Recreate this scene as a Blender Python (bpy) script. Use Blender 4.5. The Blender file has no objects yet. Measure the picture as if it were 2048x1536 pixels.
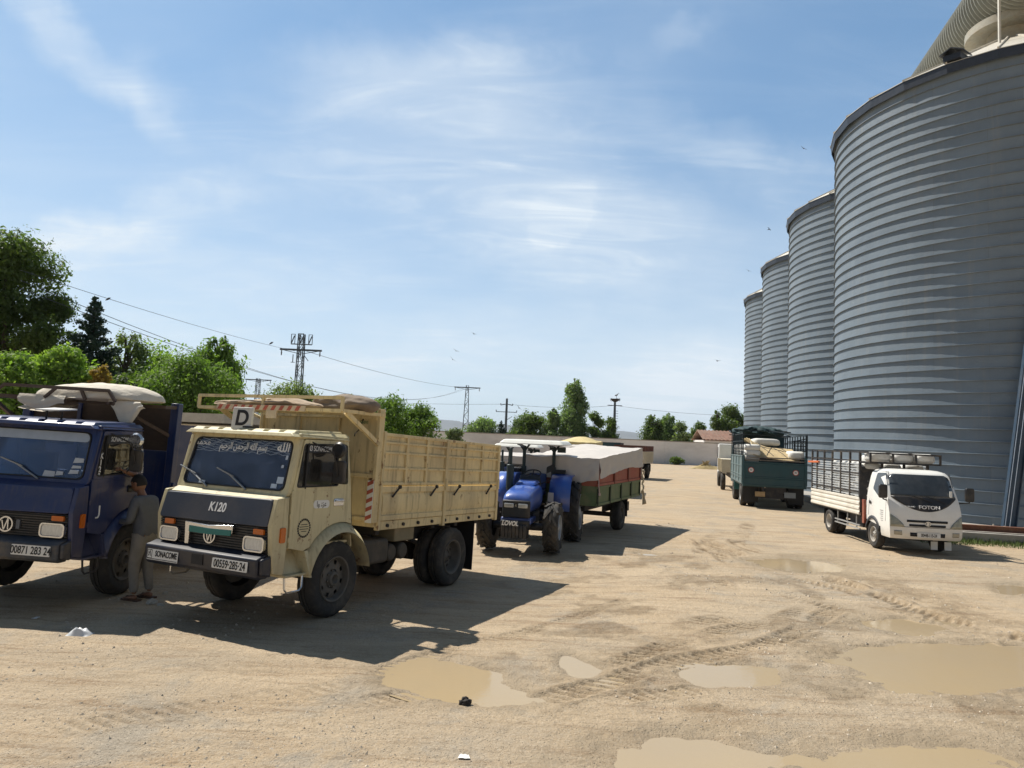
import bpy, bmesh, math, random
import numpy as np
from mathutils import Vector, Matrix
from mathutils.noise import noise as mnoise
R = math.radians
scene = bpy.context.scene
col = scene.collection
random.seed(7)
# ------------------------------------------------------------------ camera
CAM_H, FPX, PITCH, ROLL = 2.6, 1400.0, math.atan(111 * math.cos(R(2.5)) / 1400.0), R(2.5)
_F = Vector((0, math.cos(PITCH), math.sin(PITCH)))
_r0 = Vector((1, 0, 0)); _u0 = Vector((0, -math.sin(PITCH), math.cos(PITCH)))
_RT = math.cos(ROLL) * _r0 + math.sin(ROLL) * _u0
_UP = -math.sin(ROLL) * _r0 + math.cos(ROLL) * _u0
cam_d = bpy.data.cameras.new('camera'); cam = bpy.data.objects.new('camera', cam_d); col.objects.link(cam)
m = Matrix.Identity(4)
for i in range(3):
    m[i][0] = _RT[i]; m[i][1] = _UP[i]; m[i][2] = -_F[i]
m[0][3], m[1][3], m[2][3] = 0, 0, CAM_H
cam.matrix_world = m
cam_d.sensor_width = 36; cam_d.lens = FPX / 2048 * 36
cam_d.clip_start = 0.1; cam_d.clip_end = 30000
scene.camera = cam
scene.view_settings.view_transform = 'Standard'; scene.view_settings.look = 'None'
scene.view_settings.exposure = 0.30; scene.view_settings.gamma = 1
# ------------------------------------------------------------------ light
SUN_AZ, SUN_EL = R(-53), R(55)
sd = bpy.data.lights.new('sun', 'SUN'); sd.energy = 5.0; sd.angle = R(0.53); sd.color = (1.0, 0.94, 0.84)
so = bpy.data.objects.new('sun', sd); col.objects.link(so)
sv = Vector((math.sin(SUN_AZ) * math.cos(SUN_EL), math.cos(SUN_AZ) * math.cos(SUN_EL), math.sin(SUN_EL)))
so.rotation_euler = (-sv).to_track_quat('-Z', 'Y').to_euler(); so.location = (-20, 15, 40)
# ------------------------------------------------------------------ sky
w = bpy.data.worlds.new('World'); scene.world = w; w.use_nodes = True
nt = w.node_tree; nt.nodes.clear()
def N(t, **k):
    n = nt.nodes.new(t)
    for a, b in k.items():
        if a.startswith('i_'):
            key = a[2:]
            n.inputs[int(key) if key.isdigit() else key].default_value = b
        else: setattr(n, a, b)
    return n
def L(a, b): nt.links.new(a, b)
def build_sky():
    sky = N('ShaderNodeTexSky', sky_type='NISHITA', sun_disc=False, sun_elevation=SUN_EL, sun_rotation=SUN_AZ,
            altitude=300, air_density=1.0, dust_density=0.8, ozone_density=2.5)
    tc = N('ShaderNodeTexCoord'); sep = N('ShaderNodeSeparateXYZ'); L(tc.outputs['Generated'], sep.inputs[0])
    zz = N('ShaderNodeMath', operation='MAXIMUM', i_1=0.0); L(sep.outputs[2], zz.inputs[0])
    za = N('ShaderNodeMath', operation='ADD', i_1=0.22); L(zz.outputs[0], za.inputs[0])
    dx = N('ShaderNodeMath', operation='DIVIDE'); L(sep.outputs[0], dx.inputs[0]); L(za.outputs[0], dx.inputs[1])
    dy = N('ShaderNodeMath', operation='DIVIDE'); L(sep.outputs[1], dy.inputs[0]); L(za.outputs[0], dy.inputs[1])
    cmb = N('ShaderNodeCombineXYZ'); L(dx.outputs[0], cmb.inputs[0]); L(dy.outputs[0], cmb.inputs[1])
    def layer(rot, sx, sy, scale, det, lo, hi, off, dist=0.6, rough=0.55):
        mp = N('ShaderNodeMapping'); mp.inputs['Rotation'].default_value = (0, 0, R(rot)); mp.inputs['Scale'].default_value = (sx, sy, 1)
        mp.inputs['Location'].default_value = off
        L(cmb.outputs[0], mp.inputs[0])
        no = N('ShaderNodeTexNoise', i_Scale=scale, i_Detail=det, i_Roughness=rough, i_Distortion=dist); L(mp.outputs[0], no.inputs['Vector'])
        mr = N('ShaderNodeMapRange', interpolation_type='SMOOTHSTEP'); L(no.outputs[0], mr.inputs['Value'])
        mr.inputs['From Min'].default_value = lo; mr.inputs['From Max'].default_value = hi
        return mr.outputs[0]
    a = layer(24, 0.55, 1.5, 1.5, 9, 0.40, 0.74, (0.3, 0.9, 0), 1.0)        # long soft wisps
    b = layer(-38, 0.8, 2.2, 2.6, 10, 0.40, 0.80, (2.1, 0.4, 0), 1.6, 0.62)  # finer streaks
    c = layer(8, 0.6, 0.8, 0.9, 4, 0.34, 0.66, CLOUD_OFF, 0.5)               # broad veil
    def mul(x, y):
        mnode = N('ShaderNodeMath', operation='MULTIPLY'); 
        for k, v in ((0, x), (1, y)):
            if isinstance(v, (int, float)): mnode.inputs[k].default_value = v
            else: L(v, mnode.inputs[k])
        return mnode.outputs[0]
    def add(x, y):
        mnode = N('ShaderNodeMath', operation='ADD', use_clamp=True); L(x, mnode.inputs[0]); L(y, mnode.inputs[1]); return mnode.outputs[0]
    # cirrus masses in the sky: azimuth, elevation (radians), half sizes, tilt, density
    az = N('ShaderNodeMath', operation='ARCTAN2'); L(sep.outputs[0], az.inputs[0]); L(sep.outputs[1], az.inputs[1])
    el = N('ShaderNodeMath', operation='ARCSINE'); L(sep.outputs[2], el.inputs[0])
    ae = N('ShaderNodeCombineXYZ'); L(az.outputs[0], ae.inputs[0]); L(el.outputs[0], ae.inputs[1])
    wn = N('ShaderNodeTexNoise', i_Scale=5.0, i_Detail=5, i_Roughness=0.6); L(ae.outputs[0], wn.inputs['Vector'])
    wv = N('ShaderNodeVectorMath', operation='MULTIPLY_ADD'); L(wn.outputs['Color'], wv.inputs[0]); wv.inputs[1].default_value = (0.22, 0.16, 0); wv.inputs[2].default_value = (-0.11, -0.08, 0)
    wa = N('ShaderNodeVectorMath', operation='ADD'); L(ae.outputs[0], wa.inputs[0]); L(wv.outputs[0], wa.inputs[1])
    tot = None
    for (ca, ce, ra, re_, tilt, k) in CIRRUS:
        mp = N('ShaderNodeMapping', vector_type='TEXTURE'); L(wa.outputs[0], mp.inputs[0])
        mp.inputs['Location'].default_value = (ca, ce, 0); mp.inputs['Rotation'].default_value = (0, 0, R(tilt)); mp.inputs['Scale'].default_value = (ra, re_, 1)
        ln = N('ShaderNodeVectorMath', operation='LENGTH'); L(mp.outputs[0], ln.inputs[0])
        mr = N('ShaderNodeMapRange', interpolation_type='SMOOTHSTEP'); L(ln.outputs['Value'], mr.inputs['Value']); mr.inputs['From Min'].default_value = 1.0; mr.inputs['From Max'].default_value = 0.0; mr.inputs['To Max'].default_value = k
        tot = mr.outputs[0] if tot is None else add(tot, mr.outputs[0])
    tex = add(mul(a, 0.5), mul(b, 0.6)); n_ = N('ShaderNodeMath', operation='MULTIPLY_ADD', i_1=0.70, i_2=0.36); L(tex, n_.inputs[0])
    den = add(mul(tot, n_.outputs[0]), add(mul(mul(a, c), 0.20), add(mul(b, 0.06), mul(c, 0.17))))
    # pale veil thickening towards the horizon
    hz = N('ShaderNodeMapRange', interpolation_type='SMOOTHSTEP'); L(sep.outputs[2], hz.inputs['Value'])
    hz.inputs['From Min'].default_value = 0.46; hz.inputs['From Max'].default_value = 0.0
    den = add(den, mul(hz.outputs[0], 0.58))
    mix = N('ShaderNodeMix', data_type='RGBA'); L(den, mix.inputs['Factor'])
    g = N('ShaderNodeGamma'); L(sky.outputs[0], g.inputs[0]); g.inputs[1].default_value = SKY_GAMMA
    tint = N('ShaderNodeVectorMath', operation='MULTIPLY'); L(g.outputs[0], tint.inputs[0]); tint.inputs[1].default_value = SKY_TINT
    L(tint.outputs[0], mix.inputs['A']); mix.inputs['B'].default_value = CLOUD
    bg = N('ShaderNodeBackground'); bg.inputs['Strength'].default_value = SKY_STRENGTH
    # sky dimmed overhead and behind the camera to cut the fill light
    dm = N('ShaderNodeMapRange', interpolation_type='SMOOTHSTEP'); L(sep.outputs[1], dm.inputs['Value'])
    dm.inputs["From Min"].default_value = -0.20; dm.inputs["From Max"].default_value = 0.55; dm.inputs['To Min'].default_value = REAR_DIM
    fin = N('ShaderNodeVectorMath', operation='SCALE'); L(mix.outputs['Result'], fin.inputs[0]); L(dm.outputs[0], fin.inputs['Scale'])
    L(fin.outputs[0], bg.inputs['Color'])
    out = N('ShaderNodeOutputWorld'); L(bg.outputs[0], out.inputs[0])
CIRRUS = [(-0.121, 0.414, 0.443, 0.186, 12, 0.75), (0.081, 0.312, 0.3, 0.164, -8, 0.8), (0.066, 0.322, 0.064, 0.043, 60, 0.75), (-0.576, 0.437, 0.236, 0.043, -32, 0.75), (-0.489, 0.41, 0.079, 0.05, -40, 0.55), (-0.525, 0.231, 0.236, 0.036, 14, 0.55), (-0.571, 0.204, 0.143, 0.043, 8, 0.4), (-0.425, 0.285, 0.143, 0.029, 16, 0.4), (0.229, 0.092, 0.3, 0.079, 4, 0.55), (-0.23, 0.101, 0.357, 0.064, 3, 0.4), (0.231, 0.555, 0.036, 0.079, -70, 0.45), (0.31, 0.396, 0.214, 0.064, -20, 0.45), (-0.304, 0.204, 0.357, 0.064, 5, 0.3), (-0.199, 0.492, 0.25, 0.064, 10, 0.35)]
SKY_GAMMA = 0.6; SKY_STRENGTH = 0.10; SKY_TINT = (1.26, 1.78, 2.16); CLOUD = (6.6, 7.3, 7.9, 1); CLOUD_OFF = (1.35, 0.2, 0); REAR_DIM = 0.40
build_sky()

# ------------------------------------------------------------------ helpers
def at(u, v, Y):
    """world point seen at photo pixel (u, v) at distance Y in front"""
    d = _F + _RT * ((u - 1024) / FPX) - _UP * ((v - 768) / FPX)
    return Vector((0, 0, CAM_H)) + d * (Y / d.y)
def gnd(u, v, z=0.0):
    d = _F + _RT * ((u - 1024) / FPX) - _UP * ((v - 768) / FPX)
    return Vector((0, 0, CAM_H)) + d * ((z - CAM_H) / d.z)
_mats = {}
def mat(name, color, rough=0.6, metal=0.0, var=0.12, scale=6.0, dirt=0.0, dirt_col=(0.36, 0.27, 0.17), bump=0.0, bscale=40.0,
        spec=0.5, stretch=(1, 1, 1), low=None, coat=0.0, streak=0.0, rust=0.0, rust_col=(0.16, 0.06, 0.025)):
    """painted / metal / cloth surface: colour varied by noise, patchy dust, optional dust towards the wheels (low = height it fades out), bump"""
    if name in _mats: return _mats[name]
    global nt
    ma = bpy.data.materials.new(name); ma.use_nodes = True; nt = ma.node_tree
    bs = nt.nodes['Principled BSDF']
    bs.inputs['Roughness'].default_value = rough; bs.inputs['Metallic'].default_value = metal
    bs.inputs['Specular IOR Level'].default_value = spec; bs.inputs['Coat Weight'].default_value = coat
    tc = N('ShaderNodeTexCoord'); mp = N('ShaderNodeMapping'); L(tc.outputs['Object'], mp.inputs[0]); mp.inputs['Scale'].default_value = stretch
    n1 = N('ShaderNodeTexNoise', i_Scale=scale, i_Detail=6, i_Roughness=0.65); L(mp.outputs[0], n1.inputs['Vector'])
    ra = N('ShaderNodeMapRange'); L(n1.outputs[0], ra.inputs['Value'])
    ra.inputs['From Min'].default_value = 0.25; ra.inputs['From Max'].default_value = 0.75
    ra.inputs['To Min'].default_value = 1 - var; ra.inputs['To Max'].default_value = 1 + var
    sc = N('ShaderNodeVectorMath', operation='SCALE'); sc.inputs[0].default_value = color[:3]; L(ra.outputs[0], sc.inputs['Scale'])
    c = sc.outputs[0]
    def over(c, fac, colr):
        mx = N('ShaderNodeMix', data_type='RGBA'); L(fac, mx.inputs['Factor']); L(c, mx.inputs['A']); mx.inputs['B'].default_value = (*colr, 1)
        return mx.outputs['Result']
    if dirt > 0:
        n2 = N('ShaderNodeTexNoise', i_Scale=scale * 0.45, i_Detail=8, i_Roughness=0.7); L(mp.outputs[0], n2.inputs['Vector'])
        r2 = N('ShaderNodeMapRange', interpolation_type='SMOOTHSTEP'); L(n2.outputs[0], r2.inputs['Value'])
        r2.inputs['From Min'].default_value = 0.42; r2.inputs['From Max'].default_value = 0.72; r2.inputs['To Max'].default_value = dirt
        f = r2.outputs[0]
        if low:
            sp = N('ShaderNodeSeparateXYZ'); L(tc.outputs['Object'], sp.inputs[0])
            r3 = N('ShaderNodeMapRange'); L(sp.outputs[2], r3.inputs['Value'])
            r3.inputs['From Min'].default_value = low; r3.inputs['From Max'].default_value = low * 0.3
            r3.inputs['To Max'].default_value = 0.75
            mm = N('ShaderNodeMath', operation='MULTIPLY'); L(r3.outputs[0], mm.inputs[0]); L(n1.outputs[0], mm.inputs[1])
            ad = N('ShaderNodeMath', operation='ADD', use_clamp=True); L(mm.outputs[0], ad.inputs[0]); L(f, ad.inputs[1]); f = ad.outputs[0]
        c = over(c, f, dirt_col)
    if streak > 0:   # rain and dust runs down the sheet
        ms_ = N('ShaderNodeMapping'); L(tc.outputs['Object'], ms_.inputs[0]); ms_.inputs['Scale'].default_value = (9, 9, 0.55)
        n5 = N('ShaderNodeTexNoise', i_Scale=1.6, i_Detail=5, i_Roughness=0.6); L(ms_.outputs[0], n5.inputs['Vector'])
        r5 = N('ShaderNodeMapRange', interpolation_type='SMOOTHSTEP'); L(n5.outputs[0], r5.inputs['Value'])
        r5.inputs['From Min'].default_value = 0.50; r5.inputs['From Max'].default_value = 0.75; r5.inputs['To Max'].default_value = streak
        c = over(c, r5.outputs[0], (0.17, 0.125, 0.075))
    if rust > 0:
        n4 = N('ShaderNodeTexNoise', i_Scale=scale * 1.7, i_Detail=9, i_Roughness=0.75); L(mp.outputs[0], n4.inputs['Vector'])
        r4 = N('ShaderNodeMapRange', interpolation_type='SMOOTHSTEP'); L(n4.outputs[0], r4.inputs['Value'])
        r4.inputs['From Min'].default_value = 0.59; r4.inputs['From Max'].default_value = 0.645; r4.inputs['To Max'].default_value = rust
        c = over(c, r4.outputs[0], rust_col)
    L(c, bs.inputs['Base Color'])
    rr = N('ShaderNodeMapRange'); L(n1.outputs[0], rr.inputs['Value'])
    rr.inputs['To Min'].default_value = max(0.03, rough - 0.12); rr.inputs['To Max'].default_value = min(1, rough + 0.12); L(rr.outputs[0], bs.inputs['Roughness'])
    if bump > 0:
        n3 = N('ShaderNodeTexNoise', i_Scale=bscale, i_Detail=5, i_Roughness=0.6); L(mp.outputs[0], n3.inputs['Vector'])
        bp = N('ShaderNodeBump', i_Strength=1.0); bp.inputs['Distance'].default_value = bump; L(n3.outputs[0], bp.inputs['Height']); L(bp.outputs[0], bs.inputs['Normal'])
    _mats[name] = ma
    return ma
def glass_mat(name, tint=(0.35, 0.42, 0.5), filmy=0.1, film=(0.42, 0.38, 0.33)):
    if name in _mats: return _mats[name]
    global nt
    ma = bpy.data.materials.new(name); ma.use_nodes = True; nt = ma.node_tree; nt.nodes.clear()
    tr = N('ShaderNodeBsdfTransparent'); tr.inputs[0].default_value = (*tint, 1)
    gl = N('ShaderNodeBsdfGlossy', i_Roughness=0.03); gl.inputs[0].default_value = (0.9, 0.95, 1, 1)
    fr = N('ShaderNodeFresnel', i_IOR=1.55); mx = N('ShaderNodeMixShader'); L(fr.outputs[0], mx.inputs[0]); L(tr.outputs[0], mx.inputs[1]); L(gl.outputs[0], mx.inputs[2])
    df = N('ShaderNodeBsdfDiffuse'); df.inputs[0].default_value = (*film, 1)  # film colour is dust on doors, painted sky reflection on windscreens
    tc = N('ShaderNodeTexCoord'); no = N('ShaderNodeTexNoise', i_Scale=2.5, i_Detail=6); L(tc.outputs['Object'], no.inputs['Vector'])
    ra = N('ShaderNodeMapRange'); L(no.outputs[0], ra.inputs['Value']); ra.inputs['From Min'].default_value = 0.3; ra.inputs['From Max'].default_value = 0.8; ra.inputs['To Max'].default_value = filmy * 2
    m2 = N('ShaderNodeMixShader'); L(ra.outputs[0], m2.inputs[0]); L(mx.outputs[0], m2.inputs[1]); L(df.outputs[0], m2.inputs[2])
    o = N('ShaderNodeOutputMaterial'); L(m2.outputs[0], o.inputs[0])
    _mats[name] = ma
    return ma

class MB:
    """collects shapes, then links them as one mesh object"""
    def __init__(s): s.v = []; s.f = []; s.mi = []; s.cur = 0
    def add(s, vs, fs):
        o = len(s.v); s.v.extend([tuple(p) for p in vs]); s.f.extend([tuple(i + o for i in f) for f in fs]); s.mi.extend([s.cur] * len(fs)); return s
    def box(s, x0, x1, y0, y1, z0, z1):
        x0, x1 = min(x0, x1), max(x0, x1); y0, y1 = min(y0, y1), max(y0, y1); z0, z1 = min(z0, z1), max(z0, z1)
        return s.add([(x0, y0, z0), (x1, y0, z0), (x1, y1, z0), (x0, y1, z0), (x0, y0, z1), (x1, y0, z1), (x1, y1, z1), (x0, y1, z1)],
                     [(3, 2, 1, 0), (4, 5, 6, 7), (0, 1, 5, 4), (1, 2, 6, 5), (2, 3, 7, 6), (3, 0, 4, 7)])
    def hexa(s, p):  # 8 points: bottom 4 ccw, top 4 ccw
        return s.add(p, [(3, 2, 1, 0), (4, 5, 6, 7), (0, 1, 5, 4), (1, 2, 6, 5), (2, 3, 7, 6), (3, 0, 4, 7)])
    def bar(s, a, b, w, h=None, up=(0, 0, 1)):
        h = h or w; a = Vector(a); b = Vector(b); d = (b - a).normalized(); u = Vector(up)
        if abs(d.dot(u)) > 0.98: u = Vector((0, 1, 0)) if abs(d.y) < 0.9 else Vector((1, 0, 0))
        x = d.cross(u).normalized() * (w / 2); y = x.cross(d).normalized() * (h / 2)
        return s.hexa([a - x - y, a + x - y, a + x + y, a - x + y, b - x - y, b + x - y, b + x + y, b - x + y])
    def cyl(s, a, b, r0, r1=None, n=16, cap=True):
        r1 = r0 if r1 is None else r1
        return s.tube([a, b], [r0, r1], n, cap)
    def tube(s, pts, r, n=8, cap=True):
        pts = [Vector(p) for p in pts]; rr = r if isinstance(r, (list, tuple)) else [r] * len(pts)
        vs = []; fs = []; prev = None
        for i, p in enumerate(pts):
            d = (pts[min(i + 1, len(pts) - 1)] - pts[max(i - 1, 0)]).normalized()
            if prev is None: x = d.orthogonal().normalized()
            else: x = (prev - d * prev.dot(d)).normalized()
            prev = x; y = d.cross(x)
            vs += [p + (x * math.cos(2 * math.pi * k / n) + y * math.sin(2 * math.pi * k / n)) * rr[i] for k in range(n)]
        for i in range(len(pts) - 1):
            for k in range(n): fs.append((i * n + k, i * n + (k + 1) % n, (i + 1) * n + (k + 1) % n, (i + 1) * n + k))
        if cap: fs.append(tuple(range(n - 1, -1, -1))); fs.append(tuple((len(pts) - 1) * n + k for k in range(n)))
        return s.add(vs, fs)
    def lathe(s, prof, c=(0, 0, 0), axis='x', n=32, close=False):
        """prof: (along axis, radius)"""
        vs = []; fs = []
        for (x, r) in prof:
            for k in range(n):
                a = 2 * math.pi * k / n; p = (x, r * math.cos(a), r * math.sin(a))
                if axis == 'y': p = (r * math.sin(a), x, r * math.cos(a))
                if axis == 'z': p = (r * math.cos(a), r * math.sin(a), x)
                vs.append((p[0] + c[0], p[1] + c[1], p[2] + c[2]))
        m_ = len(prof)
        for i in range(m_ if close else m_ - 1):
            j = (i + 1) % m_
            for k in range(n): fs.append((i * n + k, i * n + (k + 1) % n, j * n + (k + 1) % n, j * n + k))
        return s.add(vs, fs)
    def plate(s, poly, f, a, b):
        """polygon (2-D) mapped by f(p, depth) and extruded between depths a and b"""
        n = len(poly); vs = [f(p, a) for p in poly] + [f(p, b) for p in poly]
        return s.add(vs, [tuple(range(n - 1, -1, -1)), tuple(range(n, 2 * n))] + [(i, (i + 1) % n, n + (i + 1) % n, n + i) for i in range(n)])
    def ring(s, outer, inner, f, a, b):
        n = len(outer); vs = [f(p, a) for p in outer] + [f(p, a) for p in inner] + [f(p, b) for p in outer] + [f(p, b) for p in inner]; fs = []
        for i in range(n):
            j = (i + 1) % n
            fs += [(j, i, n + i, n + j), (2 * n + i, 2 * n + j, 3 * n + j, 3 * n + i), (i, j, 2 * n + j, 2 * n + i), (n + j, n + i, 3 * n + i, 3 * n + j)]
        return s.add(vs, fs)
    def grid(s, fn, nu, nv, wrap=False):
        vs = [fn(i / (nu - 1) if not wrap else i / nu, j / (nv - 1)) for j in range(nv) for i in range(nu)]; fs = []
        for j in range(nv - 1):
            for i in range(nu if wrap else nu - 1): fs.append((j * nu + i, j * nu + (i + 1) % nu, (j + 1) * nu + (i + 1) % nu, (j + 1) * nu + i))
        return s.add(vs, fs)
    def build(s, name, m_, parent=None, bevel=0.0, smooth=35, solid=0.0, seg=2, subsurf=0):
        me = bpy.data.meshes.new(name); me.from_pydata([tuple(p) for p in s.v], [], s.f)
        ms = m_ if isinstance(m_, (list, tuple)) else [m_]
        for q in ms: me.materials.append(q)
        if len(ms) > 1: me.polygons.foreach_set('material_index', s.mi)
        bm = bmesh.new(); bm.from_mesh(me); bmesh.ops.recalc_face_normals(bm, faces=bm.faces); bm.to_mesh(me); bm.free()
        if smooth:
            me.shade_smooth(); me.set_sharp_from_angle(angle=R(smooth))
        o = bpy.data.objects.new(name, me); col.objects.link(o)
        if parent: o.parent = parent
        if solid: md = o.modifiers.new('solid', 'SOLIDIFY'); md.thickness = solid; md.offset = 0
        if subsurf: md = o.modifiers.new('sub', 'SUBSURF'); md.levels = subsurf; md.render_levels = subsurf
        if bevel:
            md = o.modifiers.new('bevel', 'BEVEL'); md.width = bevel; md.segments = seg; md.limit_method = 'ANGLE'; md.angle_limit = R(40)
        return o
def tag(o, label=None, cat=None, group=None, kind=None):
    if label: o['label'] = label
    if cat: o['category'] = cat
    if group: o['group'] = group
    if kind: o['kind'] = kind
    return o
def thing(name, label, cat, M=None, group=None):
    o = bpy.data.objects.new(name, None); col.objects.link(o); o.empty_display_size = 0.3
    if M is not None: o.matrix_world = M
    return tag(o, label, cat, group)
def copy_tree(o, parent=None):
    c = o.copy(); col.objects.link(c)
    if parent is not None: c.parent = parent
    for ch in list(o.children): copy_tree(ch, c)
    return c
def frame_of(o, yaw, pitch=0, roll=0):
    """local x = to the side, y = rearward, z = up"""
    y = R(yaw); p = R(pitch)
    a = Vector((math.sin(y) * math.cos(p), math.cos(y) * math.cos(p), math.sin(p)))
    b = Vector((math.cos(y), -math.sin(y), 0))
    if roll:
        q = Matrix.Rotation(R(roll), 3, a); b = q @ b
    c = b.cross(a)
    M = Matrix.Identity(4)
    for i in range(3): M[i][0] = b[i]; M[i][1] = a[i]; M[i][2] = c[i]; M[i][3] = o[i]
    return M
def text(body, size, M, m_, name, parent, ext=0.0015, align='CENTER', sx=1.0, shear=0.0, bold=0.0):
    """lettering as thin mesh in the plane M (x right, y up), M in the parent's space"""
    cu = bpy.data.curves.new(name, 'FONT'); cu.body = body; cu.size = size; cu.align_x = align; cu.align_y = 'CENTER'; cu.extrude = ext; cu.shear = shear; cu.offset = bold
    t = bpy.data.objects.new(name, cu); col.objects.link(t)
    dg = bpy.context.evaluated_depsgraph_get(); me = bpy.data.meshes.new_from_object(t.evaluated_get(dg))
    bpy.data.objects.remove(t); me.transform(M @ Matrix.Diagonal((sx, 1, 1, 1))); me.materials.clear(); me.materials.append(m_)
    o = bpy.data.objects.new(name, me); col.objects.link(o); o.parent = parent
    return o
def plane_M(o, x, y):
    x = Vector(x).normalized(); y = Vector(y); y = (y - x * y.dot(x)).normalized(); z = x.cross(y); M = Matrix.Identity(4)
    for i in range(3): M[i][0] = x[i]; M[i][1] = y[i]; M[i][2] = z[i]; M[i][3] = o[i]
    return M

# ================================================================== GROUND
TRUCK_O = gnd(651, 1239); TRUCK_YAW = 25.0; TRUCK_PITCH = -2.1
PUDDLES = []   # (cx, cy, half length, half width, rotation)
def pud(pts):
    P = np.array([tuple(gnd(u, v))[:2] for u, v in pts]); c = P.mean(0); q = P - c
    ev, evec = np.linalg.eigh(q.T @ q); ax = evec[:, 1]; s = q @ ax; t = q @ np.array([-ax[1], ax[0]])
    c = c + ax * (s.max() + s.min()) / 2 + np.array([-ax[1], ax[0]]) * (t.max() + t.min()) / 2
    PUDDLES.append((c[0], c[1], (s.max() - s.min()) / 2, (t.max() - t.min()) / 2, math.atan2(ax[1], ax[0])))
pud([(745, 1325), (860, 1322), (985, 1338), (1070, 1388), (1040, 1408), (930, 1410), (800, 1375)])
pud([(1095, 1303), (1160, 1300), (1245, 1355), (1190, 1365), (1120, 1335)])
pud([(1325, 1345), (1440, 1325), (1560, 1335), (1570, 1355), (1480, 1380), (1370, 1375)])
pud([(1610, 1312), (1700, 1295), (1900, 1288), (2180, 1300), (2180, 1375), (1880, 1380), (1700, 1345)])
pud([(1670, 1238), (1760, 1232), (1900, 1250), (1880, 1268), (1740, 1266)])
pud([(1485, 1118), (1600, 1113), (1700, 1132), (1690, 1145), (1540, 1137)])
pud([(1150, 1500), (1300, 1470), (1560, 1480), (1600, 1580), (1250, 1590)])
pud([(1560, 1485), (1850, 1462), (2120, 1500), (2100, 1590), (1640, 1580)])
pud([(1265, 1101), (1330, 1106), (1325, 1111), (1275, 1108)])
pud([(1985, 1168), (2060, 1170), (2070, 1190), (2000, 1185)])
PDEPTH = [0.055, 0.036, 0.045, 0.07, 0.05, 0.055, 0.036, 0.034, 0.045, 0.045]
def fnoise(X, Y, s, seed=0, oct_=4):
    """value noise, numpy"""
    out = np.zeros_like(X); amp = 1.0; tot = 0
    rng = np.random.RandomState(seed); tab = rng.rand(256, 256)
    for o in range(oct_):
        x = X * s + 37.7 * o; y = Y * s + 11.3 * o
        xi = np.floor(x).astype(int); yi = np.floor(y).astype(int); fx = x - xi; fy = y - yi
        fx = fx * fx * (3 - 2 * fx); fy = fy * fy * (3 - 2 * fy)
        g = lambda a, b: tab[a & 255, b & 255]
        v = (g(xi, yi) * (1 - fx) + g(xi + 1, yi) * fx) * (1 - fy) + (g(xi, yi + 1) * (1 - fx) + g(xi + 1, yi + 1) * fx) * fy
        out += amp * v; tot += amp; amp *= 0.5; s *= 2.03
    return out / tot
def sstep(a, b, x): t = np.clip((x - a) / (b - a), 0, 1); return t * t * (3 - 2 * t)
# tyre tracks: photo points along each rut, width, depth, tread pitch, tread strength
TRK = [([(2120, 1300), (1980, 1262), (1850, 1228), (1740, 1190), (1640, 1152), (1560, 1128), (1470, 1108), (1400, 1080)], 0.55, 0.085, 0.17, 1.2),
       ([(2100, 1345), (1900, 1250), (1800, 1222), (1690, 1180), (1600, 1160), (1500, 1130)], 0.32, 0.03, 0.15, 0.6),
       ([(1000, 1420), (1150, 1385), (1260, 1352), (1340, 1325), (1430, 1312), (1520, 1296), (1600, 1262), (1680, 1215)], 0.34, 0.028, 0.15, 0.75),
       ([(1180, 1345), (1280, 1312), (1340, 1290), (1440, 1262), (1560, 1242)], 0.30, 0.02, 0.14, 1.2),
       ([(980, 1480), (1150, 1425), (1250, 1395), (1400, 1380), (1480, 1390)], 0.3, 0.03, 0.15, 0.7),
       ([(1390, 1075), (1440, 1110), (1500, 1150), (1560, 1180), (1620, 1205), (1680, 1228)], 0.36, 0.02, 0.15, 1.2),
       ([(1540, 1250), (1620, 1222), (1720, 1206)], 0.42, 0.015, 0.15, 1.4),
       ([(1360, 1255), (1440, 1240), (1520, 1245)], 0.42, 0.015, 0.16, 1.2),
       ([(560, 1370), (650, 1352), (760, 1340), (900, 1300), (1080, 1255), (1250, 1195), (1360, 1130)], 0.26, 0.012, 0.13, 0.55),
       ([(0, 1480), (250, 1438), (480, 1400), (700, 1372), (760, 1390)], 0.34, 0.012, 0.15, 0.45),
       ([(640, 1420), (800, 1392), (930, 1375)], 0.3, 0.02, 0.14, 0.8),
       ([(100, 1330), (400, 1330), (700, 1310), (900, 1310)], 0.5, 0.01, 0.2, 0.2),
       ([(1660, 1150), (1760, 1145), (1900, 1165), (2060, 1190)], 0.4, 0.02, 0.16, 0.8),
       ([(1450, 1060), (1400, 1090), (1410, 1130), (1450, 1180)], 0.34, 0.02, 0.15, 1.0),
       ([(1500, 1045), (1470, 1085), (1520, 1110)], 0.34, 0.015, 0.15, 1.0)]
def truck_tilt(X, Y):
    ya = R(TRUCK_YAW); ax, ay = math.sin(ya), math.cos(ya)
    dx = X - TRUCK_O.x; dy = Y - TRUCK_O.y; s = dx * ax + dy * ay; t = dx * ay - dy * ax
    z = -0.0367 * np.clip(s, 0, 4.2) * (1 - sstep(5.0, 9.5, s))
    return z * sstep(-6.5, -3.0, t) * (1 - sstep(0.5, 4.5, t)) * (s > 0)
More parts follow.
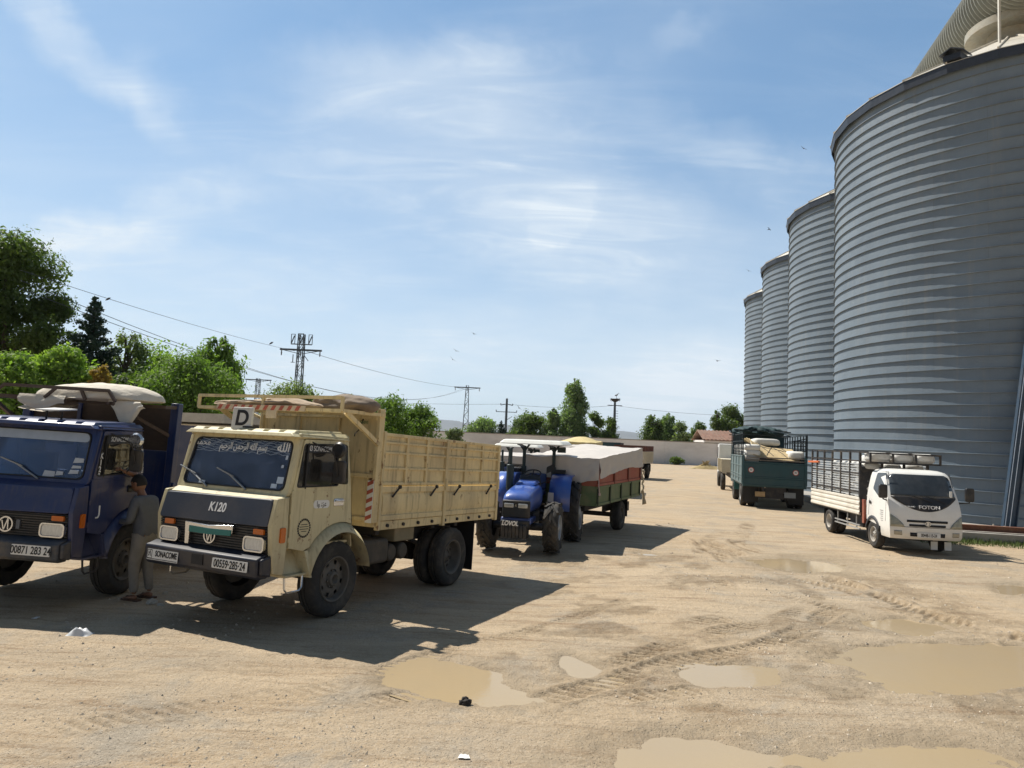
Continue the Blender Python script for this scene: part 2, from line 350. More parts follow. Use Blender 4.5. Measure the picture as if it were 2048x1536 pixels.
def ground_z(X, Y, masks=False):
    X = np.asarray(X, float); Y = np.asarray(Y, float)
    z = truck_tilt(X, Y)
    near = 1 - sstep(30, 60, np.hypot(X, Y))
    z = z + near * (0.05 * (fnoise(X, Y, 0.35, 1, 3) - 0.5) * sstep(0.5, 3, np.abs(X + 0.5)) * 0 + 0.030 * (fnoise(X, Y, 1.3, 2, 4) - 0.5) + 0.012 * (fnoise(X, Y, 9.0, 3, 3) - 0.5))
    mud = np.zeros_like(z); wet = np.zeros_like(z)
    for ti, (pts, wd, dp, pitch, ts) in enumerate(TRK):
        P = np.array([tuple(gnd(u, v))[:2] for u, v in pts]); acc = 0.0
        best = np.full_like(z, 9.0); al = np.zeros_like(z); sd_ = np.zeros_like(z)
        for i in range(len(P) - 1):
            a, b = P[i], P[i + 1]; d = b - a; ln = np.hypot(*d); d = d / ln
            sx = (X - a[0]) * d[0] + (Y - a[1]) * d[1]; tx = -(X - a[0]) * d[1] + (Y - a[1]) * d[0]
            sc = np.clip(sx, 0, ln); dist = np.hypot(sx - sc, tx); m_ = dist < best
            best = np.where(m_, dist, best); al = np.where(m_, acc + sc, al); sd_ = np.where(m_, tx, sd_); acc += ln
        fade = sstep(0, 0.8, al) * (1 - sstep(acc - 0.8, acc, al)) * (0.12 + 0.88 * sstep(0.40, 0.60, fnoise(X, Y, 1.1, 20 + ti, 2)))
        q = best / (wd * 0.5)
        inside = (1 - sstep(0.75, 1.1, q)) * fade; rim = np.exp(-((q - 1.25) / 0.28) ** 2) * fade
        tread = np.sin(2 * np.pi * (al + sd_ * 0.55) / pitch)
        z = z - dp * 0.8 * inside + dp * 0.5 * rim * (0.4 + fnoise(X, Y, 7, 40 + ti, 2)) + 0.026 * ts * inside * np.clip(tread * 1.8, -1, 0.8) * (0.10 + 1.3 * fnoise(X, Y, 2.2, 60 + ti, 2))
        mud = np.maximum(mud, np.clip(inside * (0.55 - 0.45 * np.clip(tread * 2, -1, 1)) + rim * 0.7 * fnoise(X, Y, 5, 90 + ti, 2) * 1.6, 0, 1) * min(1, ts))
    churn = sstep(-1.5, 1.0, X) * (1 - sstep(7.5, 10, X)) * sstep(6.0, 7.5, Y) * (1 - sstep(15, 22, Y))   # the muddy crossing
    lump = sstep(0.50, 0.66, fnoise(X, Y, 1.4, 31, 5)) * churn
    z = z + 0.035 * lump * (fnoise(X, Y, 6.0, 33, 3) - 0.35)
    mud = np.maximum(mud, 0.75 * lump * (0.4 + 0.6 * fnoise(X, Y, 8.0, 35, 2)))
    for (cx, cy, L_, W_, an), dp in zip(PUDDLES, PDEPTH):
        c_, s_ = math.cos(an), math.sin(an); dx = X - cx; dy = Y - cy
        e = np.hypot((dx * c_ + dy * s_) / L_, (-dx * s_ + dy * c_) / W_)
        e = e + 0.9 * (fnoise(X, Y, 0.9, 5, 5) - 0.5) + 0.7 * (fnoise(X, Y, 2.6, 15, 5) - 0.5)
        k = 1 - sstep(0.55, 1.25, e)
        z = z * (1 - 0.75 * k) - dp * k
        wet = np.maximum(wet, 1 - sstep(0.8, 1.75, e))
    if masks: return z, mud, wet
    return z
def gz(x, y): return float(ground_z(np.array([x]), np.array([y]))[0])
WATER_Z = -0.022
def build_ground():
    def axis(a, b, step, grow, lo, hi):
        mid = list(np.arange(a, b + step / 2, step)); r = []; x, s = mid[-1], step
        while x < hi: s *= grow; x += s; r.append(x)
        l = []; x, s = mid[0], step
        while x > lo: s *= grow; x -= s; l.append(x)
        return np.array(l[::-1] + mid + r)
    xs = axis(-4.5, 8.0, 0.025, 1.035, -9000, 9000); ys = axis(5.2, 13.0, 0.025, 1.02, -400, 14000)
    X, Y = np.meshgrid(xs, ys); Z, mud, wet = ground_z(X.ravel(), Y.ravel(), True)
    nx, ny = len(xs), len(ys)
    idx = np.arange(nx * ny).reshape(ny, nx)
    q = np.stack([idx[:-1, :-1], idx[:-1, 1:], idx[1:, 1:], idx[1:, :-1]], -1).reshape(-1, 4)
    me = bpy.data.meshes.new('ground'); me.vertices.add(nx * ny); me.vertices.foreach_set('co', np.stack([X.ravel(), Y.ravel(), Z], 1).ravel())
    me.loops.add(q.size); me.loops.foreach_set('vertex_index', q.ravel()); me.polygons.add(len(q))
    me.polygons.foreach_set('loop_start', np.arange(len(q)) * 4); me.polygons.foreach_set('loop_total', np.full(len(q), 4))
    me.update(); me.validate(); me.shade_smooth()
    for nm, ar in (('mud', mud), ('wet', wet)):
        at_ = me.attributes.new(nm, 'FLOAT', 'POINT'); at_.data.foreach_set('value', ar.astype(np.float32))
    global nt
    ma = bpy.data.materials.new('sandy_ground'); ma.use_nodes = True; nt = ma.node_tree; bs = nt.nodes['Principled BSDF']
    tc = N('ShaderNodeTexCoord')
    def noise(s, d=6, r=0.6, vec=None, dist=0.0):
        n = N('ShaderNodeTexNoise', i_Scale=s, i_Detail=d, i_Roughness=r, i_Distortion=dist); L(vec or tc.outputs['Object'], n.inputs['Vector']); return n.outputs[0]
    def ramp(x, a, b, lo=0.0, hi=1.0):
        n = N('ShaderNodeMapRange', interpolation_type='SMOOTHSTEP'); L(x, n.inputs['Value'])
        n.inputs['From Min'].default_value = a; n.inputs['From Max'].default_value = b; n.inputs['To Min'].default_value = lo; n.inputs['To Max'].default_value = hi; return n.outputs[0]
    def mix(f, a, b):
        n = N('ShaderNodeMix', data_type='RGBA'); L(f, n.inputs['Factor'])
        for k, v in (('A', a), ('B', b)):
            if isinstance(v, tuple): n.inputs[k].default_value = (*v, 1)
            else: L(v, n.inputs[k])
        return n.outputs['Result']
    # streaks drawn out along the way the lorries drive
    mp = N('ShaderNodeMapping'); mp.inputs['Rotation'].default_value = (0, 0, R(-22)); mp.inputs['Scale'].default_value = (0.28, 1.7, 1); L(tc.outputs['Object'], mp.inputs[0])
    c = mix(ramp(noise(0.30, 5), 0.36, 0.64), (0.450, 0.338, 0.216), (0.395, 0.318, 0.226))
    c = mix(ramp(noise(0.9, 8, 0.7, mp.outputs[0], 0.4), 0.40, 0.66), c, (0.50, 0.390, 0.263))
    c = mix(ramp(noise(0.55, 8, 0.72, None, 0.6), 0.50, 0.64, 0, 0.8), c, (0.335, 0.292, 0.232))
    c = mix(ramp(noise(1.7, 8, 0.75, mp.outputs[0], 0.5), 0.50, 0.68, 0, 0.85), c, (0.275, 0.185, 0.108))
    c = mix(ramp(noise(4.2, 9, 0.8, mp.outputs[0]), 0.50, 0.66, 0, 0.65), c, (0.235, 0.17, 0.108))
    c = mix(ramp(noise(30, 4, 0.75), 0.46, 0.70, 0, 0.55), c, (0.54, 0.465, 0.36))
    c = mix(ramp(noise(48, 3, 0.8), 0.56, 0.70, 0, 0.75), c, (0.14, 0.105, 0.07))
    vo = N('ShaderNodeTexVoronoi', i_Scale=24.0); L(tc.outputs['Object'], vo.inputs['Vector'])
    c = mix(ramp(vo.outputs['Distance'], 0.16, 0.08, 0, 0.5), c, (0.45, 0.40, 0.32))
    am = N('ShaderNodeAttribute', attribute_name='mud'); aw = N('ShaderNodeAttribute', attribute_name='wet')
    mm = N('ShaderNodeMath', operation='MULTIPLY'); L(am.outputs['Fac'], mm.inputs[0]); L(ramp(noise(2.0, 5), 0.3, 0.6, 0.45, 0.95), mm.inputs[1])
    c = mix(mm.outputs[0], c, (0.17, 0.12, 0.068))
    wm = N('ShaderNodeMath', operation='MULTIPLY'); L(aw.outputs['Fac'], wm.inputs[0]); L(ramp(noise(1.3, 6), 0.32, 0.62, 0.2, 0.8), wm.inputs[1])
    c = mix(wm.outputs[0], c, (0.305, 0.235, 0.150))
    # far fields beyond the yard
    sp = N('ShaderNodeSeparateXYZ'); L(tc.outputs['Object'], sp.inputs[0])
    far = ramp(sp.outputs[1], 115, 180)
    fld = mix(ramp(noise(0.004, 4), 0.42, 0.58), (0.42, 0.33, 0.20), (0.30, 0.27, 0.14))
    c = mix(far, c, fld)
    L(c, bs.inputs['Base Color'])
    rg = N('ShaderNodeMath', operation='MULTIPLY_ADD', i_1=-0.6, i_2=0.92); L(wm.outputs[0], rg.inputs[0]); L(rg.outputs[0], bs.inputs['Roughness'])
    bs.inputs['Specular IOR Level'].default_value = 0.25
    h1 = N('ShaderNodeMath', operation='MULTIPLY_ADD', i_1=0.35); L(noise(45, 5, 0.7), h1.inputs[0]); L(noise(9, 6, 0.7), h1.inputs[2])
    h2 = N('ShaderNodeMath', operation='MULTIPLY_ADD', i_1=-0.5); L(ramp(vo.outputs['Distance'], 0.05, 0.2), h2.inputs[0]); L(h1.outputs[0], h2.inputs[2])
    bp = N('ShaderNodeBump', i_Strength=0.9); bp.inputs['Distance'].default_value = 0.05; L(h2.outputs[0], bp.inputs['Height']); L(bp.outputs[0], bs.inputs['Normal'])
    me.materials.append(ma)
    o = bpy.data.objects.new('ground', me); col.objects.link(o); tag(o, kind='structure')
build_ground()
def build_water():
    global nt
    ma = bpy.data.materials.new('muddy_water'); ma.use_nodes = True; nt = ma.node_tree; bs = nt.nodes['Principled BSDF']
    tc = N('ShaderNodeTexCoord'); n = N('ShaderNodeTexNoise', i_Scale=0.8, i_Detail=3); L(tc.outputs['Object'], n.inputs['Vector'])
    mx = N('ShaderNodeMix', data_type='RGBA'); L(n.outputs[0], mx.inputs['Factor']); mx.inputs['A'].default_value = (0.40, 0.30, 0.17, 1); mx.inputs['B'].default_value = (0.36, 0.285, 0.19, 1)
    L(mx.outputs['Result'], bs.inputs['Base Color']); bs.inputs['Roughness'].default_value = 0.06; bs.inputs['IOR'].default_value = 1.33
    n2 = N('ShaderNodeTexNoise', i_Scale=14, i_Detail=2); L(tc.outputs['Object'], n2.inputs['Vector'])
    bp = N('ShaderNodeBump', i_Strength=0.25); bp.inputs['Distance'].default_value = 0.004; L(n2.outputs[0], bp.inputs['Height']); L(bp.outputs[0], bs.inputs['Normal'])
    for pi_, (cx, cy, L_, W_, an) in enumerate(PUDDLES):
        mb = MB(); n_ = 48; wz = WATER_Z - 0.0015 * pi_
        ring = [(cx + 1.35 * (L_ * math.cos(t) * math.cos(an) - W_ * math.sin(t) * math.sin(an)), cy + 1.35 * (L_ * math.cos(t) * math.sin(an) + W_ * math.sin(t) * math.cos(an)), wz) for t in [2 * math.pi * k / n_ for k in range(n_)]]
        mb.add(ring, [tuple(range(n_))])
        tag(mb.build('puddle', ma), kind='structure')
build_water()
def build_gravel():
    rs = np.random.RandomState(3); n = 20000
    y = 5.2 * np.exp(rs.rand(n) ** 1.2 * math.log(26 / 5.2)); x = (rs.rand(n) * 1.75 - 0.85) * y
    dens = fnoise(x, y, 0.5, 9, 3); k = dens > 0.47; x, y = x[k], y[k]; n = len(x)
    z, mud, wet = ground_z(x, y, True); k = z > WATER_Z + 0.002; x, y, z = x[k], y[k], z[k]; n = len(x)
    s = 0.005 + 0.022 * rs.rand(n) ** 6 ; s *= np.clip(y / 9, 0.8, 1.4)
    base = np.array([(1, 0, 0), (-0.8, 0.3, 0), (0.1, 1, 0), (0, -0.9, 0.1), (0.1, 0.1, 0.75), (0, 0, -0.4)]); F = [(0, 2, 4), (2, 1, 4), (1, 3, 4), (3, 0, 4), (2, 0, 5), (1, 2, 5), (3, 1, 5), (0, 3, 5)]
    an = rs.rand(n) * 6.28; c, s_ = np.cos(an), np.sin(an)
    jit = base[None] * (0.7 + 0.6 * rs.rand(n, 6, 1)) * s[:, None, None]
    vx = jit[..., 0] * c[:, None] - jit[..., 1] * s_[:, None] + x[:, None]; vy = jit[..., 0] * s_[:, None] + jit[..., 1] * c[:, None] + y[:, None]; vz = jit[..., 2] + z[:, None]
    V = np.stack([vx, vy, vz], -1).reshape(-1, 3); Fa = (np.array(F)[None] + 6 * np.arange(n)[:, None, None]).reshape(-1, 3)
    me = bpy.data.meshes.new('gravel'); me.from_pydata(V.tolist(), [], Fa.tolist()); me.materials.append(mat('stone', (0.46, 0.39, 0.30), 0.9, var=0.6, scale=9))
    o = bpy.data.objects.new('gravel', me); col.objects.link(o); tag(o, kind='stuff')
build_gravel()

# ================================================================== HILLS
def build_hills():
    mb = MB(); n = 220
    def top(x):
        u = 1024 + 1400 * x / 6000.0
        base = 150 - 0.042 * (u - 900)
        return max(20, base + 26 * (mnoise((x * 0.0006, 1.3, 0)) + 0.4 * mnoise((x * 0.002, 4.3, 0))) + (18 if u < 900 else 0))
    rows = [(0, 0.0), (500, 0.35), (900, 0.75), (1300, 1.0), (2400, 0.9)]
    vs = []
    for dy, k in rows:
        for i in range(n):
            x = -7000 + 14000 * i / (n - 1); vs.append((x, 6000 + dy + 120 * mnoise((x * 0.001, dy * 0.01, 2)), top(x) * k * (1 + 0.12 * mnoise((x * 0.003, dy, 5))) - 2))
    fs = [(j * n + i, j * n + i + 1, (j + 1) * n + i + 1, (j + 1) * n + i) for j in range(len(rows) - 1) for i in range(n - 1)]
    mb.add(vs, fs)
    tag(mb.build('hills', mat('hillside', (0.10, 0.105, 0.095), 0.95, var=0.35, scale=0.004), smooth=80), kind='structure')
build_hills()

# ================================================================== SILOS
SILO = [(22.07, 30.6), (24.87, 43.3), (27.67, 56.0), (30.47, 68.7)]
SR = 7.2; EAVE = 17.55; PIT = 0.447
m_galv = mat('galvanised_steel', (0.225, 0.272, 0.315), 0.62, 0.1, var=0.10, scale=0.9, dirt=0.25, dirt_col=(0.29, 0.305, 0.315), stretch=(1, 1, 0.25), bump=0.006, bscale=30)
m_roofst = mat('pale_roof_steel', (0.62, 0.58, 0.50), 0.55, 0.3, var=0.12, scale=1.5)
m_dark = mat('dark_steel', (0.035, 0.04, 0.05), 0.5, 0.4, var=0.25)
def silo_mat():
    global nt
    if 'silo_sheet' in _mats: return _mats['silo_sheet']
    ma = bpy.data.materials.new('silo_sheet'); ma.use_nodes = True; nt = ma.node_tree; bs = nt.nodes['Principled BSDF']
    tc = N('ShaderNodeTexCoord'); sp = N('ShaderNodeSeparateXYZ'); L(tc.outputs['Object'], sp.inputs[0])
    at_ = N('ShaderNodeMath', operation='ARCTAN2'); L(sp.outputs[0], at_.inputs[0]); L(sp.outputs[1], at_.inputs[1])
    ar = N('ShaderNodeMath', operation='MULTIPLY', i_1=SR); L(at_.outputs[0], ar.inputs[0])
    zs = N('ShaderNodeMath', operation='ADD', i_1=-(0.30 + PIT * 0.6)); L(sp.outputs[2], zs.inputs[0])
    cv = N('ShaderNodeCombineXYZ'); L(ar.outputs[0], cv.inputs[0]); L(zs.outputs[0], cv.inputs[1])
    br = N('ShaderNodeTexBrick', i_Scale=1.0); br.offset = 0.37; L(cv.outputs[0], br.inputs['Vector'])
    for k, v in (('Brick Width', 2.9), ('Row Height', PIT), ('Mortar Size', 0.006), ('Mortar Smooth', 0.3), ('Bias', 0.0)): br.inputs[k].default_value = v
    br.inputs['Color1'].default_value = (0.195, 0.238, 0.278, 1); br.inputs['Color2'].default_value = (0.165, 0.206, 0.246, 1); br.inputs['Mortar'].default_value = (0.15, 0.17, 0.19, 1)
    mp = N('ShaderNodeMapping'); mp.inputs['Scale'].default_value = (2.2, 0.12, 1); L(cv.outputs[0], mp.inputs[0])
    n1 = N('ShaderNodeTexNoise', i_Scale=1.6, i_Detail=7, i_Roughness=0.7); L(mp.outputs[0], n1.inputs['Vector'])
    r1 = N('ShaderNodeMapRange', interpolation_type='SMOOTHSTEP'); L(n1.outputs[0], r1.inputs['Value']); r1.inputs['From Min'].default_value = 0.5; r1.inputs['From Max'].default_value = 0.75; r1.inputs['To Max'].default_value = 0.5
    mx = N('ShaderNodeMix', data_type='RGBA'); L(r1.outputs[0], mx.inputs['Factor']); L(br.outputs['Color'], mx.inputs['A']); mx.inputs['B'].default_value = (0.26, 0.265, 0.255, 1)
    n2 = N('ShaderNodeTexNoise', i_Scale=0.5, i_Detail=6, i_Roughness=0.7); L(cv.outputs[0], n2.inputs['Vector'])
    r2 = N('ShaderNodeMapRange'); L(n2.outputs[0], r2.inputs['Value']); r2.inputs['From Min'].default_value = 0.3; r2.inputs['From Max'].default_value = 0.7; r2.inputs['To Min'].default_value = 0.88; r2.inputs['To Max'].default_value = 1.12
    sc = N('ShaderNodeVectorMath', operation='SCALE'); L(mx.outputs['Result'], sc.inputs[0]); L(r2.outputs[0], sc.inputs['Scale']); L(sc.outputs[0], bs.inputs['Base Color'])
    bs.inputs['Roughness'].default_value = 0.6; bs.inputs['Metallic'].default_value = 0.1
    bp = N('ShaderNodeBump', i_Strength=0.6); bp.inputs['Distance'].default_value = 0.05; L(n2.outputs[0], bp.inputs['Height']); L(bp.outputs[0], bs.inputs['Normal'])
    _mats['silo_sheet'] = ma; return ma
def build_silo(i, c, label):
    M = Matrix.Translation((c[0], c[1], 0.0)); t = thing('silo', label, 'silo', M, 'corrugated silos in a row')
    mb = MB(); prof = [(0.30, SR)]; z = 0.30 + PIT * 0.6; nseg = 120
    while z < EAVE - 0.1:
        prof += [(z - 0.008, SR), (z, SR + 0.064), (z + 0.026, SR + 0.064), (z + 0.032, SR)]; z += PIT
    prof += [(EAVE + 0.12, SR)]
    mb.lathe(prof, axis='z', n=nseg); mb.build('shell', silo_mat(), t, smooth=25)
    # vertical weld laps on the plates
    mb = MB(); rs = random.Random(i)
    mb = MB(); mb.lathe([(EAVE - 0.12, SR + 0.20), (EAVE + 0.22, SR + 0.24), (EAVE + 0.235, SR + 0.20), (EAVE - 0.10, SR + 0.17)], axis='z', n=28, close=True)
    mb.build('eave', m_dark if False else mat('eave_steel', (0.05, 0.06, 0.078), 0.5, 0.5, var=0.2), t, smooth=10)
    mb = MB(); mb.lathe([(EAVE + 0.225, SR + 0.26), (EAVE + 0.25, SR + 0.26), (EAVE + 3.7, 1.3), (EAVE + 3.75, 0.0)], axis='z', n=28)
    rf = mb.build('roof', m_roofst, t, smooth=8)
    mb = MB()
    for k in range(28):
        a = 2 * math.pi * (k + 0.0) / 28; p0 = (math.cos(a) * (SR + 0.27), math.sin(a) * (SR + 0.27), EAVE + 0.27); p1 = (math.cos(a) * 1.4, math.sin(a) * 1.4, EAVE + 3.7); mb.bar(p0, p1, 0.05, 0.07)
    mb.build('rib', m_roofst, rf)
    mb = MB(); mb.lathe([(EAVE + 3.6, 0.9), (EAVE + 4.45, 0.9), (EAVE + 4.40, 1.75), (EAVE + 4.75, 1.75), (EAVE + 5.05, 0.7), (EAVE + 5.1, 0)], axis='z', n=32); mb.build('cowl', mat('weathered_cowl', (0.34, 0.33, 0.28), 0.7, 0.1, var=0.2, dirt=0.4), t)
    # inspection hatch on the eave
    an = math.atan2(-c[1], -c[0]) - R(14); ca, sa = math.cos(an), math.sin(an); rr = SR + 0.0
    def pl(r, t_, zz): return (ca * r - sa * t_, sa * r + ca * t_, zz)
    mb = MB(); mb.hexa([pl(SR - 0.5, -0.3, EAVE + 0.30), pl(SR + 0.35, -0.3, EAVE + 0.30), pl(SR + 0.35, 0.3, EAVE + 0.30), pl(SR - 0.5, 0.3, EAVE + 0.30), pl(SR - 0.5, -0.3, EAVE + 0.66), pl(SR + 0.35, -0.3, EAVE + 0.52), pl(SR + 0.35, 0.3, EAVE + 0.52), pl(SR - 0.5, 0.3, EAVE + 0.66)])
    mb.hexa([pl(SR - 0.6, -0.4, EAVE + 0.70), pl(SR + 0.45, -0.4, EAVE + 0.53), pl(SR + 0.45, 0.0, EAVE + 0.72), pl(SR - 0.6, 0.0, EAVE + 0.9), pl(SR - 0.6, -0.4, EAVE + 0.74), pl(SR + 0.45, -0.4, EAVE + 0.57), pl(SR + 0.45, 0.0, EAVE + 0.76), pl(SR - 0.6, 0.0, EAVE + 0.94)])
    mb.hexa([pl(SR - 0.6, 0.0, EAVE + 0.9), pl(SR + 0.45, 0.0, EAVE + 0.72), pl(SR + 0.45, 0.4, EAVE + 0.53), pl(SR - 0.6, 0.4, EAVE + 0.70), pl(SR - 0.6, 0.0, EAVE + 0.94), pl(SR + 0.45, 0.0, EAVE + 0.76), pl(SR + 0.45, 0.4, EAVE + 0.57), pl(SR - 0.6, 0.4, EAVE + 0.74)])
    mb.build('hatch', m_dark, rf)
for i, (c, lb) in enumerate(zip(SILO, ['huge grey ribbed steel silo right behind the small white truck, biggest of the row', 'second grey steel silo of the row, partly hidden by the biggest one',
                                         'third grey steel silo of the row, a narrow strip between the second and the last', 'slimmest looking grey steel silo at the far end of the row'])):
    build_silo(i, c, lb)
def build_gallery():
    d = Vector((2.8, 12.7, 0)).normalized(); zc = EAVE + 5.05 + 1.02; c0 = Vector((*SILO[0], zc + 0.1)) - d * 12 - Vector((d.y, -d.x, 0)) * 0.25
    t = thing('conveyor_gallery', 'ribbed round steel conveyor gallery running over the silo roofs', 'conveyor', Matrix.Translation(c0))
    n = 34; ln = 66; pit = 0.26; mb = MB(); vs = []; s = Vector((d.y, -d.x, 0)); prof = []
    k = 0.0
    while k < ln: prof += [(k, 1.42), (k + pit * 0.25, 1.56), (k + pit * 0.45, 1.56), (k + pit * 0.7, 1.42)]; k += pit
    for (x, r) in prof: vs += [d * x + s * (r * math.cos(2 * math.pi * q / n)) + Vector((0, 0, r * math.sin(2 * math.pi * q / n))) for q in range(n)]
    fs = [(i * n + q, i * n + (q + 1) % n, (i + 1) * n + (q + 1) % n, (i + 1) * n + q) for i in range(len(prof) - 1) for q in range(n)]
    mb.add(vs, fs); mb.build('tube', mat('gallery_steel', (0.26, 0.265, 0.23), 0.65, 0.1, var=0.15, scale=1.2), t, smooth=40)
    for j in range(3):
        mb = MB(); p = d * (12 + 6.3 + 12.99 * j)
        for sx in (-0.9, 0.9): mb.bar(p + s * sx + Vector((0, 0, -4.0)), p + s * sx + Vector((0, 0, -0.9)), 0.14)
        mb.bar(p - s * 1.0 + Vector((0, 0, -1.3)), p + s * 1.0 + Vector((0, 0, -1.3)), 0.14); mb.build('trestle', m_dark, t)
    mb = MB(); p = d * (12 + 4.2) - s * 0.6; mb.box(p.x - 0.5, p.x + 0.5, p.y - 0.5, p.y + 0.5, -2.9, -1.25); mb.build('drive_box', m_dark, t)
    mb = MB(); p = d * 8.6 - s * 1.6; mb.bar(p + Vector((0, 0, -4.2)), p + Vector((0, 0, 0.2)), 0.08); mb.build('post', m_roofst, t)
build_gallery()
# plinth, beam, support leg, grass
m_conc = mat('concrete', (0.36, 0.34, 0.31), 0.9, var=0.18, scale=2.0, dirt=0.5, dirt_col=(0.22, 0.19, 0.15), bump=0.01)
PL = gnd(1900, 1081); PRt = gnd(2048, 1090.5); _pd = (PRt - PL); _pd.z = 0; _pd.normalize(); _pn = Vector((-_pd.y, _pd.x, 0))
def build_plinth():
    a = PL - _pd * 1.6; b = PL + _pd * 22; rowd = Vector((2.8, 12.7, 0)).normalized(); ln = 52
    poly = [(p.x, p.y) for p in (a, b, b + rowd * ln, a + rowd * ln)]
    mb = MB(); mb.plate(poly, lambda p, z: (p[0], p[1], z), -0.2, 0.30)
    tag(mb.build('concrete_plinth', m_conc, bevel=0.02), 'low grey concrete plinth under the silos, behind a strip of grass', 'plinth')
    mb = MB(); q0 = PL + _pd * 0.35 + _pn * 0.30; q1 = PL + _pd * 9 + _pn * 0.30
    for zz in (0.345, 0.505): mb.bar(q0 + Vector((0, 0, zz)), q1 + Vector((0, 0, zz)), 0.20, 0.025)
    mb.bar(q0 + Vector((0, 0, 0.425)), q1 + Vector((0, 0, 0.425)), 0.02, 0.14)
    tag(mb.build('steel_beam', mat('red_oxide_steel', (0.20, 0.085, 0.055), 0.7, 0.1, var=0.3, dirt=0.4)), 'red brown steel beam lying along the concrete plinth', 'beam')
    mb = MB(); p = PL + _pd * 0.05 + _pn * 0.35
    mb.box(p.x - 0.22, p.x + 0.22, p.y - 0.15, p.y + 0.15, 0.30, 0.56); mb.box(p.x - 0.26, p.x - 0.22, p.y - 0.05, p.y + 0.05, 0.36, 0.42)
    tag(mb.build('junction_box', mat('black_box', (0.02, 0.02, 0.022), 0.6), bevel=0.015), 'small black box on the plinth between white truck and brown beam', 'box')
build_plinth()
def build_leg():
    b = gnd(2017, 1058, 0.30); t = thing('support_leg', 'leaning blue steel support column standing on the concrete plinth', 'column', Matrix.Translation(b))
    mp_ = mat('blue_grey_paint', (0.035, 0.065, 0.105), 0.45, 0.2, var=0.15, scale=1.5, dirt=0.2)
    top = Vector((2.45, 0.5, 15)); ax = top.normalized(); px = Vector((1, 0, 0)); px = (px - ax * px.dot(ax)).normalized()
    mb = MB()
    py = ax.cross(px)
    for sx in (-0.215, 0.215): mb.bar(px * sx, px * sx + top, 0.13, 0.03, up=px)
    mb.bar(Vector((0, 0, 0)), top, 0.4, 0.02, up=py); mb.build('column', mp_, t)
    mb = MB()
    for sx, sy in ((-0.235, -0.17), (-0.10, -0.20)): mb.tube([px * sx - py * 0 + Vector((0, sy, 0.05)), px * sx + top + Vector((0, sy, 0))], 0.011, 6)
    mb.build('cable', mat('flange_highlight', (0.55, 0.57, 0.6), 0.35, 0.8), t)  # thin bright tubes stand in for the highlights along the flange edges
    mb = MB(); mb.box(-0.42, 0.42, -0.35, 0.35, 0.0, 0.045)
    for q in ((-0.33, -0.27), (0.33, -0.27), (-0.33, 0.27), (0.33, 0.27)): mb.cyl((q[0], q[1], 0.045), (q[0], q[1], 0.12), 0.025, n=6)
    mb.build('base_plate', mat('pale_grout', (0.5, 0.45, 0.38), 0.8, dirt=0.3), t)
build_leg()
def build_grass():
    rs = np.random.RandomState(4); n = 5200; u = rs.rand(n); v = rs.rand(n) ** 1.5
    p0 = PL - _pd * 1.2; x = p0.x + _pd.x * u * 9.5 - _pn.x * v * 1.15; y = p0.y + _pd.y * u * 9.5 - _pn.y * v * 1.15
    h_ = (0.05 + 0.13 * rs.rand(n)) * (1.1 - v * 0.7); an = rs.rand(n) * 6.28; lean = 0.5 * rs.rand(n) * h_
    w_ = 0.012; cx, sx = np.cos(an), np.sin(an); la = rs.rand(n) * 6.28
    V = np.stack([np.stack([x - cx * w_, y - sx * w_, np.zeros(n)], 1), np.stack([x + cx * w_, y + sx * w_, np.zeros(n)], 1), np.stack([x + np.cos(la) * lean, y + np.sin(la) * lean, h_], 1)], 1).reshape(-1, 3)
    me = bpy.data.meshes.new('grass'); me.from_pydata(V.tolist(), [], np.arange(3 * n).reshape(-1, 3).tolist()); me.materials.append(mat('grass_blade', (0.10, 0.15, 0.035), 0.8, var=0.4, scale=3))
    o = bpy.data.objects.new('grass', me); col.objects.link(o); tag(o, kind='stuff')
build_grass()

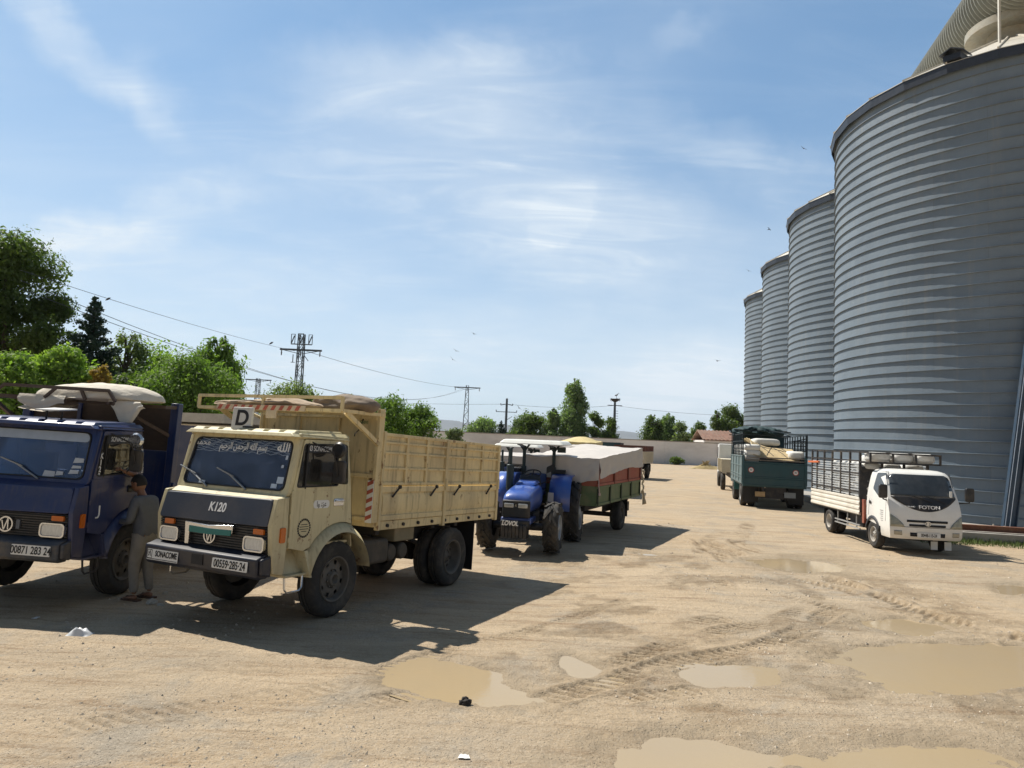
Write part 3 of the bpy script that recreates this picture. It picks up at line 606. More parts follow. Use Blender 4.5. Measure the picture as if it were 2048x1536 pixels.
# ================================================================== FAR WALL AND BUILDINGS
m_render = mat('grey_render', (0.80, 0.78, 0.77), 0.95, var=0.14, scale=0.25, dirt=0.5, dirt_col=(0.45, 0.42, 0.40), stretch=(1, 1, 2.5), bump=0.02, bscale=3)
def build_wall():
    t = thing('boundary_wall', 'long pale grey rendered wall closing off the far end of the yard', 'wall')
    mb = MB(); mb.box(-40, 48, 103.0, 103.3, -0.3, 3.3); mb.build('wall_face', m_render, t)
    mb = MB(); mb.box(-40, 48, 102.93, 103.37, 3.303, 3.42); mb.build('coping', mat('coping_stone', (0.30, 0.28, 0.25), 0.9, var=0.2), t)
    mb = MB()
    for k in range(12): x = -38 + k * 7.6; mb.box(x, x + 0.4, 102.9, 103.0, -0.3, 3.2)
    mb.build('pier', m_render, t)
build_wall()
def build_tiled_house():
    t = thing('tiled_house', 'low house with a red brown tiled roof behind the far wall', 'house', Matrix.Translation((38.2, 116, 0)))
    mb = MB(); mb.box(-6, 10, 0, 7, 0, 3.9); mb.build('wall', m_render, t)
    mb = MB(); mb.hexa([(-6.3, -0.4, 3.85), (10.3, -0.4, 3.85), (10.3, 3.6, 5.45), (-6.3, 3.6, 5.45), (-6.3, -0.4, 4.0), (10.3, -0.4, 4.0), (10.3, 3.6, 5.6), (-6.3, 3.6, 5.6)])
    mb.hexa([(-6.3, 3.6, 5.45), (10.3, 3.6, 5.45), (10.3, 7.4, 3.85), (-6.3, 7.4, 3.85), (-6.3, 3.6, 5.6), (10.3, 3.6, 5.6), (10.3, 7.4, 4.0), (-6.3, 7.4, 4.0)])
    for k in range(26): x = -6.2 + k * 0.65; mb.bar((x, -0.4, 4.03), (x, 3.6, 5.63), 0.3, 0.1)
    mb.build('roof', mat('clay_tile', (0.26, 0.15, 0.11), 0.9, var=0.35, scale=1.2, dirt=0.4, dirt_col=(0.30, 0.25, 0.2)), t)
    mb = MB(); mb.box(-3, -2, -0.02, 0.05, 1.4, 2.6); mb.build('window', m_dark, t)
build_tiled_house()
def build_shed():
    """low shuttered building behind the two lorries"""
    M = frame_of(at(352, 1010, 21.5).xy.to_3d(), 24); t = thing('workshop', 'low workshop with a pale concrete roof band and rusty shutters behind the trucks', 'building', M)
    zt = at(352, 826, 21.5).z; zm = at(352, 868, 21.5).z
    mb = MB(); mb.box(-4, 2.2, 0.3, 6, 0, zm); mb.build('wall', mat('blue_wall', (0.10, 0.15, 0.22), 0.9, var=0.2, dirt=0.3), t)
    mb = MB(); mb.box(-4.2, 2.4, -0.5, 6.2, zm + 0.004, zm + 0.32); mb.box(-4.4, 2.6, -0.9, 6.4, zm + 0.38, zt); mb.box(-4, 2.2, 0, 6, zm + 0.32, zm + 0.38)
    mb.build('roof', mat('pale_concrete', (0.50, 0.47, 0.40), 0.9, var=0.12, dirt=0.35, dirt_col=(0.3, 0.27, 0.22)), t)
    ms = mat('rusty_shutter', (0.24, 0.115, 0.075), 0.7, 0.2, var=0.3, scale=2, dirt=0.3)
    for k in range(2):
        x = -3.5 + k * 3.0; mb = MB(); mb.box(x, x + 2.4, 0.20, 0.297, 1.05, zm - 0.1)
        for j in range(14): mb.box(x, x + 2.4, 0.17, 0.20, 1.1 + j * 0.105, 1.15 + j * 0.105)
        for j in range(8): mb.box(x + 0.2 + j * 0.42, x + 0.24 + j * 0.42, 0.15, 0.17, 1.05, zm - 0.12)
        mb.build('shutter', ms, t)
build_shed()

# ================================================================== VEHICLE HELPERS
m_tyre = mat('tyre_rubber', (0.030, 0.029, 0.028), 0.85, var=0.25, scale=5, dirt=0.55, dirt_col=(0.16, 0.13, 0.095), bump=0.004, bscale=60)
m_rim = mat('dusty_rim', (0.13, 0.12, 0.105), 0.75, 0.2, var=0.25, scale=8, dirt=0.6, dirt_col=(0.19, 0.145, 0.10))
m_chas = mat('chassis_black', (0.018, 0.018, 0.02), 0.7, var=0.3, dirt=0.5, dirt_col=(0.11, 0.088, 0.065))
m_rubber = mat('black_rubber', (0.012, 0.012, 0.013), 0.6, var=0.2)
m_plast = mat('black_plastic', (0.016, 0.018, 0.022), 0.42, var=0.2, dirt=0.15)
m_chrome = mat('chrome', (0.65, 0.66, 0.68), 0.22, 0.95, var=0.08)
m_white = mat('white_paint', (0.72, 0.72, 0.70), 0.45, var=0.06, dirt=0.12)
m_black = mat('black_ink', (0.012, 0.012, 0.014), 0.6)
m_seat = mat('seat_cloth', (0.06, 0.10, 0.24), 0.9, var=0.3)
m_amber = mat('amber_lens', (0.55, 0.13, 0.012), 0.25, var=0.1)
m_lens = mat('lamp_lens', (0.55, 0.57, 0.58), 0.12, 0.35, var=0.25, scale=14, stretch=(6, 1, 1))
m_red = mat('red_lens', (0.30, 0.02, 0.015), 0.3)
m_paper = mat('paper', (0.75, 0.75, 0.72), 0.8, var=0.05)
m_lettw = mat('white_lettering', (0.78, 0.78, 0.78), 0.6)
G_WIND = glass_mat('windscreen_glass', (0.58, 0.68, 0.84), 0.12, (0.30, 0.37, 0.52))  # bluish diffuse film paints in the reflected sky
G_SIDE = glass_mat('door_glass', (0.30, 0.34, 0.38), 0.08)
def sgn(side): return 1 if side > 0 else -1
def wheel(parent, x, y, r, wd, side, rim=0.60, rimmat=None, holes=8, dish=0.05, z=None, front=True, lugs=0):
    """x: outer face of the tyre, side: +1 faces +x, -1 faces -x. wheel > tyre, rim"""
    z = r if z is None else z; s = sgn(side); rr = r * rim; X = lambda d: x - s * d   # d = distance inboard from the outer face
    mb = MB(); mb.lathe([(X(0.10), 0.02), (X(0.015 if front else 0.14), rr * 0.20), (X(0.03 if front else 0.16), rr * 0.30), (X(dish + 0.02 if front else 0.19), rr * 0.34), (X(dish + 0.04 if front else 0.19), rr * 0.42)], (0, y, z), n=20)
    for k in range(8):
        a = 2 * math.pi * k / 8 + 0.2; c = (0, y + math.cos(a) * rr * 0.37, z + math.sin(a) * rr * 0.37); d0 = dish + 0.03 if front else 0.19
        mb.cyl((X(d0), c[1], c[2]), (X(d0 - 0.03), c[1], c[2]), 0.016, n=6)
    wh = mb.build('wheel', rimmat or m_rim, parent)
    # tyre with ribbed tread and shoulder blocks
    n = 64; prof = [(0.03, rr), (0.0, r * 0.80), (0.005, r * 0.90), (0.03, r * 0.965), (0.055, r), (wd * 0.36, r), (wd * 0.37, r - 0.013), (wd * 0.42, r - 0.013), (wd * 0.43, r), (wd * 0.57, r), (wd * 0.58, r - 0.013),
                    (wd * 0.63, r - 0.013), (wd * 0.64, r), (wd - 0.055, r), (wd - 0.03, r * 0.965), (wd - 0.005, r * 0.90), (wd, r * 0.8), (wd - 0.03, rr)]
    mb = MB(); vs = []; fs = []
    for d, q in prof:
        for k in range(n):
            a = 2 * math.pi * k / n; q2 = q
            if q >= r * 0.96 and k % 4 == 0 and (d < wd * 0.3 or d > wd * 0.7): q2 = q - 0.012
            vs.append((X(d), y + q2 * math.sin(a), z + q2 * math.cos(a)))
    for i in range(len(prof) - 1):
        for k in range(n): fs.append((i * n + k, i * n + (k + 1) % n, (i + 1) * n + (k + 1) % n, (i + 1) * n + k))
    mb.add(vs, fs)
    if lugs:
        for k in range(lugs):
            for h_ in (0, 1):
                a = 2 * math.pi * (k + 0.5 * h_) / lugs; a2 = a + 2 * math.pi * 0.9 / lugs
                q0 = 0.02 if h_ else wd - 0.02; q1 = wd * 0.5
                P = lambda d, a_, q: Vector((X(d), y + q * math.sin(a_), z + q * math.cos(a_)))
                up = P(0, (a + a2) / 2, 1) - P(0, 0, 0)
                mb.bar(P(q0, a, r * 0.995), P(q1, a2, r * 1.012), 0.055, 0.07, up=(0, math.sin((a + a2) / 2), math.cos((a + a2) / 2)))
    mb.build('tyre', m_tyre, wh, smooth=50)
    # rim disc with hand holes between outer ring and hub
    mb = MB(); D = (dish if front else 0.0)
    mb.lathe([(X(0.03), rr * 1.0), (X(0.012), rr * 0.985), (X(0.02), rr * 0.92), (X(0.05 + D), rr * 0.86)], (0, y, z), n=48)
    dd = 0.05 + D if front else 0.20; seg = 48
    if not front: mb.lathe([(X(0.05), rr * 0.86), (X(0.19), rr * 0.80), (X(0.20), rr * 0.78)], (0, y, z), n=48)
    P = lambda q, a, e=0: (X(dd - e), y + q * math.sin(a), z + q * math.cos(a))
    ro = rr * (0.86 if front else 0.78); bands = [ro, ro * 0.93, ro * 0.73, rr * 0.42]
    vs = []; fs = []
    for bi, q in enumerate(bands): vs += [P(q, 2 * math.pi * k / seg, 0.03 * (bi / 3)) for k in range(seg)]
    per = seg // holes if holes else 0
    for bi in range(3):
        for k in range(seg):
            if holes and bi == 1 and (k % per) in (1, 2): continue
            fs.append((bi * seg + k, bi * seg + (k + 1) % seg, (bi + 1) * seg + (k + 1) % seg, (bi + 1) * seg + k))
    mb.add(vs, fs); mb.lathe([(X(dd + 0.06), ro), (X(dd + 0.062), 0.02)], (0, y, z), n=24)
    mb.build('rim', rimmat or m_rim, wh, smooth=30)
    return wh
def SZ(x0):  # map (s, z) polygons onto a side plane
    return lambda p, d: (x0 + d, p[0], p[1])
def arc(c, r, a0, a1, n): return [(c[0] + r * math.cos(R(a0 + (a1 - a0) * i / (n - 1))), c[1] + r * math.sin(R(a0 + (a1 - a0) * i / (n - 1)))) for i in range(n)]
def rrect(x0, x1, y0, y1, r, n=4):
    return arc((x1 - r, y1 - r), r, 0, 90, n) + arc((x0 + r, y1 - r), r, 90, 180, n) + arc((x0 + r, y0 + r), r, 180, 270, n) + arc((x1 - r, y0 + r), r, 270, 360, n)
def round_poly(poly, r, n=4):
    out = []; m_ = len(poly)
    for i in range(m_):
        p = Vector(poly[i]); a = Vector(poly[i - 1]) - p; b = Vector(poly[(i + 1) % m_]) - p; q = min(r, a.length * 0.45, b.length * 0.45)
        p0 = p + a.normalized() * q; p1 = p + b.normalized() * q
        for k in range(n): t = k / (n - 1); out.append(tuple((1 - t) ** 2 * p0 + 2 * t * (1 - t) * p + t * t * p1))
    return out
def number_plate(parent, M, wd, ht, txt, size, sx=0.72):
    mb = MB(); mb.plate(rrect(-wd / 2, wd / 2, -ht / 2, ht / 2, 0.012), lambda p, d: tuple(M @ Vector((p[0], p[1], d))), 0, 0.006)
    p = mb.build('number_plate', m_white, parent)
    text(txt, size, M @ Matrix.Translation((0, -0.004, 0.0085)), m_black, 'lettering', p, sx=sx, bold=0.002)
    return p

# ================================================================== THE TWO LORRIES OF ONE KIND
def k_truck(root, paint, hood_paint, bumper_paint, plate, dark_blue=False):
    W = 2.06; mid = -W / 2
    FR = lambda t, z, s: (t, s, z)
    # side outline of the cab (s, z)
    cheek = [(-1.12, 0.74), (-1.17, 1.016), (-1.21, 1.35), (-1.135, 1.675), (-0.93, 1.70), (-0.90, 1.10), (-0.925, 0.70)]
    mb = MB()
    for x0, x1 in ((-0.07, 0.0), (-W, -W + 0.07)): mb.plate(cheek, SZ(0), x0, x1)
    # rear wall with a window, floor, corner posts
    for x0, x1, z0, z1 in ((-W + 0.03, -0.03, 0.95, 1.80), (-W + 0.03, -W + 0.45, 1.80, 2.40), (-0.45, -0.03, 1.80, 2.40), (-W + 0.03, -0.03, 2.40, 2.50)):
        f = lambda z: 0.20 + (2.5 - z) * 0.17
        mb.hexa([(x0, f(z0), z0), (x1, f(z0), z0), (x1, f(z0) + 0.03, z0), (x0, f(z0) + 0.03, z0), (x0, f(z1), z1), (x1, f(z1), z1), (x1, f(z1) + 0.03, z1), (x0, f(z1) + 0.03, z1)])
    mb.box(-W + 0.05, -0.05, -1.12, 0.40, 1.02, 1.06)
    # windscreen surround: sill, header, pillars
    mb.hexa([FR(-W + 0.05, 1.655, -1.10), FR(-0.05, 1.655, -1.10), FR(-0.05, 1.655, -0.90), FR(-W + 0.05, 1.655, -0.90), FR(-W + 0.03, 1.705, -0.99), FR(-0.03, 1.705, -0.99), FR(-0.03, 1.745, -0.90), FR(-W + 0.03, 1.745, -0.90)])
    def wsp(t, z, d=0.0):   # windscreen plane
        return (t, -0.955 + (z - 1.74) * 0.235 + d, z)
    outer = round_poly([(-W + 0.01, 1.70), (-0.01, 1.70), (-0.035, 2.50), (-W + 0.035, 2.50)], 0.05, 5); inner = round_poly([(-W + 0.10, 1.765), (-0.10, 1.765), (-0.135, 2.425), (-W + 0.135, 2.425)], 0.10, 5)
    mb.ring(outer, inner, lambda p, d: wsp(p[0], p[1], d), 0.0, 0.055)
    for x0, x1, sg in ((-0.075, -0.012, 1), (-W + 0.012, -W + 0.075, -1)):   # A pillar returning along the side
        mb.plate([(-0.955, 1.74), (-0.80, 2.46), (-0.745, 2.46), (-0.86, 1.80), (-0.87, 1.74)], SZ(0), x0, x1)
        mb.plate([(0.06, 2.50), (0.20, 2.50), (0.345, 1.80), (0.425, 1.24), (0.40, 1.20), (0.31, 1.80)], SZ(0), x0, x1)   # rear pillar
        mb.plate([(0.31, 1.80), (0.06, 2.50), (0.09, 2.50), (0.335, 1.82)], SZ(0), x0, x1)
        mb.plate([(-0.80, 2.46), (-0.80, 2.53), (0.20, 2.53), (0.20, 2.49), (0.02, 2.49), (-0.74, 2.46)], SZ(0), x0, x1)
    body = mb.build('cab', paint, root, bevel=0.012)
    # rear quarter glass
    # roof with raised ribs and a visor lip
    mb = MB(); mb.hexa([(-W + 0.02, -0.93, 2.475), (-0.02, -0.93, 2.475), (-0.0, 0.22, 2.52), (-W, 0.22, 2.52), (-W + 0.10, -0.90, 2.535), (-0.10, -0.90, 2.535), (-0.06, 0.20, 2.575), (-W + 0.06, 0.20, 2.575)])
    for k in range(7):
        x = -W + 0.19 + k * 0.28; mb.hexa([(x - 0.11, -0.88, 2.52), (x + 0.11, -0.88, 2.52), (x + 0.11, 0.15, 2.55), (x - 0.11, 0.15, 2.55), (x - 0.09, -0.80, 2.573), (x + 0.09, -0.80, 2.573), (x + 0.09, 0.12, 2.605), (x - 0.09, 0.12, 2.605)])
    for x in (-0.012, -W - 0.013): mb.box(x, x + 0.025, -0.80, 0.20, 2.475, 2.50)
    mb.build('roof', paint, root, bevel=0.018)
    # bonnet flap (upper dark panel), grille
    ff = lambda z: -1.175 - (z - 1.0) * 0.10 if z < 1.33 else -1.208 + (z - 1.33) * 0.20
    mb = MB(); ol = round_poly([(-W + 0.055, 1.30), (-0.055, 1.32), (-0.075, 1.665), (-W + 0.075, 1.65)], 0.05, 5)
    mb.plate(ol, lambda p, d: (p[0], ff(p[1]) - 0.012 + d, p[1]), 0.0, 0.05); bon = mb.build('bonnet', hood_paint, root, bevel=0.012)
    mb = MB(); mb.plate([(-W + 0.06, 0.97), (-0.06, 0.97), (-0.055, 1.305), (-W + 0.055, 1.29)], lambda p, d: (p[0], ff(p[1]) + 0.03 + d, p[1]), 0, 0.03)
    for k in range(9):
        z = 1.0 + k * 0.033; mb.box(-W + 0.07, -0.07, ff(z) + 0.0, ff(z) + 0.03, z, z + 0.016)
    grl = mb.build('grille', m_plast, root)
    EM = lambda t, z, d: plane_M((t, ff(z) - d, z), (1, 0, 0), (0, 0, 1))
    # round emblem: ring and slanted stroke
    def emblem(cx, cz, r, par, d=0.03):
        mb = MB(); M_ = EM(cx, cz, d); n = 28
        mb.ring([(r * math.cos(2 * math.pi * k / n), r * math.sin(2 * math.pi * k / n)) for k in range(n)], [(r * 0.82 * math.cos(2 * math.pi * k / n), r * 0.82 * math.sin(2 * math.pi * k / n)) for k in range(n)], lambda p, q: tuple(M_ @ Vector((p[0], p[1], q))), 0, 0.014)
        for a, b in (((-0.55, 0.48), (-0.22, -0.74)), ((-0.22, -0.74), (0.26, 0.78)), ((0.26, 0.78), (0.34, -0.66))):
            a = Vector(a) * r; b = Vector(b) * r; nn = (b - a).normalized().orthogonal() * r * 0.075
            mb.plate([a - nn, b - nn, b + nn, a + nn], lambda p, q: tuple(M_ @ Vector((p[0], p[1], q))), 0.001, 0.012)
        return mb.build('emblem', m_chrome, par)
    emblem(mid + (0.12 if dark_blue else 0.005), 1.135, 0.105, grl)
    # lamps
    for cx in (-0.255, -W + 0.285):
        M_ = EM(cx, 1.095, 0.02); mb = MB(); mp_ = lambda p, q: tuple(M_ @ Vector((p[0], p[1], q)))
        mb.ring(rrect(-0.175, 0.175, -0.095, 0.095, 0.05, 5), rrect(-0.155, 0.155, -0.076, 0.076, 0.04, 5), mp_, -0.02, 0.03); hl = mb.build('headlight', m_chrome, root)
        mb = MB(); mb.plate(rrect(-0.155, 0.155, -0.076, 0.076, 0.04, 5), mp_, -0.01, 0.018); mb.build('lens', m_lens, hl, bevel=0.006)
        M2 = EM(cx + (0.06 if cx > mid else -0.02), 1.255, 0.012); mb = MB(); mb.plate(rrect(-0.085, 0.085, -0.033, 0.033, 0.012), lambda p, q: tuple(M2 @ Vector((p[0], p[1], q))), -0.02, 0.015); mb.build('indicator', m_amber, root)
    for x, sg in ((0.0, 1), (-W, -1)):
        mb = MB(); mb.plate(rrect(-1.055, -0.965, 1.12, 1.31, 0.02), SZ(x), -0.01, 0.022 * sg); mb.build('side_indicator', m_amber, root)
    # bumper
    mb = MB(); mb.plate([(-1.33, 0.72), (-1.345, 0.93), (-1.20, 0.985), (-1.13, 0.985), (-1.13, 0.68), (-1.27, 0.68)], SZ(0), -W + 0.0, -0.06)
    mb.plate([(-1.30, 0.74), (-1.31, 0.93), (-1.13, 0.975), (-1.13, 0.70)], SZ(0), -0.06, -0.01); mb.plate([(-1.30, 0.74), (-1.31, 0.93), (-1.13, 0.975), (-1.13, 0.70)], SZ(0), -W - 0.05, -W)
    bmp = mb.build('bumper', bumper_paint, root, bevel=0.02)
    mb = MB(); mb.box(mid - 0.14, mid + 0.06, -1.35, -1.30, 0.77, 0.90); mb.build('tow_recess', m_black, bmp)
    BM = lambda t, z: plane_M((t, -1.342 - 0.006, z), (1, 0, 0), (0, 0.035, 1))
    number_plate(root, BM(*plate[1]), plate[2], plate[3], plate[0], plate[4])
    # doors
    for x, sg in ((0.0, 1), (-W, -1)):
        mb = MB(); A = lambda a0, a1, r, n: arc((0.155, 0.53), r, a0, a1, n)
        low = [(-0.895, 1.775), (-0.875, 1.04), (-0.60, 0.985)] + A(142, 72, 0.80, 8) + [(0.395, 1.285), (0.315, 1.775)]
        mb.plate(low, SZ(x), -0.045 * sg, 0.004 * sg)
        o_ = round_poly([(-0.885, 1.775), (0.31, 1.775), (0.055, 2.475), (-0.74, 2.455)], 0.03, 5); i_ = round_poly([(-0.825, 1.815), (0.03, 1.835), (-0.045, 2.425), (-0.745, 2.40)], 0.05, 5)
        mb.ring(o_, i_, SZ(x), -0.04 * sg, 0.003 * sg)
        dr = mb.build('door', paint, root, bevel=0.008)
        mb = MB(); mb.plate(i_, SZ(x), -0.026 * sg, -0.020 * sg); mb.build('door_glass', G_SIDE, dr)
        mb = MB(); mb.box(x - 0.028 * sg, x + 0.004 * sg, -0.672, -0.645, 1.80, 2.41)
        mb.ring(i_, [(p[0] * 0.965 - 0.014, (p[1] - 2.12) * 0.955 + 2.12) for p in i_], SZ(x), -0.03 * sg, 0.008 * sg); mb.build('window_rubber', m_rubber, dr)
        mb = MB(); mb.plate(round_poly([(0.075, 1.86), (0.235, 1.86), (0.165, 2.42), (0.02, 2.44)], 0.04, 4), SZ(x), -0.012 * sg, 0.008 * sg); mb.build('quarter_glass', G_SIDE if not dark_blue else m_rubber, dr)
        mb = MB(); mb.box(x, x + 0.02 * sg, -0.05, 0.165, 1.555, 1.66); mb.box(x + 0.02 * sg, x + 0.045 * sg, -0.04, 0.155, 1.615, 1.645); mb.build('handle', m_chrome if not dark_blue else m_rubber, dr, bevel=0.01)
        for z in (1.15, 1.45, 1.70): MB().cyl((x + 0.006 * sg, -0.895, z - 0.03), (x + 0.006 * sg, -0.895, z + 0.03), 0.012, n=8).build('hinge', paint, dr)
        # step recess, step plate and hanging loop
        mb = MB(); mb.hexa([(x - 0.30 * sg, -0.90, 0.70), (x - 0.05 * sg, -0.90, 0.70), (x - 0.05 * sg, -0.52, 0.70), (x - 0.30 * sg, -0.52, 0.70), (x - 0.26 * sg, -0.90, 1.04), (x - 0.22 * sg, -0.90, 1.04), (x - 0.22 * sg, -0.58, 1.0), (x - 0.26 * sg, -0.58, 1.0)])
        mb.box(x - 0.30 * sg, x + 0.03 * sg, -0.92, -0.50, 0.668, 0.70); st = mb.build('step', paint, root, bevel=0.008)
        mb = MB(); mb.tube([(x, -0.90, 0.67), (x + 0.01 * sg, -0.89, 0.52), (x + 0.01 * sg, -0.84, 0.475), (x + 0.01 * sg, -0.62, 0.475), (x + 0.01 * sg, -0.57, 0.52), (x, -0.56, 0.67)], 0.014, 6); mb.build('step_loop', m_chrome if not dark_blue else m_chas, st)
        # flared mudguard band
        mb = MB(); c = (0.155, 0.53)
        ro = [(-0.56, 0.66)] + arc(c, 0.80, 150, 72, 12) + [(0.42, 1.235)] + arc(c, 0.76, 62, 10, 8); ri = [(-0.50, 0.66)] + arc(c, 0.665, 160, 60, 12) + [(0.50, 1.09)] + arc(c, 0.665, 55, 10, 8)
        n = len(ro); vs = []; fs = []
        for q, d in ((ro, -0.02), (ri, 0.085), (ri, -0.35)): vs += [(x + d * sg, p[0], p[1]) for p in q]
        for a in (0, 1):
            for i in range(n - 1): fs.append((a * n + i, a * n + i + 1, (a + 1) * n + i + 1, (a + 1) * n + i))
        mb.add(vs, fs); mb.hexa([(x - 0.30 * sg, -0.565, 0.64), (x + 0.08 * sg, -0.50, 0.64), (x + 0.08 * sg, -0.47, 0.64), (x - 0.30 * sg, -0.52, 0.64), (x - 0.30 * sg, -0.565, 0.98), (x - 0.0 * sg, -0.56, 0.98), (x + 0.0 * sg, -0.50, 0.98), (x - 0.30 * sg, -0.52, 0.98)])
        mb.build('mudguard', paint, root, solid=0.012, smooth=40)
        # mirrors
        mb = MB(); o = x + 0.20 * sg
        mb.tube([(x - 0.02 * sg, -0.70, 2.46), (x + 0.12 * sg, -0.62, 2.48), (o, -0.42, 2.40), (o, -0.40, 1.85), (x, -0.55, 1.80)] if sg < 0 else [(x - 0.02, -0.62, 2.44), (x + 0.16, -0.33, 2.30), (x + 0.20, -0.25, 2.0), (x + 0.05, -0.20, 1.86)], 0.011, 6)
        mr = mb.build('mirror_arm', m_chas, root)
        mb = MB()
        if sg > 0:
            mb.plate(rrect(0.10, 0.28, 1.88, 2.20, 0.04), lambda p, d: (p[0], -0.24 + d + 0.12 * (p[0] - 0.2), p[1]), 0, 0.06); mb.build('mirror', m_plast, mr, bevel=0.015)
            mb = MB(); mb.lathe([(-0.245, 0.0), (-0.245, 0.09), (-0.22, 0.115), (-0.17, 0.10), (-0.15, 0.02)], (0.15, 0.0, 2.34), axis='y', n=20); mb.build('round_mirror', m_plast if not dark_blue else m_chrome, mr)
        else:
            mb.plate(rrect(-W - 0.30, -W - 0.10, 1.78, 2.36, 0.06), lambda p, d: (p[0], -0.52 + d, p[1]), 0, 0.07); mb.build('mirror', m_plast, mr, bevel=0.02)
    # windscreen and rubber, wipers
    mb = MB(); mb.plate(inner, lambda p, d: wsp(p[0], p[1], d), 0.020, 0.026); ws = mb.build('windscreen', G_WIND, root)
    mb = MB(); mb.ring(inner, [((p[0] - mid) * 0.978 + mid, (p[1] - 2.095) * 0.955 + 2.095) for p in inner], lambda p, d: wsp(p[0], p[1], d), -0.006, 0.03); mb.build('windscreen_rubber', m_rubber, root)
    for px in (mid + 0.30, mid - 0.42):
        mb = MB(); a = wsp(px, 1.745, -0.02); b = wsp(px - 0.36, 1.93, -0.03); c = wsp(px - 0.62, 2.005, -0.025)
        mb.tube([a, b], 0.012, 6); mb.bar(Vector(b) + (Vector(b) - Vector(c)) * 0.35, c, 0.02, 0.014); mb.build('wiper', mat('wiper_grey', (0.30, 0.31, 0.32), 0.4, 0.6), root)
    # interior
    for cx in (mid + 0.55, mid - 0.5):
        mb = MB(); mb.box(cx - 0.28, cx + 0.28, -0.42, 0.08, 1.30, 1.46); mb.hexa([(cx - 0.27, 0.03, 1.40), (cx + 0.27, 0.03, 1.40), (cx + 0.27, 0.17, 1.40), (cx - 0.27, 0.17, 1.40), (cx - 0.24, 0.11, 2.08), (cx + 0.24, 0.11, 2.08), (cx + 0.24, 0.18, 2.08), (cx - 0.24, 0.18, 2.08)]); mb.build('seat', m_seat, root, bevel=0.04)
    mb = MB(); mb.hexa([(-W + 0.08, -0.95, 1.40), (-0.08, -0.95, 1.40), (-0.08, -0.60, 1.40), (-W + 0.08, -0.60, 1.40), (-W + 0.08, -0.90, 1.735), (-0.08, -0.90, 1.735), (-0.08, -0.64, 1.70), (-W + 0.08, -0.64, 1.70)]); mb.build('dashboard', m_plast, root, bevel=0.02)
    mb = MB(); M_ = plane_M((mid + 0.55, -0.48, 1.80), (1, 0, 0), (0, 0.8, 0.45)); n = 24
    mb.tube([tuple(M_ @ Vector((0.23 * math.cos(2 * math.pi * k / n), 0.23 * math.sin(2 * math.pi * k / n), 0))) for k in range(n + 1)], 0.014, 6, cap=False); mb.tube([tuple(M_ @ Vector((0, 0, 0))), (mid + 0.55, -0.72, 1.6)], 0.025, 8)
    for a in (0, 120, 240): mb.tube([tuple(M_ @ Vector((0, 0, 0))), tuple(M_ @ Vector((0.22 * math.cos(R(a)), 0.22 * math.sin(R(a)), 0)))], 0.012, 6)
    mb.build('steering_wheel', m_rubber, root)
    # running gear
    wheel(root, 0.0, 0.155, 0.53, 0.28, 1); wheel(root, -W, 0.155, 0.53, 0.28, -1)
    for sd, x in ((1, 0.02), (-1, -W - 0.02)):
        wheel(root, x, 3.50, 0.525, 0.27, sd, front=False, holes=8); wheel(root, x - sd * 0.31, 3.50, 0.525, 0.27, sd, front=False, holes=8)
    mb = MB()
    for cx in (mid - 0.42, mid + 0.42): mb.box(cx - 0.04, cx + 0.04, -1.1, 5.1, 0.82, 1.05)
    for s in (0.155, 3.50): mb.cyl((-W + 0.2, s, 0.53), (-0.2, s, 0.53), 0.07, n=10)
    mb.lathe([(-0.22, 0.05), (-0.16, 0.17), (0.16, 0.17), (0.22, 0.05)], (mid, 3.50, 0.55), n=16)
    for cx in (mid - 0.48, mid + 0.48):
        for s in (0.155, 3.5): mb.hexa([(cx - 0.04, s - 0.65, 0.80), (cx + 0.04, s - 0.65, 0.80), (cx + 0.04, s, 0.60), (cx - 0.04, s, 0.60), (cx - 0.04, s - 0.65, 0.86), (cx + 0.04, s - 0.65, 0.86), (cx + 0.04, s, 0.70), (cx - 0.04, s, 0.70)]); mb.hexa([(cx - 0.04, s, 0.60), (cx + 0.04, s, 0.60), (cx + 0.04, s + 0.65, 0.80), (cx - 0.04, s + 0.65, 0.80), (cx - 0.04, s, 0.70), (cx + 0.04, s, 0.70), (cx + 0.04, s + 0.65, 0.86), (cx - 0.04, s + 0.65, 0.86)])
    mb.box(mid - 0.35, mid + 0.35, -0.9, 0.3, 0.75, 1.3)
    for k in range(5): mb.box(-W + 0.2, -0.2, 1.3 + k * 0.85, 1.4 + k * 0.85, 1.05, 1.15)
    mb.build('chassis', m_chas, root)
    mt = mat('dusty_tank', (0.075, 0.065, 0.052), 0.75, 0.2, var=0.2, dirt=0.6, dirt_col=(0.16, 0.125, 0.09))
    mb = MB(); mb.box(-0.62, -0.06, 0.80, 1.50, 0.62, 1.0); mb.build('fuel_tank', mt, root, bevel=0.05)
    mb = MB(); mb.box(-0.55, -0.10, 1.70, 2.28, 0.92, 1.20); mb.build('battery_box', mat('box_cream', (0.22, 0.19, 0.12), 0.8, dirt=0.6), root, bevel=0.02)
    mb = MB()
    for s in (1.62, 1.95): MB().cyl((-0.55, s, 0.76), (-0.08, s, 0.76), 0.135, n=18).build('air_tank', mt, root, bevel=0.03)
    return dict(W=W, mid=mid, wsp=wsp, bonnet=bon, ws=ws, EM=EM, BM=BM, ff=ff)

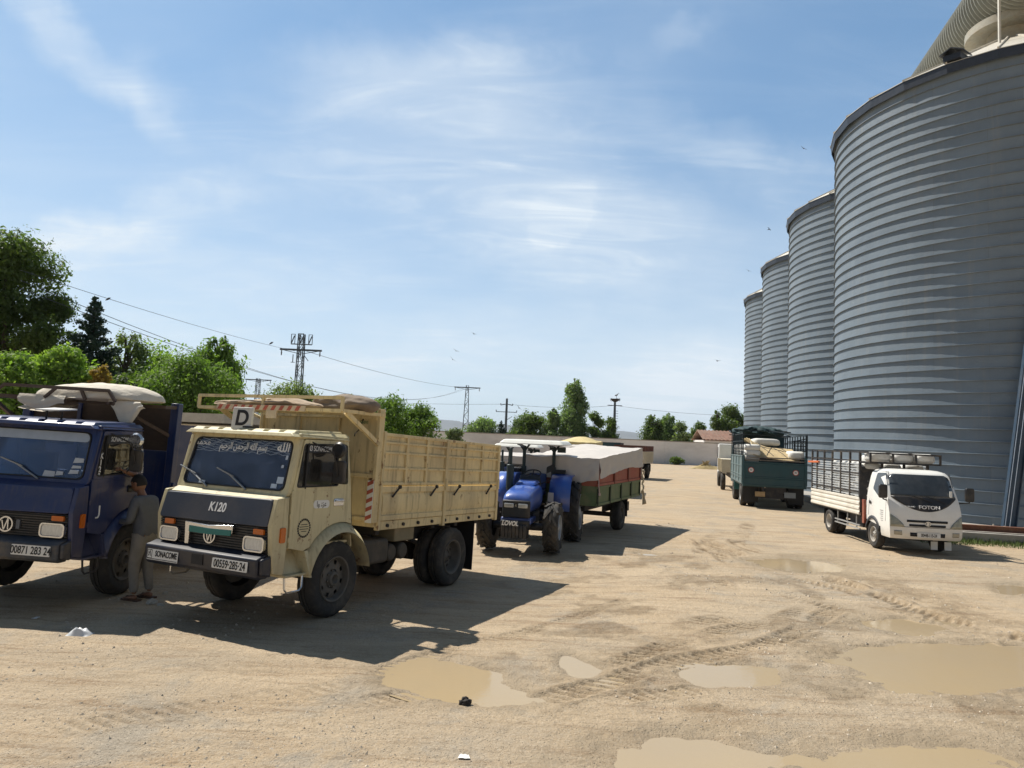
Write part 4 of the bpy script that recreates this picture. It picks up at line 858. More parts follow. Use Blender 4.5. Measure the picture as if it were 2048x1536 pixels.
# ================================================================== CREAM LORRY
P_CREAM = mat('cream_paint', (0.62, 0.55, 0.335), 0.5, var=0.12, scale=2.2, dirt=0.55, dirt_col=(0.36, 0.29, 0.19), low=1.8, rust=0.8, streak=0.45, spec=0.4, bump=0.006, bscale=3)
P_CREAMB = mat('cream_bed_paint', (0.74, 0.60, 0.335), 0.6, var=0.14, scale=2.6, dirt=0.6, dirt_col=(0.42, 0.33, 0.20), rust=0.8, streak=0.5, bump=0.008, bscale=2.5, spec=0.3, stretch=(1, 1, 0.5))
P_NAVY = mat('navy_bonnet_paint', (0.030, 0.038, 0.060), 0.5, var=0.15, scale=3, dirt=0.35, dirt_col=(0.13, 0.11, 0.09))
P_NAVYB = mat('navy_bumper_paint', (0.010, 0.014, 0.030), 0.45, var=0.2, scale=3, dirt=0.4, dirt_col=(0.12, 0.10, 0.075))
M_TRUCK = frame_of(TRUCK_O, TRUCK_YAW, TRUCK_PITCH)
cream = thing('cargo_truck', 'cream cargo truck with a black bonnet and a D sign on its cab roof', 'truck', M_TRUCK)
K = k_truck(cream, P_CREAM, P_NAVY, P_NAVYB, ('00559\u00b7285\u00b724', (-0.495, 0.825), 0.60, 0.125, 0.135))
def tarp_mesh(fn, nu, nv): mb = MB(); mb.grid(fn, nu, nv); return mb
def cream_marks():
    W, mid, wsp, EM, BM = K['W'], K['mid'], K['wsp'], K['EM'], K['BM']
    ff = lambda z: -1.208 + (z - 1.33) * 0.20
    M_ = plane_M((-0.98, ff(1.50) - 0.014, 1.50), (1, 0, 0), (0, 0.20, 1)); text('K120', 0.165, M_, m_lettw, 'lettering', K['bonnet'], shear=0.12, bold=0.004, sx=0.85)
    # chrome bar over the grille with a green strip
    mb = MB(); F_ = lambda p, d: (p[0], -1.225 + (p[1] - 1.2) * -0.05 - d, p[1])
    mb.plate([(-1.46, 0.99), (-1.39, 0.99), (-1.385, 1.22), (-1.18, 1.19), (-1.0, 1.165), (-0.62, 1.19), (-0.61, 1.30), (-1.04, 1.265), (-1.47, 1.285)], F_, 0.0, 0.02)
    tr = mb.build('grille_trim', m_chrome, cream, bevel=0.006)
    mb = MB(); mb.plate([(-1.38, 1.155), (-1.02, 1.15), (-0.63, 1.165), (-0.63, 1.235), (-1.02, 1.225), (-1.38, 1.235)], F_, 0.021, 0.03); mb.build('strip', mat('teal_strip', (0.02, 0.16, 0.16), 0.35, 0.3), tr)
    # maker's sticker on the bumper
    M2 = BM(-1.705, 0.81); mb = MB(); mb.plate(rrect(-0.29, 0.29, -0.07, 0.07, 0.006), lambda p, d: tuple(M2 @ Vector((p[0], p[1], d))), 0, 0.004); s = mb.build('bumper_sticker', m_white, cream)
    text('SONACOME', 0.105, M2 @ Matrix.Translation((0.07, 0.012, 0.006)), m_black, 'lettering', s, sx=0.70, bold=0.003)
    mb = MB(); mb.ring(rrect(-0.285, -0.195, -0.055, 0.062, 0.005), rrect(-0.278, -0.202, -0.047, 0.054, 0.004), lambda p, d: tuple(M2 @ Vector((p[0], p[1], d))), 0.004, 0.006)
    for a, b in (((-0.262, -0.025), (-0.235, 0.045)), ((-0.235, 0.045), (-0.215, -0.025)), ((-0.262, 0.03), (-0.245, -0.02))): mb.bar(M2 @ Vector((*a, 0.005)), M2 @ Vector((*b, 0.005)), 0.008, 0.003, up=(0, 1, 0))
    mb.plate([(-0.28, -0.06), (0.28, -0.06), (0.28, -0.052), (-0.28, -0.052)], lambda p, d: tuple(M2 @ Vector((p[0], p[1], d))), 0.004, 0.006); mb.build('sticker_mark', m_black, s)
    # windscreen writing: pale wavy band and three pieces of script
    wm = lambda t, z: plane_M(wsp(t, z, 0.016), (1, 0, 0), (0, 0.235, 1))
    mb = MB()
    for k in range(7):
        z0 = 2.40 - k * 0.027; pts = [wsp(-W + 0.17 + i * 0.0291, z0 + 0.008 * math.sin(i * 0.8 + k * 1.7) - (0.01 if i % 7 == k else 0), 0.0165) for i in range(60)]
        mb.tube(pts, 0.0019, 4)
    mb.build('screen_band', mat('pale_blue_film', (0.55, 0.66, 0.80), 0.6), K['ws'])
    for body, t, z, sz in (('\ufedf\ufee0\ufe8d'[::1], 0, 0, 0),): pass
    A = {'allah': '\ufeea\ufee0\ufedf\ufe8d', 'bism': '\ufee2\ufbff'[:1]}
    text('\ufeea\ufee0\ufedf\ufe8d', 0.17, wm(-0.30, 2.325), m_lettw, 'script', K['ws'], bold=0.002)
    text('\ufee2\ufef4\ufea3\ufeae\ufedf\ufe8d \ufee6\ufee4\ufea3\ufeae\ufedf\ufe8d \ufeea\ufee0\ufedf\ufe8d \ufee2\ufeb4\ufe91', 0.135, wm(-1.02, 2.315), m_lettw, 'script', K['ws'], bold=0.001, sx=0.72)
    text('\ufeaa\ufee4\ufea4\ufee3', 0.13, wm(-1.80, 2.35), m_lettw, 'script', K['ws'])
    for (t, z, a, b) in ((-0.215, 1.90, 0.055, 0.045), (-0.30, 1.82, 0.05, 0.03), (-0.235, 2.08, 0.02, 0.02), (-0.20, 2.2, 0.018, 0.03), (-1.60, 1.80, 0.06, 0.02)):
        mb = MB(); M3 = wm(t, z); mb.plate([(-a, -b), (a, -b * 0.9), (a * 0.95, b), (-a, b)], lambda p, d: tuple(M3 @ Vector((p[0], p[1], d))), 0, 0.002); mb.build('screen_sticker', mat('pale_sticker', (0.5, 0.58, 0.68), 0.6), K['ws'])
    # papers and a clipboard on the dashboard
    for x, y, c in ((-1.25, -0.80, m_paper), (-0.95, -0.76, mat('red_card', (0.45, 0.06, 0.04), 0.7)), (-0.85, -0.78, m_paper)):
        mb = MB(); mb.hexa([(x - 0.11, y, 1.74), (x + 0.11, y + 0.02, 1.74), (x + 0.11, y + 0.05, 1.74), (x - 0.11, y + 0.03, 1.74), (x - 0.11, y + 0.09, 1.88), (x + 0.11, y + 0.11, 1.88), (x + 0.11, y + 0.12, 1.88), (x - 0.11, y + 0.10, 1.88)]); mb.build('paper', c, cream)
    # door marks
    S_ = lambda s, z: plane_M((0.0055, s, z), (0, 1, 0), (0, 0, 1))
    M4 = S_(-0.305, 1.592); mb = MB(); mb.plate(rrect(-0.165, 0.165, -0.055, 0.055, 0.05, 5), lambda p, d: tuple(M4 @ Vector((p[0], p[1], d))), 0, 0.003); s = mb.build('door_sticker', m_white, cream)
    text('\ufe8e\ufeed \ufe98\ufeb0\ufecb', 0.10, M4 @ Matrix.Translation((0, 0, 0.004)), m_black, 'script', s, sx=0.9)
    M5 = S_(-0.615, 1.285); mb = MB(); n = 22
    for k in range(n):
        a = 2 * math.pi * k / n; c = Vector((0.115 * math.cos(a), 0.115 * math.sin(a), 0)); q = 0.013
        mb.plate([(c.x - q, c.y - q), (c.x + q, c.y - q), (c.x + q, c.y + q), (c.x - q, c.y + q)], lambda p, d: tuple(M5 @ Vector((p[0], p[1], d))), 0, 0.002)
    for k, wd in enumerate((0.06, 0.085, 0.085, 0.05)): z = 0.048 - k * 0.03; mb.plate([(-wd, z - 0.005), (wd, z - 0.005), (wd, z + 0.004), (-wd, z + 0.004)], lambda p, d: tuple(M5 @ Vector((p[0], p[1], d))), 0, 0.002)
    mb.build('door_emblem', m_black, cream)
    M6 = plane_M((0.0 - 0.018, -0.33, 2.34), (0, 1, 0), (0, 0, 1))
    mb = MB(); mb.plate([(-0.36, -0.055), (0.24, -0.05), (0.26, 0.06), (-0.34, 0.045)], lambda p, d: tuple(M6 @ Vector((p[0], p[1], d))), 0, 0.002); b = mb.build('sun_strip', mat('dark_film', (0.02, 0.025, 0.035), 0.5), cream)
    text('\u00d8 SONACOME', 0.105, M6 @ Matrix.Translation((-0.04, 0, 0.004)), m_lettw, 'lettering', b, sx=0.72)
    # learner-style D board on the roof
    M7 = plane_M((-1.11, -0.80, 2.70), (1, 0.18, 0), (0, 0.05, 1)); f7 = lambda p, d: tuple(M7 @ Vector((p[0], p[1], d)))
    mb = MB(); mb.plate(rrect(-0.155, 0.155, -0.16, 0.16, 0.012), f7, -0.05, 0.0); sg = mb.build('roof_sign', mat('sign_grey', (0.60, 0.60, 0.58), 0.5, dirt=0.2), cream, bevel=0.006)
    text('D', 0.30, M7 @ Matrix.Translation((0, 0, 0.002)), m_black, 'lettering', sg, bold=0.008, shear=0.08, sx=0.95)
    mb = MB(); mb.box(-1.26, -0.95, -0.80, -0.62, 2.575, 2.60)
    for x in (-1.2, -1.0): mb.bar((x, -0.77, 2.54), (x, -0.77, 2.60), 0.03)
    mb.build('bracket', m_chas, sg)
cream_marks()
def cream_bed():
    X0, X1 = -2.45, 0.0; S0, S1 = 0.98, 5.22
    mb = MB(); mb.box(X0 + 0.03, X1 - 0.03, S0, S1, 1.20, 1.29); mb.build('bed_floor', P_CREAMB, cream)
    # front board with sheet panels and frame
    mb = MB(); mb.box(X0 + 0.02, X1 - 0.02, S0 - 0.03, S0, 1.29, 2.93)
    for z in (1.29, 1.95, 2.86): mb.box(X0, X1, S0 - 0.07, S0 - 0.03, z, z + 0.06)
    for x in (X0, X0 + 0.8, X0 + 1.6, X1 - 0.06): mb.box(x, x + 0.06, S0 - 0.065, S0 - 0.03, 1.35, 2.86)
    for x in (X0, X1 - 0.055): mb.box(x - 0.003, x + 0.058, S0 - 0.08, S0 + 0.055, 1.27, 3.02)
    mb.build('headboard', P_CREAMB, cream, bevel=0.006)
    for x, sg in ((X1, 1), (X0, -1)):
        b = lambda mb, d0, d1, s0, s1, z0, z1: mb.box(x + d0 * sg, x + d1 * sg, s0, s1, z0, z1)
        # bottom rail with rope hooks
        mb = MB(); b(mb, -0.06, 0.0, S0 + 0.06, S1, 1.15, 1.287)
        rl = mb.build('bed_rail', P_CREAMB, cream, bevel=0.008)
        for k in range(9): s = 1.3 + k * 0.45; MB().cyl((x, s, 1.215), (x + 0.03 * sg, s, 1.215), 0.028, n=8).build('rope_hook', m_chas, rl)
        for s0, s1 in ((1.10, 2.985), (3.085, 5.13)):
            mb = MB(); b(mb, -0.045, -0.01, s0, s1, 1.295, 1.82); b(mb, -0.01, 0.016, s0, s1, 1.295, 1.375); b(mb, -0.01, 0.016, s0, s1, 1.735, 1.82)
            mb.plate([(1.40, -0.008), (1.46, 0.012), (1.66, 0.012), (1.715, -0.008)], lambda p, d: (x + p[1] * sg, s0 + 0.03 + d * (s1 - s0 - 0.06), p[0]), 0, 1)
            ds = mb.build('drop_side', P_CREAMB, cream, bevel=0.006)
            for s in (s0 + 0.45, s1 - 0.28): 
                mb = MB(); mb.bar((x + 0.02 * sg, s, 1.80), (x + 0.035 * sg, s - 0.20, 1.66), 0.022); mb.cyl((x + 0.015 * sg, s, 1.815), (x + 0.05 * sg, s, 1.815), 0.03, n=8); mb.build('latch', m_chas, ds)
            # upper boarding with ribs
            mb = MB(); b(mb, -0.04, -0.02, s0 - 0.01, s1 + 0.01, 1.845, 2.64)
            for z, h_ in ((1.845, 0.045), (2.09, 0.035), (2.335, 0.035), (2.495, 0.035), (2.61, 0.05)): b(mb, -0.02, 0.012, s0 - 0.012, s1 + 0.012, z, z + h_)
            ub = mb.build('upper_side', P_CREAMB, cream, bevel=0.005)
            for k in (1, 2): s = s0 + (s1 - s0) * k / 3.0; mb = MB(); b(mb, -0.018, 0.018, s - 0.028, s + 0.028, 1.86, 2.625); mb.build('rib', P_CREAMB, ub, bevel=0.004)
        for s in (3.035, 5.18):
            mb = MB(); b(mb, -0.05, 0.03, s - 0.045, s + 0.045, 1.12, 2.66); b(mb, 0.03, 0.05, s - 0.03, s + 0.03, 1.75, 1.95); mb.build('side_post', P_CREAMB, cream, bevel=0.008)
        mb = MB(); b(mb, -0.05, 0.025, 1.03, 1.095, 1.15, 2.68); mb.build('side_post', P_CREAMB, cream, bevel=0.008)
    mb = MB(); mb.box(X0 + 0.05, X1 - 0.05, S1 - 0.03, S1 + 0.01, 1.29, 2.55); mb.build('tailgate', P_CREAMB, cream)
    # red and white warning strip on the corner of the front board
    mb = MB()
    mb.box(-0.125, -0.012, S0 - 0.095, S0 - 0.072, 1.27, 1.91); st = mb.build('warning_strip', m_white, cream)
    mb = MB()
    for k in range(5): z = 1.30 + k * 0.13; mb.hexa([(-0.123, S0 - 0.0985, z), (-0.014, S0 - 0.0985, z + 0.05), (-0.014, S0 - 0.0953, z + 0.05), (-0.123, S0 - 0.0953, z), (-0.123, S0 - 0.0985, z + 0.06), (-0.014, S0 - 0.0985, z + 0.11), (-0.014, S0 - 0.0953, z + 0.11), (-0.123, S0 - 0.0953, z + 0.06)])
    mb.build('stripe', mat('faded_red', (0.42, 0.10, 0.06), 0.6, var=0.3), st)
    text('SNVI', 0.075, plane_M((-0.3, S0 - 0.0735, 2.80), (1, 0, 0), (0, 0, 1)), mat('green_ink', (0.02, 0.12, 0.05), 0.6), 'lettering', cream)
    # rack over the cab
    RX0, RX1, SF = -2.82, 0.02, -0.06; mb = MB(); B = lambda a, c, w_=0.05: mb.bar(a, c, w_)
    for z in (2.905, 3.09): B((RX0, SF, z), (RX1, SF, z), 0.045)
    for x in (RX0, RX0 + 1.35, RX1): B((x, SF, 2.90), (x, SF, 3.10), 0.04)
    for x in (RX0, RX1): B((x, SF, 2.905), (x, S0, 2.925), 0.05)
    for x in (-2.2, -1.65, -1.1, -0.55): B((x, SF, 2.90), (x, S0, 2.92), 0.035)
    for s in (0.25, 0.6): B((RX0, s, 2.905), (RX1, s, 2.905), 0.035)
    B((-0.0, SF + 0.12, 2.89), (-0.0, S0 - 0.08, 2.47), 0.06); B((X0, SF + 0.12, 2.89), (X0, S0 - 0.08, 2.47), 0.06); B((RX0, S0, 2.92), (X0, S0, 2.80), 0.04)
    mb.build('roof_rack', P_CREAMB, cream)
    mb = MB(); mb.box(-2.38, -0.62, SF - 0.045, SF - 0.026, 2.875, 2.955); mb.box(-1.35, -1.15, SF - 0.05, SF - 0.028, 2.76, 2.875); bd = mb.build('rack_board', mat('pale_board', (0.62, 0.50, 0.36), 0.8, dirt=0.3), cream)
    mb = MB()
    for k in range(11): x = -2.36 + k * 0.155; mb.hexa([(x, SF - 0.049, 2.88), (x + 0.07, SF - 0.049, 2.88), (x + 0.07, SF - 0.0455, 2.88), (x, SF - 0.0455, 2.88), (x + 0.045, SF - 0.049, 2.95), (x + 0.115, SF - 0.049, 2.95), (x + 0.115, SF - 0.0455, 2.95), (x + 0.045, SF - 0.0455, 2.95)])
    mb.build('stripe', mat('faded_red', (0.42, 0.10, 0.06)), bd)
    # mud flaps
    for x in (-0.28, X0 + 0.33):
        mb = MB(); mb.box(x - 0.27, x + 0.27, 4.30, 4.315, 0.20, 1.15); mb.build('mud_flap', m_rubber, cream)
    mb = MB(); mb.tube([(-0.35, 0.95, 2.86), (-0.36, 0.90, 2.70), (-0.42, 0.86, 2.62), (-0.46, 0.9, 2.58)], 0.008, 5); mb.build('cable', m_rubber, cream)
    # rolled tarpaulin lying on the rack (a thing of its own)
def tarp_roll(name, label, M, x0, x1, ym, zb, ry, rz, m_, seed, tail=None, sag=0.03):
    rs = random.Random(seed); mb = MB()
    def fn(u, v):
        x = x0 + (x1 - x0) * v; a = 2 * math.pi * u; e = 0.02 + 0.98 * math.sin(math.pi * min(1, max(0, v))) ** 0.35
        k = 1 + 0.22 * mnoise((x * 2.1 + seed, math.cos(a) * 1.4, math.sin(a) * 1.4)) + 0.10 * mnoise((x * 6.3, math.cos(a) * 3 + seed, math.sin(a) * 3))
        yy = ym + math.cos(a) * ry * e * k; z = math.sin(a) * rz * e * k
        zz = zb + max(z + rz * 0.7, 0.0) + 0.05 * mnoise((x * 1.2, seed, 1))
        return (x, yy, zz)
    mb.grid(fn, 40, 70, wrap=True)
    o = mb.build(name, m_, None, smooth=70); o.matrix_world = M
    return tag(o, label, 'tarpaulin')
cream_bed()
tarp_roll('tarpaulin', 'crumpled brownish tarpaulin rolled on the cream rack over the cab', M_TRUCK, -2.72, -0.55, 0.22, 2.925, 0.30, 0.085, mat('brown_canvas', (0.40, 0.31, 0.22), 0.9, var=0.3, scale=3, dirt=0.4, dirt_col=(0.2, 0.15, 0.1), bump=0.02, bscale=9), 3)
tarp_roll('tarpaulin', 'dark brown bunched tarpaulin end at the headboard corner of the cream rack', M_TRUCK, -0.95, 0.16, 0.55, 2.93, 0.36, 0.15, mat('dark_canvas', (0.20, 0.155, 0.115), 0.9, var=0.35, scale=3, dirt=0.3, bump=0.02, bscale=9), 8)

# ================================================================== BLUE LORRY
P_BLUE = mat('dark_blue_paint', (0.009, 0.024, 0.105), 0.38, var=0.14, scale=2.5, dirt=0.3, dirt_col=(0.13, 0.11, 0.09), streak=0.2, low=1.4, coat=0.15)
P_BLUEB = mat('blue_grey_bumper', (0.035, 0.045, 0.062), 0.55, var=0.15, dirt=0.25)
B_O = gnd(216.5, 1192)
M_BLUE = frame_of(B_O + Vector((0.13, 0, 0)), 3.5, -0.8, 1.2)
blue = thing('cargo_truck', 'dark blue cargo truck with a white bundle on its rack, beside two talking men', 'truck', M_BLUE)
KB = k_truck(blue, P_BLUE, P_BLUE, P_BLUEB, ('00871 283 24', (-0.42, 0.835), 0.54, 0.135, 0.14), dark_blue=True)
def blue_marks():
    W, mid, wsp = KB['W'], KB['mid'], KB['wsp']; wm = lambda t, z: plane_M(wsp(t, z, 0.016), (1, 0, 0), (0, 0.235, 1))
    mb = MB(); M_ = wm(mid, 2.355); mb.plate(round_poly([(-0.87, -0.075), (0.87, -0.075), (0.86, 0.065), (-0.86, 0.065)], 0.06, 4), lambda p, d: tuple(M_ @ Vector((p[0], p[1], d))), 0, 0.002); mb.build('sun_strip', mat('silver_film', (0.40, 0.45, 0.52), 0.45, 0.3), KB['ws'])
    for (t, z, a, b) in ((-0.24, 2.02, 0.075, 0.035), (-0.25, 1.93, 0.07, 0.02), (-0.27, 1.86, 0.07, 0.028), (-0.62, 1.81, 0.09, 0.045), (-0.47, 1.83, 0.055, 0.03)):
        mb = MB(); M3 = wm(t, z); mb.plate([(-a, -b), (a, -b * 0.6), (a * 0.95, b), (-a * 0.8, b * 1.2)], lambda p, d: tuple(M3 @ Vector((p[0], p[1], d))), 0, 0.002); mb.build('screen_sticker', mat('grey_sticker', (0.45, 0.48, 0.52), 0.6), KB['ws'])
    S_ = lambda s, z, x=-0.013: plane_M((x, s, z), (0, 1, 0), (0, 0, 1))
    M6 = S_(-0.30, 2.34, -0.018); mb = MB(); mb.plate([(-0.33, -0.06), (0.23, -0.06), (0.24, 0.07), (-0.32, 0.07)], lambda p, d: tuple(M6 @ Vector((p[0], p[1], d))), 0, 0.002); b = mb.build('sun_strip', mat('dark_film', (0.02, 0.025, 0.035), 0.5), blue)
    text('SONACOME', 0.10, M6 @ Matrix.Translation((-0.03, 0, 0.004)), m_lettw, 'lettering', b, sx=0.8)
    for k, ch in enumerate('K120'): text(ch, 0.115, S_(-0.722 - 0.007 * k, 2.10 - k * 0.095, -0.012), m_lettw, 'lettering', blue, sx=0.9, bold=0.003)
    Mv = plane_M((0.006, 0.245, 2.02), (0, 0.19, -1), (0, 1, 0.19)); text('JINGEESTION', 0.075, Mv, m_lettw, 'lettering', blue, sx=0.85, bold=0.002)
    mb = MB(); mb.tube([(0.008, -0.74, 1.235), (0.008, -0.69, 1.235), (0.008, -0.668, 1.27), (0.008, -0.675, 1.40)], 0.011, 6); mb.build('door_mark', m_lettw, blue)
    mb = MB(); mb.hexa([(-1.10, -0.72, 2.69), (-0.73, -0.72, 2.70), (-0.67, -0.42, 2.73), (-1.03, -0.42, 2.73), (-1.10, -0.72, 2.71), (-0.73, -0.72, 2.72), (-0.67, -0.42, 2.75), (-1.03, -0.42, 2.75)]); sg = mb.build('roof_sign', m_white, blue)
    mb = MB()
    for x in (-1.0, -0.77): mb.bar((x, -0.6, 2.55), (x, -0.6, 2.71), 0.02)
    mb.build('bracket', m_chas, sg)
    EMB = lambda z: KB['ff'](z)
    for x in (-0.95 - 0.26, -0.78):
        mb = MB(); mb.box(x, x + 0.05, EMB(1.14) - 0.02, EMB(1.14) + 0.02, 1.08, 1.20); mb.build('badge', m_chrome if False else mat('dull_badge', (0.12, 0.13, 0.15), 0.5, 0.4), blue)
    # bed: brown inside boarding above, blue sheet below, blue corner posts
    X0, X1, S0, S1 = -2.55, 0.02, 1.04, 5.4; bw = mat('brown_boarding', (0.060, 0.040, 0.028), 0.8, var=0.3, stretch=(1, 1, 4)); rk = mat('brown_rack_paint', (0.085, 0.058, 0.045), 0.7, var=0.25, dirt=0.3, dirt_col=(0.2, 0.16, 0.11))
    mb = MB(); mb.box(X0, X1, S0, S1, 1.22, 1.32); mb.build('bed_floor', P_BLUE, blue)
    mb = MB(); mb.box(X0, X1, S0 - 0.02, S0 + 0.02, 2.17, 2.90); mb.build('headboard', bw, blue)
    mb = MB(); mb.box(X0, X1, S0 - 0.03, S0 + 0.01, 1.30, 2.165)
    for x in (X0 + 0.05, X0 + 0.9, X0 + 1.7): mb.box(x, x + 0.06, S0 - 0.07, S0 - 0.03, 1.30, 2.9)
    mb.build('front_panel', P_BLUE, blue)
    for x in (X0 - 0.03, X1 - 0.03):
        mb = MB(); mb.box(x, x + 0.13, S0 - 0.11, S0 + 0.04, 1.15, 2.97); mb.cyl((x + 0.13, S0 - 0.06, 1.62), (x + 0.17, S0 - 0.06, 1.62), 0.04, n=10); mb.build('corner_post', P_BLUE, blue, bevel=0.01)
    for x in (X0, X1 - 0.04):
        mb = MB(); mb.box(x, x + 0.04, S0 + 0.05, S1, 1.15, 2.62); mb.build('drop_side', P_BLUE, blue)
    RX0, RX1, SF = -2.70, 0.10, 0.0; mb = MB(); B = lambda a, c, w_=0.05: mb.bar(a, c, w_)
    B((RX0, SF, 2.90), (RX1 + 0.0, SF + 0.6, 2.885), 0.055); B((RX0 + 0.5, SF, 3.07), (-0.50, SF, 3.07), 0.05)
    for x, dx in ((RX0 + 0.5, -0.2), (-1.35, -0.17), (-0.95, 0.09), (-0.50, 0.12)): B((x, SF, 3.07), (x + dx, SF, 2.905), 0.04)
    for x in (-2.6, -1.9, -1.2, -0.5): B((x, SF, 2.88), (x, S0, 2.90), 0.04)
    B((RX0, SF, 2.9), (RX0, S0, 2.9), 0.05); B((RX1 - 0.03, SF + 0.6, 2.885), (RX1 - 0.03, S0 - 0.05, 2.9), 0.05)
    B((-0.48, SF + 0.05, 2.88), (X1 - 0.02, S0 - 0.08, 2.42), 0.05); B((-2.45, SF + 0.05, 2.88), (X0 + 0.02, S0 - 0.08, 2.42), 0.05)
    mb.build('roof_rack', rk, blue)
blue_marks()
def white_bundle():
    cl = mat('white_canvas', (0.66, 0.60, 0.50), 0.9, var=0.08, scale=2, dirt=0.25, dirt_col=(0.42, 0.30, 0.18), bump=0.03, bscale=5)
    mb = MB()
    def fn(u, v):
        x = -1.93 + 2.05 * v; a = 2 * math.pi * u; e = (0.02 + 0.98 * math.sin(math.pi * v) ** 0.35); k = 1 + 0.15 * mnoise((x * 1.7, math.cos(a) * 1.3, math.sin(a) * 1.3)) + 0.05 * mnoise((x * 6, math.cos(a) * 4, math.sin(a) * 4))
        z = math.sin(a) * e * k; y = 0.42 + math.cos(a) * 0.40 * e * k
        return (x, y, 2.93 + (z * 0.26 if z > 0 else z * 0.04) + 0.03 * v)
    mb.grid(fn, 40, 80, wrap=True)
    def flap(x0, x1, y, z0, drop, w1, sway):
        def f2(u, v): x = x0 + (x1 - x0) * u; return (x + sway * v, y - 0.05 * math.sin(v * 2.2) + 0.03 * mnoise((x * 4, v * 3, 2)), z0 - v * drop * (w1 + (1 - w1) * math.sin(math.pi * min(1, u * 1.15))))
        mb.grid(f2, 14, 10)
    flap(-1.95, -1.2, 0.02, 2.95, 0.22, 0.55, 0.02); flap(-0.56, -0.04, 0.10, 2.93, 0.40, 0.25, 0.12)
    def f3(u, v): return (-1.95 + 0.75 * u, 0.02 + 0.35 * v, 2.73 - 0.04 * math.sin(u * 3) + 0.12 * v + 0.02 * mnoise((u * 5, v * 3, 1)))
    mb.grid(f3, 12, 8)
    o = mb.build('tarpaulin', cl, None, smooth=70); o.matrix_world = M_BLUE; tag(o, 'big white canvas bundle lying on the rack of the blue truck', 'tarpaulin')
white_bundle()

# ================================================================== SACKS
def sack_mesh(lx, ly, lz, seed):
    mb = MB(); rs = random.Random(seed)
    def fn(u, v):
        a = 2 * math.pi * u; b = math.pi * (v - 0.5); ce = lambda x, p: math.copysign(abs(x) ** p, x)
        x = lx / 2 * ce(math.cos(b), 0.35) * ce(math.cos(a), 0.45); y = ly / 2 * ce(math.cos(b), 0.35) * ce(math.sin(a), 0.45); z = lz / 2 * ce(math.sin(b), 0.7)
        k = 1 + 0.10 * mnoise((x * 5 + seed, y * 5, z * 7)); return (x * k, y * k, z * k)
    mb.grid(fn, 18, 11, wrap=True); return mb
m_sack = mat('woven_white_sack', (0.72, 0.71, 0.67), 0.8, var=0.12, scale=5, dirt=0.3, dirt_col=(0.35, 0.30, 0.24), bump=0.012, bscale=26)
_sk = {}
def sack(M, dims, label, group, seed=0):
    k = (dims, seed % 4)
    if k not in _sk:
        o = sack_mesh(*dims, seed % 4).build('sack', m_sack, None, smooth=60); _sk[k] = o
    else:
        o = _sk[k].copy(); col.objects.link(o)
    o.matrix_world = M; return tag(o, label, 'sack', group)

